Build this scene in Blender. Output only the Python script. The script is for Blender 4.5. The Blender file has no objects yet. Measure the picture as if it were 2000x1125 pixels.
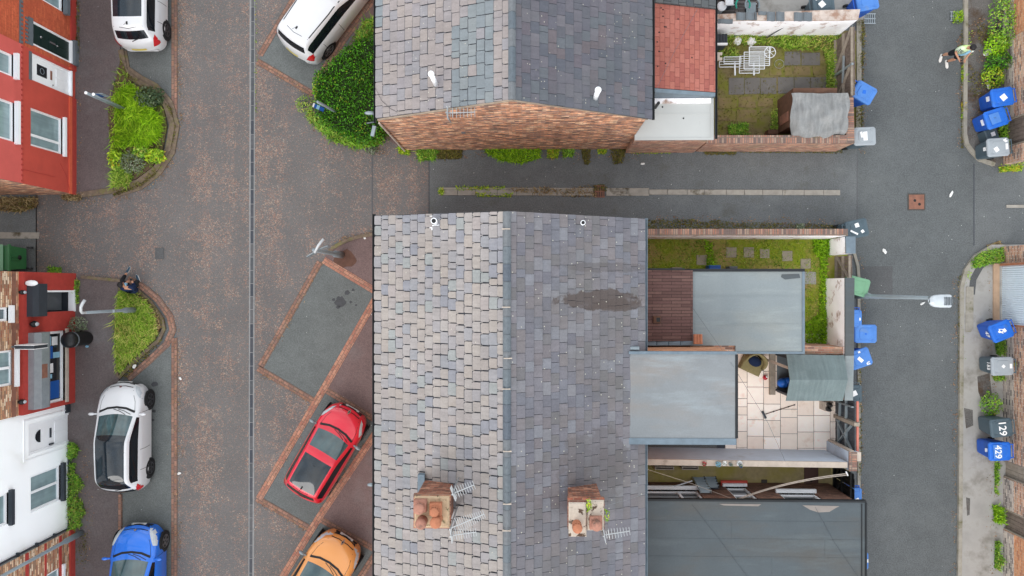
GAIN = {'lane_tarmac': (0.987, 1.003, 0.984), 'alley_tarmac': (1.324, 1.378, 1.375), 'ground_tarmac': (1.212, 1.262, 1.259), 'worn_chip_tarmac': (1.079, 1.015, 0.951), 'bay_tarmac': (0.998, 1.017, 0.998), 'mauve_pavement': (1.111, 1.244, 1.279), 'warm_slate': (0.851, 0.824, 0.815), 'warm_slate_old': (0.831, 0.814, 0.819), 'replaced_blue_slate': (0.745, 0.737, 0.725), 'mauve_slate': (0.887, 0.88, 0.872), 'dark_mauve_slate': (0.763, 0.752, 0.766), 'gable_brick': (1.832, 2.256, 2.466), 'red_render': (1.436, 2.266, 2.216), 'painted_orange_brick': (1.521, 1.623, 1.466), 'lit_red_render': (1.468, 1.691, 1.744), 'red_paint': (1.577, 1.848, 1.78), 'plinth_paint': (1.74, 1.448, 1.403), 'white_render': (1.458, 1.46, 1.415), 'grey_roof_felt': (1.084, 1.102, 1.083), 'blue_grey_roof': (0.909, 0.924, 0.914), 'dark_roof_felt': (0.854, 0.902, 0.871), 'hedge_leaf': (1.182, 1.573, 0.431), 'lush_grass': (1.308, 1.419, 0.662), 'mixed_grass': (1.299, 1.384, 0.87), 'red_roof_tile': (0.812, 1.1, 1.234), 'white_flat_roof': (0.993, 1.003, 0.981), 'pale_concrete': (1.171, 1.192, 1.214), 'flaking_white_paint': (1.579, 1.563, 1.633), 'grey_tarpaulin': (0.846, 0.818, 0.791), 'green_grey_felt': (1.0, 1.048, 1.031), 'cream_patio_flags': (1.971, 2.017, 2.077), 'weed_leaf': (1.4, 1.526, 1.202), 'bright_shrub_leaf': (1.402, 1.349, 0.972), 'shop_brick': (1.45, 1.4, 1.35), 'lane_brick': (1.305, 1.33, 1.35), 'orange_brick': (1.232, 1.26, 1.282), 'yard_brick': (1.45, 1.4, 1.35), 'brown_brick': (1.45, 1.4, 1.35), 'pale_foot_brick': (1.45, 1.4, 1.35), 'white_plastic': 1.2, 'dark_green_door': 1.2, 'blue_bin_plastic': 1.25, 'deep_blue_bin_body': 1.6, 'algae_concrete': (2.444, 2.3, 2.156), 'painted_grey_wall': (1.95, 1.95, 1.95), 'green_bin_plastic': (1.2, 1.2, 1.2), 'terracotta': (0.85, 0.85, 0.85), 'pale_terracotta': (0.85, 0.85, 0.85), 'patchy_lawn': (1.4, 1.35, 1.2), 'dark_weathered_wood': (1.552, 1.552, 1.552), 'weathered_wood': (1.38, 1.38, 1.38), 'pink_pavement': (1.24, 1.204, 1.201), 'slate_edge': (1.125, 1.125, 1.125), 'aluminium': (0.8, 0.8, 0.8), 'faded_blue_bin_lid': (0.95, 0.95, 0.95), 'brick_paver': (1.008, 1.03, 1.056), 'bright_brick_paver': (0.978, 1.092, 1.124)}
EXPO = .80
import bpy, bmesh, math, random
from mathutils import Vector, Matrix
from mathutils.bvhtree import BVHTree
from mathutils.geometry import tessellate_polygon
R = random.Random(11)
sc = bpy.context.scene
COL = sc.collection
rad = math.radians
# ------------------------------------------------------------------ survey: the drone hangs 25.5 m above the place
CAM_H, FOC, ROLL = 25.5, 1400.0, rad(1.432)
CT, ST = math.cos(ROLL), math.sin(ROLL)
def ray(px, py):
    a, b = (px-1000.0)/FOC, (562.5-py)/FOC
    return Vector((a*CT-ST, b, -a*ST-CT))
def W(px, py, z=0.0):
    d = ray(px, py); t = (z-CAM_H)/d.z
    return Vector((d.x*t, d.y*t, z))
def on_x(px, py, X):                      # point of a wall standing on the plane x = X
    d = ray(px, py); t = X/d.x
    return Vector((X, d.y*t, CAM_H+d.z*t))
def zx(px, X): return on_x(px, 562.5, X).z
def on_y(px, py, Y):
    d = ray(px, py); t = Y/d.y
    return Vector((d.x*t, Y, CAM_H+d.z*t))
def P(pts, z=0.0): return [W(a, b, z) for a, b in pts]
# ------------------------------------------------------------------ colours and materials
def lin(v):
    v /= 255.0
    return v/12.92 if v <= .04045 else ((v+.055)/1.055)**2.4
def C(r, g, b, k=.8): return (lin(r)*k, lin(g)*k, lin(b)*k, 1.0)
class NT:
    def __init__(s, name):
        m = bpy.data.materials.new(name); m.use_nodes = True
        s.m = m; s.nt = m.node_tree; s.nt.nodes.clear()
        s.out = s.n('ShaderNodeOutputMaterial'); s.b = s.n('ShaderNodeBsdfPrincipled')
        s.l(s.b.outputs[0], s.out.inputs[0])
    def n(s, t, **kw):
        x = s.nt.nodes.new(t)
        for k, v in kw.items(): setattr(x, k, v)
        return x
    def l(s, a, b): s.nt.links.new(a, b)
    def pos(s):
        if not hasattr(s, '_p'): s._p = s.n('ShaderNodeNewGeometry').outputs['Position']
        return s._p
    def uv(s):
        if not hasattr(s, '_u'): s._u = s.n('ShaderNodeUVMap', uv_map='UVMap').outputs[0]
        return s._u
    def map(s, vec, scale=(1,1,1), rot=(0,0,0), loc=(0,0,0)):
        x = s.n('ShaderNodeMapping'); s.l(vec, x.inputs[0])
        x.inputs['Scale'].default_value = scale; x.inputs['Rotation'].default_value = rot; x.inputs['Location'].default_value = loc
        return x.outputs[0]
    def noise(s, scale, vec=None, detail=4, rough=.6):
        x = s.n('ShaderNodeTexNoise'); s.l(vec if vec is not None else s.pos(), x.inputs['Vector'])
        x.inputs['Scale'].default_value = scale; x.inputs['Detail'].default_value = detail; x.inputs['Roughness'].default_value = rough
        return x.outputs['Fac']
    def voro(s, scale, vec=None):
        x = s.n('ShaderNodeTexVoronoi'); s.l(vec if vec is not None else s.pos(), x.inputs['Vector'])
        x.inputs['Scale'].default_value = scale
        return x
    def attr(s): return s.n('ShaderNodeAttribute', attribute_name='rnd').outputs['Fac']
    def ramp(s, fac, stops, const=False):
        x = s.n('ShaderNodeValToRGB'); s.l(fac, x.inputs[0]); r = x.color_ramp
        if const: r.interpolation = 'CONSTANT'
        while len(r.elements) > 1: r.elements.remove(r.elements[-1])
        r.elements[0].position = stops[0][0]; r.elements[0].color = stops[0][1]
        for p, c in stops[1:]:
            e = r.elements.new(p); e.color = c
        return x.outputs['Color']
    def rng(s, fac, a, b, c=0., d=1.):
        x = s.n('ShaderNodeMapRange'); s.l(fac, x.inputs[0])
        for i, v in enumerate((a, b, c, d)): x.inputs[i+1].default_value = v
        return x.outputs[0]
    def mth(s, op, a, b=None):
        x = s.n('ShaderNodeMath', operation=op)
        for i, v in enumerate((a, b)):
            if v is None: continue
            if isinstance(v, (int, float)): x.inputs[i].default_value = v
            else: s.l(v, x.inputs[i])
        return x.outputs[0]
    def mix(s, fac, a, b, mode='MIX'):
        x = s.n('ShaderNodeMix', data_type='RGBA', blend_type=mode)
        if isinstance(fac, (int, float)): x.inputs['Factor'].default_value = fac
        else: s.l(fac, x.inputs['Factor'])
        for key, v in (('A', a), ('B', b)):
            k = [i for i in x.inputs if i.name == key and i.type == 'RGBA'][0]
            if isinstance(v, tuple): k.default_value = v
            else: s.l(v, k)
        return [o for o in x.outputs if o.type == 'RGBA'][0]
    def var(s, col, amt, scale, detail=5, vec=None):
        f = s.rng(s.noise(scale, vec, detail), .3, .7, 1-amt, 1+amt)
        c = s.n('ShaderNodeCombineColor')
        for i in range(3): s.l(f, c.inputs[i])
        return s.mix(1., col, c.outputs[0], 'MULTIPLY')
    def bump(s, h, dist=.005, strength=.6):
        x = s.n('ShaderNodeBump'); x.inputs['Strength'].default_value = strength; x.inputs['Distance'].default_value = dist
        s.l(h, x.inputs['Height']); s.l(x.outputs[0], s.b.inputs['Normal'])
    def fin(s, col, rough=.8, metal=0., spec=.4, coat=0., coat_rough=.05):
        g = GAIN.get(s.m.name)
        if g:
            g = g if isinstance(g, tuple) else (g, g, g)
            col = tuple(min(.92, col[i]*g[i]) for i in range(3))+(1,) if isinstance(col, tuple) else s.mix(1., col, (*g, 1.), 'MULTIPLY')
        if isinstance(col, tuple): s.b.inputs['Base Color'].default_value = col
        else: s.l(col, s.b.inputs['Base Color'])
        s.b.inputs['Roughness'].default_value = rough; s.b.inputs['Metallic'].default_value = metal
        s.b.inputs['Specular IOR Level'].default_value = spec
        s.b.inputs['Coat Weight'].default_value = coat; s.b.inputs['Coat Roughness'].default_value = coat_rough
        return s.m
MATS = {}
def basic(name, col, rough=.75, metal=0., spec=.4, var=.12, scale=5., bump=0., bscale=60., coat=0., dirt=None, speck=None):
    if name in MATS: return MATS[name]
    s = NT(name); c = s.var(col, var, scale)
    if dirt:
        dc, dsc, lo, hi = dirt
        c = s.mix(s.rng(s.noise(dsc, None, 8, .65), lo, hi), c, dc)
    if speck:
        pc, psc, thr = speck
        v = s.voro(psc); c = s.mix(s.mth('LESS_THAN', v.outputs['Distance'], thr), c, pc)
    if bump: s.bump(s.noise(bscale, None, 3), bump)
    MATS[name] = s.fin(c, rough, metal, spec, coat)
    return MATS[name]
def ramped(name, cols, rough=.7, var=.15, scale=9., spec=.3, extra=None, bump=0., sub=0.):
    if name in MATS: return MATS[name]
    s = NT(name); n = len(cols)
    c = s.ramp(s.attr(), [(i/n, k) for i, k in enumerate(cols)], True)
    c = s.var(c, var, scale)
    if extra: c = extra(s, c)
    if bump: s.bump(s.noise(70., None, 4), bump)
    MATS[name] = s.fin(c, rough, 0., spec)
    return MATS[name]
def brick(name, cols, mortar, w=.225, h=.075, m=.010, rot=0., rough=.9, dirt=None, var=.18, off=.5, bdist=.006, streak=0.):
    if name in MATS: return MATS[name]
    s = NT(name)
    u = s.map(s.uv(), rot=(0, 0, rot))
    # a little waviness so courses are not ruled
    t = s.n('ShaderNodeTexBrick'); t.offset = off
    s.l(u, t.inputs['Vector'])
    t.inputs['Color1'].default_value = (0,0,0,1); t.inputs['Color2'].default_value = (1,1,1,1); t.inputs['Mortar'].default_value = (.5,.5,.5,1)
    t.inputs['Scale'].default_value = 1.; t.inputs['Brick Width'].default_value = w; t.inputs['Row Height'].default_value = h
    t.inputs['Mortar Size'].default_value = m; t.inputs['Mortar Smooth'].default_value = .2; t.inputs['Bias'].default_value = 0.
    n = len(cols)
    c = s.ramp(t.outputs['Color'], [(i/n, k) for i, k in enumerate(cols)], True)
    c = s.var(c, var, 14.)
    c = s.var(c, var*.7, 1.1)
    c = s.mix(t.outputs['Fac'], c, mortar)
    if streak:
        c = s.var(c, streak, 1., 6, s.map(s.uv(), scale=(1.6, 9., 1.))); c = s.var(c, streak*.8, 1., 3, s.map(s.uv(), scale=(4., 5., 1.), loc=(3,7,0)))
    if dirt:
        dc, dsc, lo, hi = dirt
        c = s.mix(s.rng(s.noise(dsc, None, 8, .7), lo, hi), c, dc)
    hgt = s.mth('SUBTRACT', 1., t.outputs['Fac'])
    s.bump(hgt, bdist)
    MATS[name] = s.fin(c, rough, 0., .25)
    return MATS[name]
# ------------------------------------------------------------------ mesh collecting
class MB:
    def __init__(s): s.v, s.f, s.mi, s.rn, s.uv = [], [], [], [], {}
    def add(s, vs, fs, m=0, r=None, uvs=None):
        o = len(s.v); s.v += [Vector(v) for v in vs]
        for k, f in enumerate(fs):
            if uvs is not None: s.uv[len(s.f)] = uvs[k]
            s.f.append([o+i for i in f]); s.mi.append(m); s.rn.append(R.random() if r is None else r)
        return s
    def quad(s, a, b, c, d, m=0, r=None, uv=None): return s.add([a,b,c,d], [(0,1,2,3)], m, r, None if uv is None else [uv])
    def box(s, a, b, m=0, r=None, M=None, taper=0.):
        x0,y0,z0 = a; x1,y1,z1 = b; t = taper
        vs = [(x0,y0,z0),(x1,y0,z0),(x1,y1,z0),(x0,y1,z0),(x0+t,y0+t,z1),(x1-t,y0+t,z1),(x1-t,y1-t,z1),(x0+t,y1-t,z1)]
        vs = [Vector(v) for v in vs]
        if M is not None: vs = [M @ v for v in vs]
        return s.add(vs, [(3,2,1,0),(4,5,6,7),(0,1,5,4),(1,2,6,5),(2,3,7,6),(3,0,4,7)], m, r)
    def cbox(s, a, b, ch=.01, m=0, M=None):          # box with softened top edges
        x0,y0,z0 = a; x1,y1,z1 = b
        rings = [(0, z0), (0, z1-ch), (ch, z1)]
        vs = []
        for t, z in rings:
            vs += [(x0+t,y0+t,z),(x1-t,y0+t,z),(x1-t,y1-t,z),(x0+t,y1-t,z)]
        vs = [Vector(v) for v in vs]
        if M is not None: vs = [M @ v for v in vs]
        fs = [(3,2,1,0),(8,9,10,11)]
        for k in (0, 4):
            for i in range(4): fs.append((k+i, k+(i+1)%4, k+4+(i+1)%4, k+4+i))
        return s.add(vs, fs, m)
    def beam(s, p, q, w, h=None, m=0, up=(0,0,1)):
        p, q = Vector(p), Vector(q); h = h or w; d = (q-p).normalized(); u = Vector(up)
        if abs(d.dot(u)) > .98: u = Vector((0,1,0))
        a = d.cross(u).normalized()*w/2; b = a.cross(d).normalized()*h/2
        vs = [p-a-b,p+a-b,p+a+b,p-a+b,q-a-b,q+a-b,q+a+b,q-a+b]
        return s.add(vs, [(3,2,1,0),(4,5,6,7),(0,1,5,4),(1,2,6,5),(2,3,7,6),(3,0,4,7)], m)
    def tube(s, pts, r, n=8, m=0, cap=True):
        pts = [Vector(p) for p in pts]; rs = r if isinstance(r, (list, tuple)) else [r]*len(pts)
        vs, fs = [], []; prev = None
        for i, p in enumerate(pts):
            d = (pts[min(i+1, len(pts)-1)]-pts[max(i-1, 0)]).normalized()
            if prev is None:
                u = Vector((0,0,1)) if abs(d.z) < .9 else Vector((1,0,0))
                a = d.cross(u).normalized()
            else: a = (prev-d*prev.dot(d)).normalized()
            prev = a; b = d.cross(a)
            for k in range(n):
                t = 2*math.pi*k/n; vs.append(p+(a*math.cos(t)+b*math.sin(t))*rs[i])
        for i in range(len(pts)-1):
            for k in range(n): fs.append((i*n+k, i*n+(k+1)%n, (i+1)*n+(k+1)%n, (i+1)*n+k))
        if cap: fs += [tuple(range(n-1, -1, -1)), tuple(range((len(pts)-1)*n, len(pts)*n))]
        return s.add(vs, fs, m)
    def lathe(s, prof, c=(0,0,0), n=20, m=0, axis=None):
        c = Vector(c); vs, fs = [], []
        for r, z in prof:
            for k in range(n):
                t = 2*math.pi*k/n; v = Vector((r*math.cos(t), r*math.sin(t), z))
                vs.append(c+(axis @ v if axis is not None else v))
        for i in range(len(prof)-1):
            for k in range(n): fs.append((i*n+k, i*n+(k+1)%n, (i+1)*n+(k+1)%n, (i+1)*n+k))
        if prof[-1][0] > 1e-4: fs.append(tuple(range((len(prof)-1)*n, len(prof)*n)))
        if prof[0][0] > 1e-4: fs.append(tuple(range(n-1, -1, -1)))
        return s.add(vs, fs, m)
    def ball(s, c, r, n=12, m=0):
        rx, ry, rz = r if isinstance(r, (list, tuple)) else (r, r, r)
        c = Vector(c); prof = [(math.sin(math.pi*i/(n//2)), -math.cos(math.pi*i/(n//2))) for i in range(n//2+1)]
        vs, fs = [], []
        for a, z in prof:
            for k in range(n):
                t = 2*math.pi*k/n; vs.append(c+Vector((rx*max(a,.001)*math.cos(t), ry*max(a,.001)*math.sin(t), rz*z)))
        for i in range(len(prof)-1):
            for k in range(n): fs.append((i*n+k, i*n+(k+1)%n, (i+1)*n+(k+1)%n, (i+1)*n+k))
        return s.add(vs, fs, m)
    def prism(s, pts, z0, z1, m=0, top_m=None, top=True, r=None):
        pts = [Vector((p[0], p[1], 0)) for p in pts]
        if sum(p.x*q.y-q.x*p.y for p, q in zip(pts, pts[1:]+pts[:1])) < 0: pts.reverse()
        n = len(pts); vs = [Vector((p.x, p.y, z0)) for p in pts]+[Vector((p.x, p.y, z1)) for p in pts]
        s.add(vs, [(i, (i+1)%n, n+(i+1)%n, n+i) for i in range(n)], m, r)
        if top:
            tr = tessellate_polygon([pts])
            s.add(vs[n:], [tuple(t) if (pts[t[1]]-pts[t[0]]).cross(pts[t[2]]-pts[t[0]]).z > 0 else tuple(reversed(t)) for t in tr], m if top_m is None else top_m, r)
        return s
    def sheet(s, pts, z, m=0, r=.5): return s.prism(pts, z-.003, z, m, r=r)
    def ribbon(s, pts, w, z, th=0., m=0, closed=False):      # strip along a line; uv runs along it
        pts = [Vector((p[0], p[1], 0)) for p in pts]; n = len(pts); L, Rr = [], []; u = [0.]
        for i in range(n):
            a = pts[i-1] if i else (pts[-1] if closed else None); b = pts[i+1] if i < n-1 else (pts[0] if closed else None)
            d1 = (pts[i]-a).normalized() if a is not None else None; d2 = (b-pts[i]).normalized() if b is not None else None
            d = ((d1 or d2)+(d2 or d1)).normalized(); nn = Vector((-d.y, d.x, 0)); k = 1.
            if d1 and d2: k = 1/max(.5, nn.dot(Vector((-d1.y, d1.x, 0))))
            L.append(pts[i]+nn*w/2*k); Rr.append(pts[i]-nn*w/2*k)
            if i: u.append(u[-1]+(pts[i]-pts[i-1]).length)
        for i in range(n if closed else n-1):
            j = (i+1) % n; uj = u[j] if j else u[-1]+(pts[0]-pts[-1]).length
            zz = Vector((0,0,z))
            s.quad(Rr[i]+zz, Rr[j]+zz, L[j]+zz, L[i]+zz, m, None, [(u[i],0),(uj,0),(uj,w),(u[i],w)])
            if th:
                z0 = Vector((0,0,z-th))
                s.quad(Rr[i]+z0, Rr[j]+z0, Rr[j]+zz, Rr[i]+zz, m); s.quad(L[j]+z0, L[i]+z0, L[i]+zz, L[j]+zz, m)
        if th and not closed:
            for i in (0, n-1): s.quad(*[q+Vector((0,0,h)) for q, h in ((L[i],z-th),(Rr[i],z-th),(Rr[i],z),(L[i],z))][::(1 if i == 0 else -1)], m)
        return s
    def build(s, name, mats, parent=None, smooth=False, world=True, auto=False):
        if not isinstance(mats, (list, tuple)): mats = [mats]
        off = Vector((0,0,0)); loc = None
        if world:
            if parent is not None:
                p = parent
                while p is not None: off = off+p.location; p = p.parent
            elif s.v:
                xs = [v.x for v in s.v]; ys = [v.y for v in s.v]
                off = loc = Vector(((min(xs)+max(xs))/2, (min(ys)+max(ys))/2, min(v.z for v in s.v)))
        me = bpy.data.meshes.new(name); me.from_pydata([v-off for v in s.v], [], s.f)
        for m in mats: me.materials.append(m)
        me.polygons.foreach_set('material_index', s.mi)
        if smooth: me.polygons.foreach_set('use_smooth', [True]*len(s.f))
        at = me.attributes.new('rnd', 'FLOAT', 'FACE'); at.data.foreach_set('value', s.rn)
        ul = me.uv_layers.new(name='UVMap'); buf = [0.]*(2*len(me.loops))
        for p in me.polygons:
            cu = s.uv.get(p.index); nr = p.normal
            for k, li in enumerate(p.loop_indices):
                if cu is not None: a = cu[k]
                else:
                    v = me.vertices[me.loops[li].vertex_index].co+off
                    if abs(nr.z) > .6: a = (v.x, v.y)
                    elif abs(nr.x) > abs(nr.y): a = (v.y, v.z)
                    else: a = (v.x, v.z)
                buf[2*li], buf[2*li+1] = a
        ul.data.foreach_set('uv', buf); me.update()
        o = bpy.data.objects.new(name, me); COL.objects.link(o)
        if parent is not None: o.parent = parent
        elif loc is not None: o.location = loc
        return o
def tag(o, label=None, cat=None, group=None, kind=None):
    if label: o['label'] = label
    if cat: o['category'] = cat
    if group: o['group'] = group
    if kind: o['kind'] = kind
    return o
def thing(name, label, cat, loc=(0,0,0), rz=0., group=None):
    o = bpy.data.objects.new(name, None); o.empty_display_size = .3; COL.objects.link(o)
    o.location = Vector(loc); o.rotation_euler = (0,0,rz)
    return tag(o, label, cat, group)
def struct(name, mb, m): return tag(mb.build(name, m), kind='structure')
def stuff(name, mb, m, label=None): return tag(mb.build(name, m), label, None, None, 'stuff')
def clone(o, parent=None):
    c = o.copy(); COL.objects.link(c); c.parent = parent
    for ch in list(o.children):
        if not ch.name.startswith(('sticker', 'number')): clone(ch, c)
    return c
def bake(o, name, mats, parent=None, smooth=True):      # evaluate modifiers into a plain mesh
    dg = bpy.context.evaluated_depsgraph_get(); dg.update()
    me = bpy.data.meshes.new_from_object(o.evaluated_get(dg)); me.name = name
    me.materials.clear()
    for m in mats: me.materials.append(m)
    if smooth: me.polygons.foreach_set('use_smooth', [True]*len(me.polygons))
    bpy.data.objects.remove(o)
    r = bpy.data.objects.new(name, me); COL.objects.link(r); r.parent = parent
    return r
def skin(name, mat, joints, edges, parent=None, root=None, sub=2):
    keys = list(joints); me = bpy.data.meshes.new(name)
    me.from_pydata([joints[k][0] for k in keys], [(keys.index(a), keys.index(b)) for a, b in edges], [])
    o = bpy.data.objects.new('tmp_'+name, me); COL.objects.link(o)
    mo = o.modifiers.new('skin', 'SKIN'); mo.use_smooth_shade = True
    for i, k in enumerate(keys):
        r = joints[k][1]; sv = me.skin_vertices[0].data[i]
        sv.radius = (r, r) if not isinstance(r, tuple) else r; sv.use_root = (k == (root or keys[0]))
    ms = o.modifiers.new('sub', 'SUBSURF'); ms.levels = sub; ms.render_levels = sub
    return bake(o, name, [mat], parent)
def text(name, body, size, mat, parent, loc, rot, depth=.001):
    cu = bpy.data.curves.new(name, 'FONT'); cu.body = body; cu.size = size; cu.align_x = 'CENTER'; cu.align_y = 'CENTER'
    cu.extrude = depth; cu.offset = size*.012
    o = bpy.data.objects.new('tmp_'+name, cu); COL.objects.link(o)
    r = bake(o, name, [mat], parent, False); r.location = loc; r.rotation_euler = rot
    return r
def inside(p, poly):
    c = False; n = len(poly); j = n-1
    for i in range(n):
        a, b = poly[i], poly[j]
        if (a[1] > p[1]) != (b[1] > p[1]) and p[0] < (b[0]-a[0])*(p[1]-a[1])/(b[1]-a[1])+a[0]: c = not c
        j = i
    return c
def sample(poly, n):
    x0, x1 = min(p[0] for p in poly), max(p[0] for p in poly); y0, y1 = min(p[1] for p in poly), max(p[1] for p in poly)
    out = []; t = 0
    while len(out) < n and t < n*60:
        t += 1; p = (R.uniform(x0, x1), R.uniform(y0, y1))
        if inside(p, poly): out.append(p)
    return out
def clump(x, y, s=1.3):          # smooth pseudo-noise -1..1 for uneven growth
    return (math.sin(x*s*2.1+1.3)*math.cos(y*s*1.7-.4)+math.sin(x*s*4.3-y*s*3.1)*.6+math.cos(y*s*5.7+x*s*1.1)*.4)/2.
def blades(mb, poly, n, h=(.1,.3), w=.02, z0=0., lean=.6, flow=None):
    for x, y in sample(poly, n):
        hh = R.uniform(*h)*(1+.45*clump(x, y)); a = R.uniform(0, 6.283) if flow is None else flow+R.gauss(0, .7)
        ln = R.uniform(.2, lean)*hh*1.6
        d = Vector((math.cos(a), math.sin(a), 0)); sd = Vector((-d.y, d.x, 0))*w/2*R.uniform(.6, 1.4)
        b = Vector((x, y, z0)); m = b+d*ln*.35+Vector((0,0,hh*.65)); t = b+d*ln+Vector((0,0,hh*R.uniform(.75,1.)))
        r = min(.999, max(0, .5+.33*clump(x+3, y, .9)+R.gauss(0, .2)))
        mb.add([b-sd, b+sd, m+sd*.9, m-sd*.9, t], [(0,1,2,3),(3,2,4)], 0, r)
def leaf(mb, c, size, n=None, r=None):
    n = n or Vector((R.gauss(0,.6), R.gauss(0,.6), 1)).normalized()
    a = n.cross(Vector((R.gauss(0,1), R.gauss(0,1), R.gauss(0,1)))).normalized(); b = n.cross(a)
    l, w = size*R.uniform(.7,1.3), size*R.uniform(.35,.6)
    mb.add([c-a*l/2, c-b*w/2+n*.1*w, c+a*l/2, c+b*w/2+n*.1*w], [(0,1,2,3)], 0, r)
def leafball(mb, c, rx, ry, rz, n, size, shell=.55):
    c = Vector(c)
    for _ in range(n):
        d = Vector((R.gauss(0,1), R.gauss(0,1), abs(R.gauss(0,1))*.9+.05)).normalized(); k = R.uniform(shell, 1.)**.7*(1+.16*clump(d.x*3+c.x, d.y*3+c.y))
        p = c+Vector((d.x*rx*k, d.y*ry*k, d.z*rz*k))
        r = min(.999, max(0, .5+.3*clump(p.x*1.4, p.y*1.4+p.z)+R.gauss(0,.2)))
        leaf(mb, p, size, (d+Vector((R.gauss(0,.5), R.gauss(0,.5), R.gauss(.3,.5)))).normalized(), r)
def ell(cx, cy, rx, ry, n=14, j=.12):
    return [(cx+rx*math.cos(6.283*i/n)*(1+R.uniform(-j,j)), cy+ry*math.sin(6.283*i/n)*(1+R.uniform(-j,j))) for i in range(n)]
# ------------------------------------------------------------------ camera, sky, sun
cam = bpy.data.cameras.new('camera'); cam.sensor_width = 36; cam.lens = 36*FOC/2000; cam.clip_end = 600; cam.clip_start = .1
camo = bpy.data.objects.new('camera', cam); COL.objects.link(camo); camo.location = (0,0,CAM_H); camo.rotation_euler = (0, ROLL, 0); sc.camera = camo
SUN_EL, SUN_AZ = rad(47), rad(-148)           # soft sun from the left of the picture, behind thin cloud
wd = bpy.data.worlds.new('World'); sc.world = wd; wd.use_nodes = True; nt = wd.node_tree; nt.nodes.clear()
wo = nt.nodes.new('ShaderNodeOutputWorld'); bg = nt.nodes.new('ShaderNodeBackground'); sk = nt.nodes.new('ShaderNodeTexSky')
sk.sky_type = 'NISHITA'; sk.sun_disc = False; sk.sun_elevation = SUN_EL; sk.sun_rotation = SUN_AZ; sk.air_density = 1.; sk.dust_density = 2.
tc = nt.nodes.new('ShaderNodeTexCoord'); nz = nt.nodes.new('ShaderNodeTexNoise'); nz.inputs['Scale'].default_value = 2.6; nz.inputs['Detail'].default_value = 7; nz.inputs['Roughness'].default_value = .55
nt.links.new(tc.outputs['Generated'], nz.inputs['Vector'])
rp = nt.nodes.new('ShaderNodeValToRGB'); nt.links.new(nz.outputs['Fac'], rp.inputs[0])
rp.color_ramp.elements[0].position = .40; rp.color_ramp.elements[0].color = (3.6, 4.0, 4.5, 1)
rp.color_ramp.elements[1].position = .64; rp.color_ramp.elements[1].color = (9.6, 9.5, 9.2, 1)
mxn = nt.nodes.new('ShaderNodeMix'); mxn.data_type = 'RGBA'; mxn.inputs['Factor'].default_value = .86
cin = [i for i in mxn.inputs if i.type == 'RGBA']
nt.links.new(sk.outputs[0], cin[0]); nt.links.new(rp.outputs[0], cin[1])
sx = nt.nodes.new('ShaderNodeSeparateXYZ'); nt.links.new(tc.outputs['Generated'], sx.inputs[0])
hz_ = nt.nodes.new('ShaderNodeMapRange'); nt.links.new(sx.outputs[2], hz_.inputs[0])          # sky shaped brighter towards the horizon to put more light on walls
for i_, v_ in enumerate((.0, .75, 1.75, .92)): hz_.inputs[i_+1].default_value = v_
vm = nt.nodes.new('ShaderNodeVectorMath'); vm.operation = 'SCALE'; nt.links.new([o for o in mxn.outputs if o.type == 'RGBA'][0], vm.inputs[0]); nt.links.new(hz_.outputs[0], vm.inputs['Scale'])
nt.links.new(vm.outputs[0], bg.inputs[0]); bg.inputs[1].default_value = .13
nt.links.new(bg.outputs[0], wo.inputs[0])
su = bpy.data.lights.new('sun', 'SUN'); su.energy = .7; su.angle = rad(34); su.color = (1., .965, .92)
suo = bpy.data.objects.new('sun', su); COL.objects.link(suo)
sd = Vector((math.sin(SUN_AZ)*math.cos(SUN_EL), math.cos(SUN_AZ)*math.cos(SUN_EL), math.sin(SUN_EL)))
suo.rotation_euler = sd.to_track_quat('Z', 'Y').to_euler(); suo.location = sd*60
sc.view_settings.view_transform = 'Standard'; sc.view_settings.look = 'None'; sc.view_settings.exposure = EXPO; sc.view_settings.gamma = 1
sc.view_settings.use_curve_mapping = False
# ------------------------------------------------------------------ materials
def street_mat():
    s = NT('worn_chip_tarmac')
    c = s.var(C(112,112,114), .10, .55); c = s.var(c, .16, 24., 3)
    dens = s.mth('ADD', s.rng(s.noise(.9, None, 5, .7), .42, .66), s.rng(s.noise(2.8, None, 5, .7), .36, .66, -.45, .4))
    dens = s.mth('ADD', dens, s.rng(s.noise(1., s.map(s.pos(), scale=(1.5, .10, 1.)), 2), .38, .62, -.45, .25))
    p = s.map(s.pos(), scale=(1., 1.35, 1.))
    for sc_, cols, lo, hi in ((33., [C(184,142,122), C(172,124,106), C(198,166,142), C(160,116,100), C(206,190,172)], .01, .40),
                              (44., [C(82,82,86), C(146,144,144), C(184,158,140), C(160,114,98)], .10, .28),):
        v = s.voro(sc_, p); h = s.n('ShaderNodeSeparateColor'); s.l(v.outputs['Color'], h.inputs[0])
        chip = s.mth('LESS_THAN', h.outputs[0], s.rng(dens, 0., 1., lo, hi))
        n = len(cols); cc = s.ramp(h.outputs[1], [(i/n, k) for i, k in enumerate(cols)], True)
        c = s.mix(s.mth('MULTIPLY', chip, .56), c, cc)
    c = s.mix(s.rng(s.noise(.25, None, 3), .5, .8, 0., .35), c, C(96,96,102))
    s.bump(s.noise(60., None, 3), .006)
    return s.fin(c, .88, 0., .3)
M_STREET = street_mat()
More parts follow.
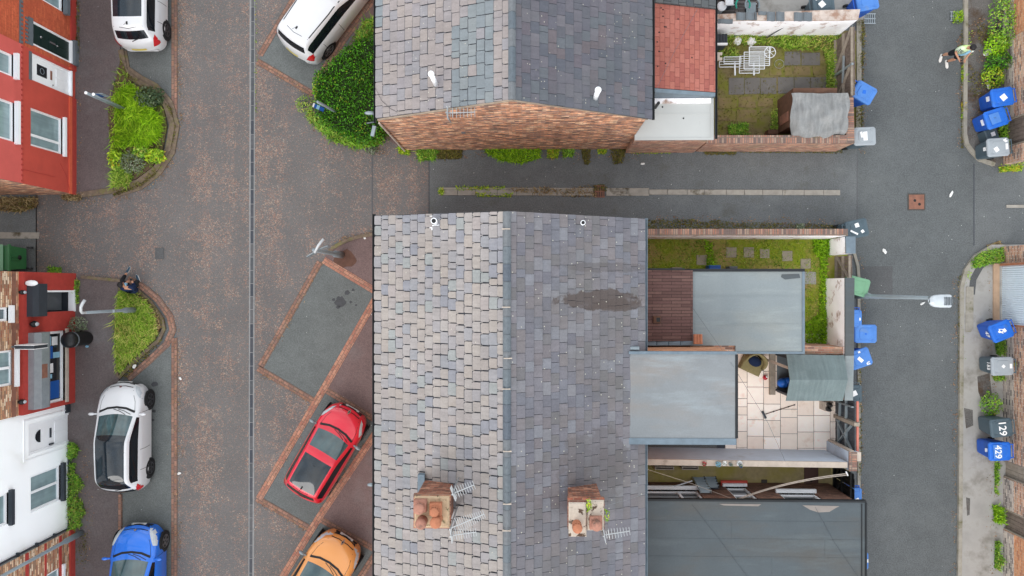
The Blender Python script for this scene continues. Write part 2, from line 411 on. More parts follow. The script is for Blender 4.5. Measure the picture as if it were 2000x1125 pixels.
def tarmac(name, col, fine=.22, patch=.10, dirt=None, specks=.006):
    s = NT(name); c = s.var(col, patch, .45); c = s.var(c, patch*.7, 3.); c = s.var(c, fine*1.3, 26., 3)
    if dirt: c = s.mix(s.rng(s.noise(dirt[1], None, 8, .7), dirt[2], dirt[3]), c, dirt[0])
    c = s.mix(s.rng(s.noise(.5, s.map(s.pos(), loc=(11,5,0)), 7, .68), .52, .74, 0, .3), c, C(132,134,134))
    v = s.voro(9.); h = s.n('ShaderNodeSeparateColor'); s.l(v.outputs['Color'], h.inputs[0])
    m = s.mth('MULTIPLY', s.mth('LESS_THAN', v.outputs['Distance'], .11), s.mth('LESS_THAN', h.outputs[0], specks*8))
    c = s.mix(m, c, C(205,205,200))
    s.bump(s.noise(90., None, 2), .004)
    return s.fin(c, .85, 0., .3)
M_LANE = tarmac('lane_tarmac', C(104,107,109))
M_ALLEY = tarmac('alley_tarmac', C(99,100,101), dirt=(C(84,82,74), 1.2, .55, .8))
M_GROUND = tarmac('ground_tarmac', C(100,101,102))
M_BAY = tarmac('bay_tarmac', C(111,114,114), .2, .12, dirt=(C(74,74,76), .8, .66, .85))
M_PAVE = tarmac('mauve_pavement', C(107,92,90), .16, .10, dirt=(C(92,86,78), 1.3, .6, .85))
M_PAVE2 = tarmac('pink_pavement', C(112,95,93), .16, .10, dirt=(C(98,88,82), 1.3, .6, .85))
M_PATCH = tarmac('patched_tarmac', C(96,97,98), .16, .06)
M_DARKP = tarmac('dirty_verge_tarmac', C(110,107,104), .25, .2, dirt=(C(88,72,58), 1.7, .48, .62))
M_CONC = basic('pale_concrete', C(166,162,156), .9, var=.16, scale=1.1, bump=.004, dirt=(C(120,115,106), 1.1, .50, .70))
M_KERB = basic('kerb_stone', C(170,164,152), .9, var=.18, scale=6., dirt=(C(120,116,90), 3., .5, .68))
M_PAVER = brick('brick_paver', [C(150,112,96), C(166,126,108), C(142,110,98), C(160,120,100), C(152,122,106)], C(104,92,84), .21, .105, .010, 0, .9, off=.5)
M_PAVER2 = brick('bright_brick_paver', [C(190,128,106), C(200,140,116), C(178,118,100), C(186,132,112)], C(128,104,92), .21, .105, .009, 0, .9)
M_MOSSP = basic('mossy_brick', C(126,110,94), .95, var=.3, scale=9., dirt=(C(124,122,70), 3.4, .52, .68))
M_DRAINL = basic('drain_edge', C(150,150,150), .9, var=.15, scale=8.)
M_DRAINB = ramped('drain_sett', [C(84,86,92), C(96,98,102), C(74,78,86), C(104,104,106), C(88,92,96)], .85, .15)
M_CHAN = basic('channel_stone', C(172,166,156), .9, var=.15, scale=5., dirt=(C(96,88,70), 1.6, .56, .66))
M_IRON = basic('cast_iron', C(92,84,78), .7, .3, var=.2, scale=12.)
M_RUST = basic('rusty_cover', C(152,106,88), .9, var=.14, scale=5., dirt=(C(112,84,76), 4., .5, .75))
M_SOIL = basic('dry_soil', C(104,86,66), 1., var=.3, scale=9., bump=.02, dirt=(C(120,122,60), 2., .45, .65))
M_LITTER = basic('paper_litter', C(235,235,232,.9), .8, var=.04)
GREEN = [C(88,126,24), C(112,150,30), C(136,172,44), C(100,140,34), C(150,180,60), C(72,108,26)]
M_GRASS = ramped('lush_grass', [C(70,106,18), C(104,146,18), C(128,168,26), C(146,184,40), C(112,154,24), C(166,194,66), C(84,124,20)], .6, .28, 2.5)
M_GRASS2 = ramped('mixed_grass', [C(80,112,40), C(108,142,50), C(134,162,60), C(156,178,84), C(120,150,54), C(184,178,116), C(92,124,44), C(150,140,84)], .65, .28, 2.5)
M_HEDGE = ramped('hedge_leaf', [C(44,78,18), C(60,104,22), C(78,126,28), C(54,92,20), C(96,146,40), C(40,70,18), C(50,88,20), C(66,112,26), C(34,58,16), C(58,98,24), C(132,130,60), C(84,128,34)], .5, .25, 3.)
M_LEAF = ramped('weed_leaf', [C(58,94,28), C(88,130,34), C(112,152,42), C(132,168,56), C(96,138,42), C(150,170,74), C(72,110,32), C(146,132,70)], .55, .28, 3.)
M_LEAFD = ramped('dark_shrub_leaf', [C(62,84,52), C(78,100,62), C(52,76,46), C(92,112,76), C(110,124,92)], .5, .12)
M_LEAFG = ramped('grey_shrub_leaf', [C(112,128,96), C(128,142,110), C(144,152,128), C(98,118,84), C(160,166,140)], .6, .12)
M_LEAFY = ramped('bright_shrub_leaf', [C(120,160,28), C(146,182,40), C(98,140,26), C(166,194,56), C(178,160,54)], .5, .12)
M_MOSS = ramped('moss_tuft', [C(120,122,48), C(108,96,58), C(132,120,70), C(96,100,44), C(140,134,60), C(92,72,48)], .9, .15)
M_DRY = ramped('dry_weed', [C(172,148,104), C(150,122,82), C(190,168,122), C(132,108,74), C(120,112,60)], .9, .15)
M_TWIG = basic('twig_core', C(52,50,32), 1., var=.3, scale=14.)
BR = [C(150,98,74), C(172,116,88), C(128,84,68), C(186,138,108), C(104,74,64), C(160,104,78), C(142,108,92), C(196,156,128)]
M_BRG = brick('gable_brick', [C(152,96,70), C(178,116,84), C(120,78,62), C(200,150,116), C(96,68,60), C(166,104,76), C(140,100,84), C(188,122,88)], C(134,104,88), dirt=(C(116,96,84), .7, .55, .85), streak=.55)
M_BRW = brick('yard_brick', [C(170,118,96), C(148,104,90), C(186,140,116), C(124,94,86), C(160,120,104), C(196,158,138)], C(150,136,124), dirt=(C(128,116,98), 1.5, .5, .72))
M_COPE = brick('coping_brick', [C(170,122,104), C(146,110,100), C(184,140,120), C(124,104,100), C(158,124,112), C(176,148,132)], C(128,116,106), .25, .075, .012, 0, off=0., dirt=(C(112,106,86), 2.2, .55, .72))
M_COPEX = brick('coping_brick_cross', [C(170,122,104), C(146,110,100), C(184,140,120), C(124,104,100), C(158,124,112), C(176,148,132)], C(128,116,106), .25, .075, .012, rad(90), off=0., dirt=(C(112,106,86), 2.2, .55, .72))
M_BRL = brick('lane_brick', [C(190,140,112), C(172,120,96), C(204,160,132), C(150,108,92), C(184,146,124), C(116,96,90)], C(198,186,172), streak=.2, dirt=(C(170,160,146), .9, .56, .8))
M_BRO = brick('orange_brick', [C(204,134,92), C(190,120,84), C(212,148,108), C(178,114,84)], C(196,166,140))
M_BRD = brick('brown_brick', [C(112,82,70), C(124,92,78), C(98,74,66), C(132,100,84)], C(92,76,68))
M_BRS = brick('shop_brick', [C(196,160,128), C(170,120,94), C(214,186,156), C(150,100,78), C(186,142,108), C(140,112,92), C(222,204,180)], C(150,128,110), .24, .075)
M_RED = basic('red_render', C(182,58,48), .8, var=.07, scale=2., bump=.003, dirt=(C(160,52,46), .8, .58, .8))
M_PINK = basic('lit_red_render', C(196,84,76), .8, var=.06, scale=2.)  # upper storey red, its extra reflected light put into the colour
M_ORNG = brick('painted_orange_brick', [C(176,84,60), C(182,90,64), C(170,80,58)], C(160,74,54), .225, .075, .006)
M_REDT = basic('red_paint', C(158,52,46), .7, var=.1, scale=6.)
M_PLINTH = basic('plinth_paint', C(186,92,66), .8, var=.1, scale=5.)
M_CHB = brick('chimney_brick', [C(160,96,76), C(176,112,88), C(132,80,66), C(190,134,108), C(110,74,64)], C(150,122,104), dirt=(C(110,92,84), 2., .55, .75), streak=.2)
M_FLAG2 = basic('pale_stepping_stone', C(176,166,148), .9, var=.12, scale=4.)
M_WHITE = basic('white_render', C(240,244,248,.9), .7, var=.03, scale=1.5, dirt=(C(208,208,204,.9), 1.3, .56, .80))
M_WPAINT = basic('flaking_white_paint', C(232,232,230,.85), .85, var=.06, scale=3., bump=.006, dirt=(C(160,138,124), 1.9, .53, .66))
M_UPVC = basic('white_plastic', C(242,244,246,.9), .35, var=.02)
M_DGREY = basic('dark_grey_paint', C(62,68,76), .6, var=.1)
M_GREYP = basic('grey_paint', C(112,120,126), .6, var=.1)
M_BLACK = basic('black_plastic', C(28,29,31), .45, var=.1)
M_GUT = basic('black_gutter', C(30,34,38), .5, var=.1)
M_DGREEN = basic('dark_green_door', C(22,44,40), .4, var=.06)
M_PANE = basic('window_glass', C(96,112,118), .05, 0., .8, var=.12, scale=1.5)
def net_mat():
    s = NT('net_curtain_glass'); c = s.var(C(158,184,188), .10, 1.2, 3, s.map(s.pos(), scale=(9., 9., .7))); c = s.var(c, .12, .9)
    c = s.mix(s.rng(s.noise(.8, s.map(s.pos(), loc=(3,1,5)), 3), .5, .62, 0, .35), c, C(96,116,122))
    return s.fin(c, .10, 0., .7)
M_NET = net_mat()
M_DPANE = basic('dark_glass', C(34,40,46), .05, 0., .8, var=.2, scale=2.)
M_STEEL = basic('grey_steel', C(150,162,168), .45, .25, var=.08)
M_GALV = basic('galvanised', C(168,178,184), .4, .35, var=.1, dirt=(C(150,110,80), 3., .68, .74))
M_LEAD = basic('lead_flashing', C(120,136,148), .6, .1, var=.14, scale=5.)
def weather_roof(name, base, warm, pale, dark, rough=.72, sc_=1.):
    s = NT(name); c = s.var(base, .06, 1.2*sc_); p = s.map(s.pos(), scale=(.55, 1.7, 1.))
    c = s.mix(s.rng(s.noise(.55*sc_, p, 6, .62), .46, .72, 0, .8), c, warm)
    c = s.mix(s.rng(s.noise(1.0*sc_, s.map(s.pos(), scale=(.4, 2.2, 1.), loc=(7,3,0)), 8, .7), .52, .74, 0, .7), c, pale)
    c = s.mix(s.rng(s.noise(.7*sc_, s.map(s.pos(), loc=(2,9,0)), 8, .65), .54, .78, 0, .6), c, dark)
    c = s.var(c, .05, 24., 3); s.bump(s.noise(60., None, 3), .003)
    MATS[name] = s.fin(c, rough, 0., .4); return MATS[name]
M_FELT = weather_roof('grey_roof_felt', C(142,150,154), C(150,152,148), C(170,178,178), C(128,138,144), .8, .8)
M_FELT2 = weather_roof('blue_grey_roof', C(148,152,156), C(158,146,138), C(172,182,188), C(126,130,136))
M_FELT3 = weather_roof('dark_roof_felt', C(92,99,106), C(98,92,88), C(110,118,124), C(78,86,94), .65, .9)
M_WROOF = basic('white_flat_roof', C(206,208,208), .6, var=.035, scale=1.2, dirt=(C(180,178,174), 2., .64, .8))
def streaked(name, base, pale, sc_, amt, rough):
    s = NT(name); c = s.var(base, .08, 2.); c = s.var(c, amt, 1., 5, s.map(s.pos(), scale=sc_)); c = s.mix(s.rng(s.noise(2.2, None, 8, .7), .5, .72, 0, .6), c, pale)
    c = s.var(c, .06, 30., 3); s.bump(s.noise(9., None, 5), .012); MATS[name] = s.fin(c, rough, 0., .35); return MATS[name]
M_TARP = streaked('grey_tarpaulin', C(152,156,158), C(190,192,192), (9., 1.4, 1.), .28, .55)
M_COPW = basic('worn_white_coping', C(204,190,180,.85), .9, var=.15, scale=4., dirt=(C(168,136,118), 2.4, .48, .62))
M_SHED = streaked('green_grey_felt', C(118,130,132), C(136,146,148), (12., 1.2, 1.), .14, .9)
M_CREAM = basic('cream_coping', C(206,192,178), .9, var=.12, scale=4., dirt=(C(150,134,120), 2.4, .58, .72))
M_BLUEW = basic('painted_grey_wall', C(150,160,172), .8, var=.08, scale=1.6, dirt=(C(122,124,126), 1., .58, .8))
M_TERRA = basic('terracotta', C(206,134,100), .85, var=.12, scale=7.)
M_TERRA2 = basic('pale_terracotta', C(196,140,120), .85, var=.16, scale=7., dirt=(C(120,96,84), 5., .55, .7))
M_MORT = basic('mortar_flaunching', C(206,192,176), .95, var=.12, scale=6., bump=.01, dirt=(C(92,72,58), 4.2, .56, .61))
M_MORT2 = basic('buff_flaunching', C(204,176,144), .95, var=.14, scale=6., bump=.01, dirt=(C(98,92,62), 4., .58, .66))
M_ALU = basic('aluminium', C(208,212,214), .35, .6, var=.05)
M_OLDW = basic('weathered_wood', C(142,132,120), .95, var=.2, scale=7., bump=.006)
M_OLDD = basic('dark_weathered_wood', C(104,92,84), .95, var=.28, scale=8., bump=.006)
M_BROWNW = basic('brown_stained_wood', C(104,74,58), .85, var=.2, scale=8.)

M_BBLUE = basic('blue_bin_plastic', C(28,102,200), .45, var=.10, scale=4., dirt=(C(70,110,160), 3., .56, .78))
M_BBLUE2 = basic('faded_blue_bin_lid', C(84,142,222), .5, var=.10, scale=4., dirt=(C(120,150,190), 3., .56, .78))
M_BBODY = basic('deep_blue_bin_body', C(22,76,164), .45, var=.12, scale=4., dirt=(C(50,80,124), 3., .55, .75))
M_BGREY = basic('slate_bin_plastic', C(82,100,110), .45, var=.07, scale=4.)
M_BLGREY = basic('pale_grey_bin_lid', C(168,176,182), .45, var=.07, scale=3.)
M_BGREEN = basic('green_bin_plastic', C(58,118,72), .45, var=.08, scale=3.)
M_BGREENL = basic('pale_green_bin_lid', C(126,176,140), .4, var=.12, scale=2.)
M_STICK = basic('white_sticker', C(244,244,244,.9), .5, var=.02)
M_TYRE = basic('tyre_rubber', C(30,30,32), .85, var=.1)
M_RIM = basic('alloy_rim', C(128,130,134), .35, .6, var=.05)
M_RIMD = basic('dark_alloy_rim', C(84,84,88), .4, .6, var=.05)
M_CHROME = basic('chrome', C(210,212,216), .15, .9, var=.02)
M_LAMPW = basic('lamp_glass', C(206,214,220), .12, 0., .8, var=.08)
M_TAIL = basic('red_lamp', C(206,30,40), .2, 0., .7, var=.08, coat=.6)
M_SEAM = basic('panel_gap', C(36,38,40), .7, var=.05)
M_PLATE = basic('number_plate', C(214,216,216), .4, var=.03)
M_PLATEY = basic('yellow_number_plate', C(226,206,92), .4, var=.03)
M_SKIN = basic('skin', C(206,152,122), .55, var=.05)
M_HAIR = basic('black_hair', C(30,26,28), .6, var=.2, scale=30.)
M_NAVY = basic('navy_cloth', C(18,40,78), .85, var=.12, scale=10.)
M_BLKC = basic('black_cloth', C(26,28,34), .9, var=.15, scale=10.)
M_LIME = basic('lime_white_cloth', C(206,236,150,.9), .85, var=.12, scale=3., dirt=(C(232,242,232,.9), 1.5, .45, .62))
M_LBLUE = basic('pale_blue_cloth', C(150,200,226), .85, var=.06)
M_SHOEW = basic('white_shoe', C(236,232,226,.9), .6, var=.05)
M_SHOEB = basic('teal_shoe', C(50,84,104), .6, var=.1)
M_SIGNB = basic('blue_sign', C(26,92,176), .4, var=.04)
M_WFRAME = basic('white_metal', C(232,236,240,.9), .35, var=.04)
M_TEAL = basic('teal_plastic', C(32,160,138), .4, var=.05)
M_RATT = basic('olive_rattan', C(150,140,98), .8, var=.14, scale=12.)
M_REDB = basic('red_plastic', C(196,28,52), .3, var=.05)
M_FLAG = basic('grey_flagstone', C(120,116,112), .9, var=.12, scale=3., dirt=(C(120,116,72), 2., .58, .72))
M_FLAGB = basic('brown_flagstone', C(140,122,86), .95, var=.18, scale=4., dirt=(C(126,120,58), 2., .45, .62))
def moss_floor(name, base, moss, lo, hi, sc_=1.6):
    return basic(name, base, .95, var=.16, scale=5., bump=.008, dirt=(moss, sc_, lo, hi))
M_YARDA = moss_floor('mossy_flags', C(132,118,82), C(124,126,48), .42, .62)
M_LAWN = moss_floor('patchy_lawn', C(154,136,92), C(126,142,36), .38, .58, 1.1)
M_YARDD = moss_floor('algae_concrete', C(132,122,92), C(126,120,56), .40, .66, .8)
def cream_flags():
    s = NT('cream_patio_flags'); c = s.ramp(s.attr(), [(0, C(216,204,192)), (.3, C(208,194,180)), (.6, C(220,209,198)), (.85, C(208,192,178))], True)
    c = s.var(c, .04, 5.); c = s.mix(s.rng(s.noise(1.8, None, 7, .7), .56, .72, 0, .75), c, C(184,156,134))
    return s.fin(c, .8, 0., .3)
M_PATIO = cream_flags()
def wood_planks(name, cols, w=.1, rot=0.):
    return brick(name, cols, C(60,54,50), 2.4, w, .012, rot, .95, var=.25, off=.3, bdist=.01)
M_DECK = wood_planks('grey_deck_boards', [C(104,98,98), C(116,110,108), C(96,92,92)])
M_GATEW = wood_planks('grey_gate_boards', [C(122,110,100), C(106,96,88), C(136,124,112), C(94,84,78)], .12, rad(90))
M_GATEN = wood_planks('brown_gate_boards', [C(128,112,98), C(108,94,84), C(144,130,116), C(96,84,76)], .14, rad(90))
def tiles(name, cols, mortar, w, h, rot=0., m=.008): return brick(name, cols, mortar, w, h, m, rot, .85, var=.1, off=.5, bdist=.02)
M_RTILE = tiles('red_roof_tile', [C(196,104,86), C(204,112,94), C(186,96,82), C(200,108,90)], C(150,76,66), .30, .17, rad(90), .007)
M_BTILE = tiles('brown_roof_tile', [C(112,84,80), C(120,92,86), C(104,78,74)], C(70,54,52), .62, .10, 0, .008)
M_GTILE = tiles('grey_roof_tile', [C(96,100,102), C(106,108,108), C(88,92,96)], C(60,62,64), .33, .26, rad(90), .01)
def slate_mat(name, cols, stain=None, speck=.02, tint=None, calm=.5):
    s = NT(name); n = len(cols); av = [sum(c_[i] for c_ in cols)/n for i in range(3)]
    cols = [tuple(av[i]+(c_[i]-av[i])*calm for i in range(3))+(1.,) for c_ in cols]
    c = s.ramp(s.attr(), [(i/n, k) for i, k in enumerate(cols)], True)
    c = s.var(c, .08, 18.); c = s.var(c, .10, .5); c = s.var(c, .10, 4., 6, s.map(s.pos(), scale=(.35, 2.4, 1)))
    if tint: c = s.mix(s.rng(s.noise(.42, None, 4), .45, .7, 0, .7), c, tint)
    for (cx, cy, rx, ry, col, amt) in (stain or []):
        d = s.n('ShaderNodeVectorMath', operation='LENGTH'); s.l(s.map(s.pos(), scale=(1/rx, 1/ry, 0), loc=(-cx/rx, -cy/ry, 0)), d.inputs[0])
        f = s.mth('SUBTRACT', 1.25, s.mth('ADD', d.outputs['Value'], s.rng(s.noise(3.2, None, 6), .25, .75, -.35, .45)))
        c = s.mix(s.rng(f, 0., .14, 0, amt), c, col)
    v = s.voro(13.); h = s.n('ShaderNodeSeparateColor'); s.l(v.outputs['Color'], h.inputs[0])
    c = s.mix(s.mth('MULTIPLY', s.mth('LESS_THAN', v.outputs['Distance'], .2), s.mth('LESS_THAN', s.mth('ADD', h.outputs[0], s.rng(s.noise(.8), .35, .7, .06, -.1)), speck+.02)), c, C(214,212,196))
    c = s.mix(s.rng(s.noise(1.3, s.map(s.pos(), scale=(1., 1.6, 1.), loc=(4,8,0)), 9, .75), .54, .74, 0, .5), c, tuple(min(1., q*1.28) for q in av)+(1.,))
    s.bump(s.noise(22., None, 5), .008)
    return s.fin(c, .6, 0., .35)
PEND = W(1172, 585, 5.3)
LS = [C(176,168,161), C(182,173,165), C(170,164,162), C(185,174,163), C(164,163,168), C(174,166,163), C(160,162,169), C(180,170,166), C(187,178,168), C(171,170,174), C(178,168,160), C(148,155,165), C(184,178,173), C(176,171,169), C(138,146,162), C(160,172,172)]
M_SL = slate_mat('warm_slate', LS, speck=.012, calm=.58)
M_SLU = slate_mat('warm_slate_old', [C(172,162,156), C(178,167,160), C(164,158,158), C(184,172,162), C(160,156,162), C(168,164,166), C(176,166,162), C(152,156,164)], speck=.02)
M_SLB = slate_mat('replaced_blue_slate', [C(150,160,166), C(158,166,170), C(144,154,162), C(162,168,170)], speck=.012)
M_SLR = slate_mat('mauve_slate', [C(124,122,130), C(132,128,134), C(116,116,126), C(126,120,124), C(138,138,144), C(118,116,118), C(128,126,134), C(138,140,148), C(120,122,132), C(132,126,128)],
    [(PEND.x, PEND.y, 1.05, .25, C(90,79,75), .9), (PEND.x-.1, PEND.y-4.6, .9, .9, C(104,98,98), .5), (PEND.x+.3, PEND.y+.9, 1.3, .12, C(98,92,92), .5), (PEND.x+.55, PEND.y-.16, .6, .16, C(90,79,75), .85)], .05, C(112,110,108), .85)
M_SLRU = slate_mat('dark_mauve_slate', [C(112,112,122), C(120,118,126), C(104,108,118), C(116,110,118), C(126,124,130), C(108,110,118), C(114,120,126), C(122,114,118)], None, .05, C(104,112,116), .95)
M_RIDGE = ramped('ridge_tile', [C(104,114,122), C(112,120,126), C(98,106,116), C(120,124,128)], .7, .14)
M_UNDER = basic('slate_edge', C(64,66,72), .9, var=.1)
M_UNDER2 = basic('dark_slate_edge', C(66,66,72), .9, var=.1)
# ------------------------------------------------------------------ ground
struct('ground', MB().quad((-180,-180,0), (180,-180,0), (180,180,0), (-180,180,0), 0, .5), M_GROUND)
struct('street', MB().sheet(P([(345,-600),(800,-600),(800,270),(838,272),(838,445),(800,445),(800,1700),(345,1700),(345,640),(300,562),(70,562),(70,370),(300,370),(345,250)]), .004), M_STREET)
struct('cross_alley', MB().sheet(P([(838,272),(1674,272),(1674,470),(838,470)]), .004), M_ALLEY)
struct('back_lane', MB().sheet(P([(1674,-600),(1900,-600),(1885,60),(1882,270),(1902,300),(1902,480),(1876,540),(1872,1700),(1674,1700)]), .005), M_LANE)
struct('tarmac_patch', MB().sheet(P([(1679,520),(1743,520),(1743,578),(1679,578)]), .009), M_PATCH)
struct('side_alley', MB().sheet(P([(-200,372),(72,372),(72,545),(-200,545)]), .004), M_ALLEY)
struct('pavement', MB().prism(P([(120,-600),(236,-600),(236,100),(243,142),(225,160),(215,240),(222,374),(152,380),(120,380)]), 0, .06, r=.5), M_PAVE)
struct('pavement', MB().prism(P([(120,544),(236,544),(233,600),(229,728),(236,745),(236,1700),(120,1700)]), 0, .06, r=.5), M_PAVE)
struct('parking_bay', MB().sheet(P([(236,-600),(337,-600),(337,212),(290,168),(243,142),(236,100)]), .008), M_BAY)
struct('parking_bay', MB().sheet(P([(240,745),(330,672),(337,650),(337,1700),(236,1700),(236,745)]), .008), M_BAY)
struct('parking_bay', MB().sheet(P([(508,722),(632,508),(736,570),(736,578),(622,782)]), .008), M_BAY)
struct('parking_bay', MB().sheet(P([(503,972),(628,760),(736,820),(736,842),(618,1032)]), .008), M_BAY)
struct('parking_bay', MB().sheet(P([(552,1125),(622,1012),(740,1075),(700,1125),(600,1300),(450,1300)]), .008), M_BAY)
struct('parking_bay', MB().sheet(P([(503,120),(590,-20),(720,-20),(690,70),(620,190)]), .008), M_BAY)
# mauve paving under the eaves of the corner house
struct('pavement', MB().sheet(P([(640,492),(665,474),(700,462),(735,456),(800,450),(800,612),(632,508)]), .012), M_PAVE2)
struct('pavement', MB().sheet(P([(800,478),(800,858),(628,762),(736,578)]), .012), M_PAVE2)
struct('pavement', MB().sheet(P([(800,740),(800,1116),(620,1012),(736,842)]), .012), M_PAVE2)
struct('pavement', MB().sheet(P([(800,1010),(800,1300),(600,1300),(705,1125),(740,1072)]), .012), M_PAVE2)
struct('pavement', MB().prism(P([(705,35),(800,-60),(800,300),(745,265),(700,280),(640,262),(612,238)]), 0, .03, r=.5), M_PAVE2)
def edging(pts, w=.225, m=None, z=.018, th=.02, name='brick_edging'):
    return struct(name, MB().ribbon(P(pts), w, z, th), m or M_PAVER)
edging([(341,-400),(341,225)]); edging([(341,660),(340,1700)])
edging([(503,120),(612,184)]); edging([(508,108),(590,-30)]); edging([(632,142),(668,80),(712,22),(750,-40)], .3)
edging([(632,508),(740,573)], .25, M_PAVER2, .022)
edging([(625,512),(509,716)], .23, M_PAVER, .020)
edging([(740,572),(640,746),(506,974)], .25, M_PAVER2, .024)
edging([(504,719),(614,784)], .23, M_PAVER, .020)
edging([(634,760),(740,824)], .23, M_PAVER, .021)
edging([(502,973),(606,1033)], .23, M_PAVER, .020)
edging([(740,836),(622,1012),(500,1212)], .25, M_PAVER2, .024)
edging([(626,1014),(740,1077)], .23, M_PAVER, .021)
edging([(740,1072),(690,1148),(620,1262)], .23, M_PAVER, .024)
edging([(640,496),(652,483),(676,470),(702,462),(740,456)], .12, M_MOSSP, .05, .05, 'kerb')
# raised kerbs round the planting beds
edging([(238,98),(246,140),(270,160),(300,176),(326,206),(338,245),(330,292),(306,330),(272,356),(222,372),(160,381)], .2, M_MOSSP, .085, .09, 'kerb')
edging([(244,100),(250,134),(276,152),(306,168),(334,200),(347,246),(338,298),(312,338),(276,366),(224,382)], .17, M_MOSSP, .05, .05, 'kerb')
edging([(160,541),(236,548),(268,565),(296,590),(318,622),(322,642),(312,664),(280,692),(243,728),(234,738)], .11, M_MOSSP, .085, .09, 'kerb')
edging([(250,545),(276,558),(308,584),(332,618),(338,644),(326,672),(290,706),(250,740)], .24, M_PAVER, .03, .03)
edging([(236,560),(232,640),(231,735)], .1, M_MOSSP, .08, .08, 'kerb')
edging([(236,965),(236,1700)], .12, M_PAVER, .07, .07, 'kerb')
edging([(606,226),(618,245),(650,268),(700,284),(745,270)], .12, M_MOSSP, .06, .06, 'kerb')
# long setts channel down the street
mb = MB(); mb.ribbon(P([(494,-500),(490,1600)]), .20, .010, .008); struct('drain_channel', mb, M_DRAINL)
mb = MB(); y = -120.
while y < 1260:
    l = R.uniform(25, 29); a, b = W(494-4*y/1125., y+1.2), W(494-4*y/1125., y+l)
    mb.box((a.x-.052, b.y, .010), (a.x+.052, a.y, .017)); y += l
struct('drain_sett', mb, M_DRAINB)
mb = MB()
for xa, xb in ((857., 1159.), (1184., 1641.)):
    x = xa
    while x < xb-4:
        l = min(R.uniform(34, 46), xb-x); y = 374+2.5*(x-857)/783
        a, b = W(x, y+5.2), W(x+l-.7, y-5.2); mb.cbox((a.x, a.y, .0), (b.x, b.y, .035 if x > 1240 else .02), .008)
        if x < 1240:
            for s_ in (-1, 1): mb.box((a.x, (a.y+b.y)/2+s_*.105-.03, 0), (b.x, (a.y+b.y)/2+s_*.105+.03, .05))
        x += l
struct('alley_channel', mb, M_CHAN)
mb = MB(); mb.box((*W(1965,406).xy, 0), (*W(2100,400).xy, .03)); struct('alley_channel', mb, M_CHAN)
mb = MB(); mb.prism(P([(-60,453),(78,454),(76,466),(-60,466)]), 0, .03); struct('alley_channel', mb, M_CHAN)
# lane edges
edging([(1676,-200),(1677,190),(1675,258)], .16, M_KERB, .05, .05, 'kerb')
edging([(1668,495),(1675,520),(1677,545),(1677,1300)], .10, M_KERB, .04, .04, 'kerb')
edging([(1884,-100),(1884,60),(1882,262),(1886,282),(1898,298),(1912,312),(1940,322)], .13, M_KERB, .10, .1, 'kerb')
edging([(1934,482),(1902,502),(1884,528),(1876,560),(1874,900),(1870,1300)], .13, M_KERB, .10, .1, 'kerb')
struct('verge', MB().prism(P([(1887,-300),(2100,-300),(2100,322),(1940,326),(1912,314),(1898,300),(1888,284),(1884,262)]), 0, .08, r=.5), M_DARKP)
struct('pavement', MB().prism(P([(1934,478),(2100,478),(2100,1500),(1874,1500),(1877,900),(1877,562),(1888,528),(1906,502)]), 0, .08, r=.5), M_CONC)
mb = MB(); mb.prism(P([(1884,560),(1898,560),(1897,640),(1893,648),(1883,648)]), .08, .11); struct('kerb', mb, M_KERB)
mb = MB(); mb.ribbon(P([(1938,502),(1912,520),(1898,545),(1895,575)]), .22, .085); struct('tarmac_strip', mb, M_PATCH)
for pts in ([(1880,796),(1897,800),(1898,830),(1884,836)], [(1884,970),(1892,972),(1891,1004),(1886,1006)], [(1906,735),(1930,728),(1934,770),(1918,790),(1908,765)]):
    struct('tarmac_patch', MB().sheet(P(pts), .0835), M_DARKP)
for pts in ([(727,285),(727,418)], [(838,290),(838,440)], [(1674,300),(1674,440)], [(1902,320),(1902,480)]):
    struct('tarmac_joint', MB().ribbon(P(pts), .03, .0105), M_DRAINB)
# yard floors
struct('yard_floor', MB().sheet(P([(1380,60),(1682,60),(1682,270),(1380,270)]), .012), M_YARDA)
struct('yard_floor', MB().sheet(P([(1380,-200),(1690,-200),(1690,42),(1380,42)]), .02), M_CONC)
struct('deck', MB().prism(P([(1390,-120),(1479,-120),(1479,30),(1390,30)]), 0, .12), M_DECK)
struct('lawn', MB().sheet(P([(1240,458),(1655,458),(1655,690),(1240,690)]), .012), M_LAWN)
struct('yard_floor', MB().sheet(P([(1240,895),(1660,895),(1660,960),(1240,960)]), .012), M_YARDD)
mb = MB(); mb.sheet(P([(1400,660),(1668,660),(1668,890),(1400,890)]), .010, r=.5); struct('yard_base', mb, M_DRAINB)
mb = MB(); colx = [1416,1438,1459,1491,1524,1557,1589,1621,1652]
for i in range(len(colx)-1):
    y = 664-R.uniform(0, 20)
    while y < 890:
        l = 32 if R.random() < .8 else 16
        y1 = min(y+l, 893); a, b = W(colx[i]+.5, y1-.5), W(colx[i+1]-.5, y+.5)
        if b.y-a.y > .05: mb.cbox((a.x, a.y, .0), (b.x, b.y, .03), .004)
        y += l
struct('patio', mb, M_PATIO)
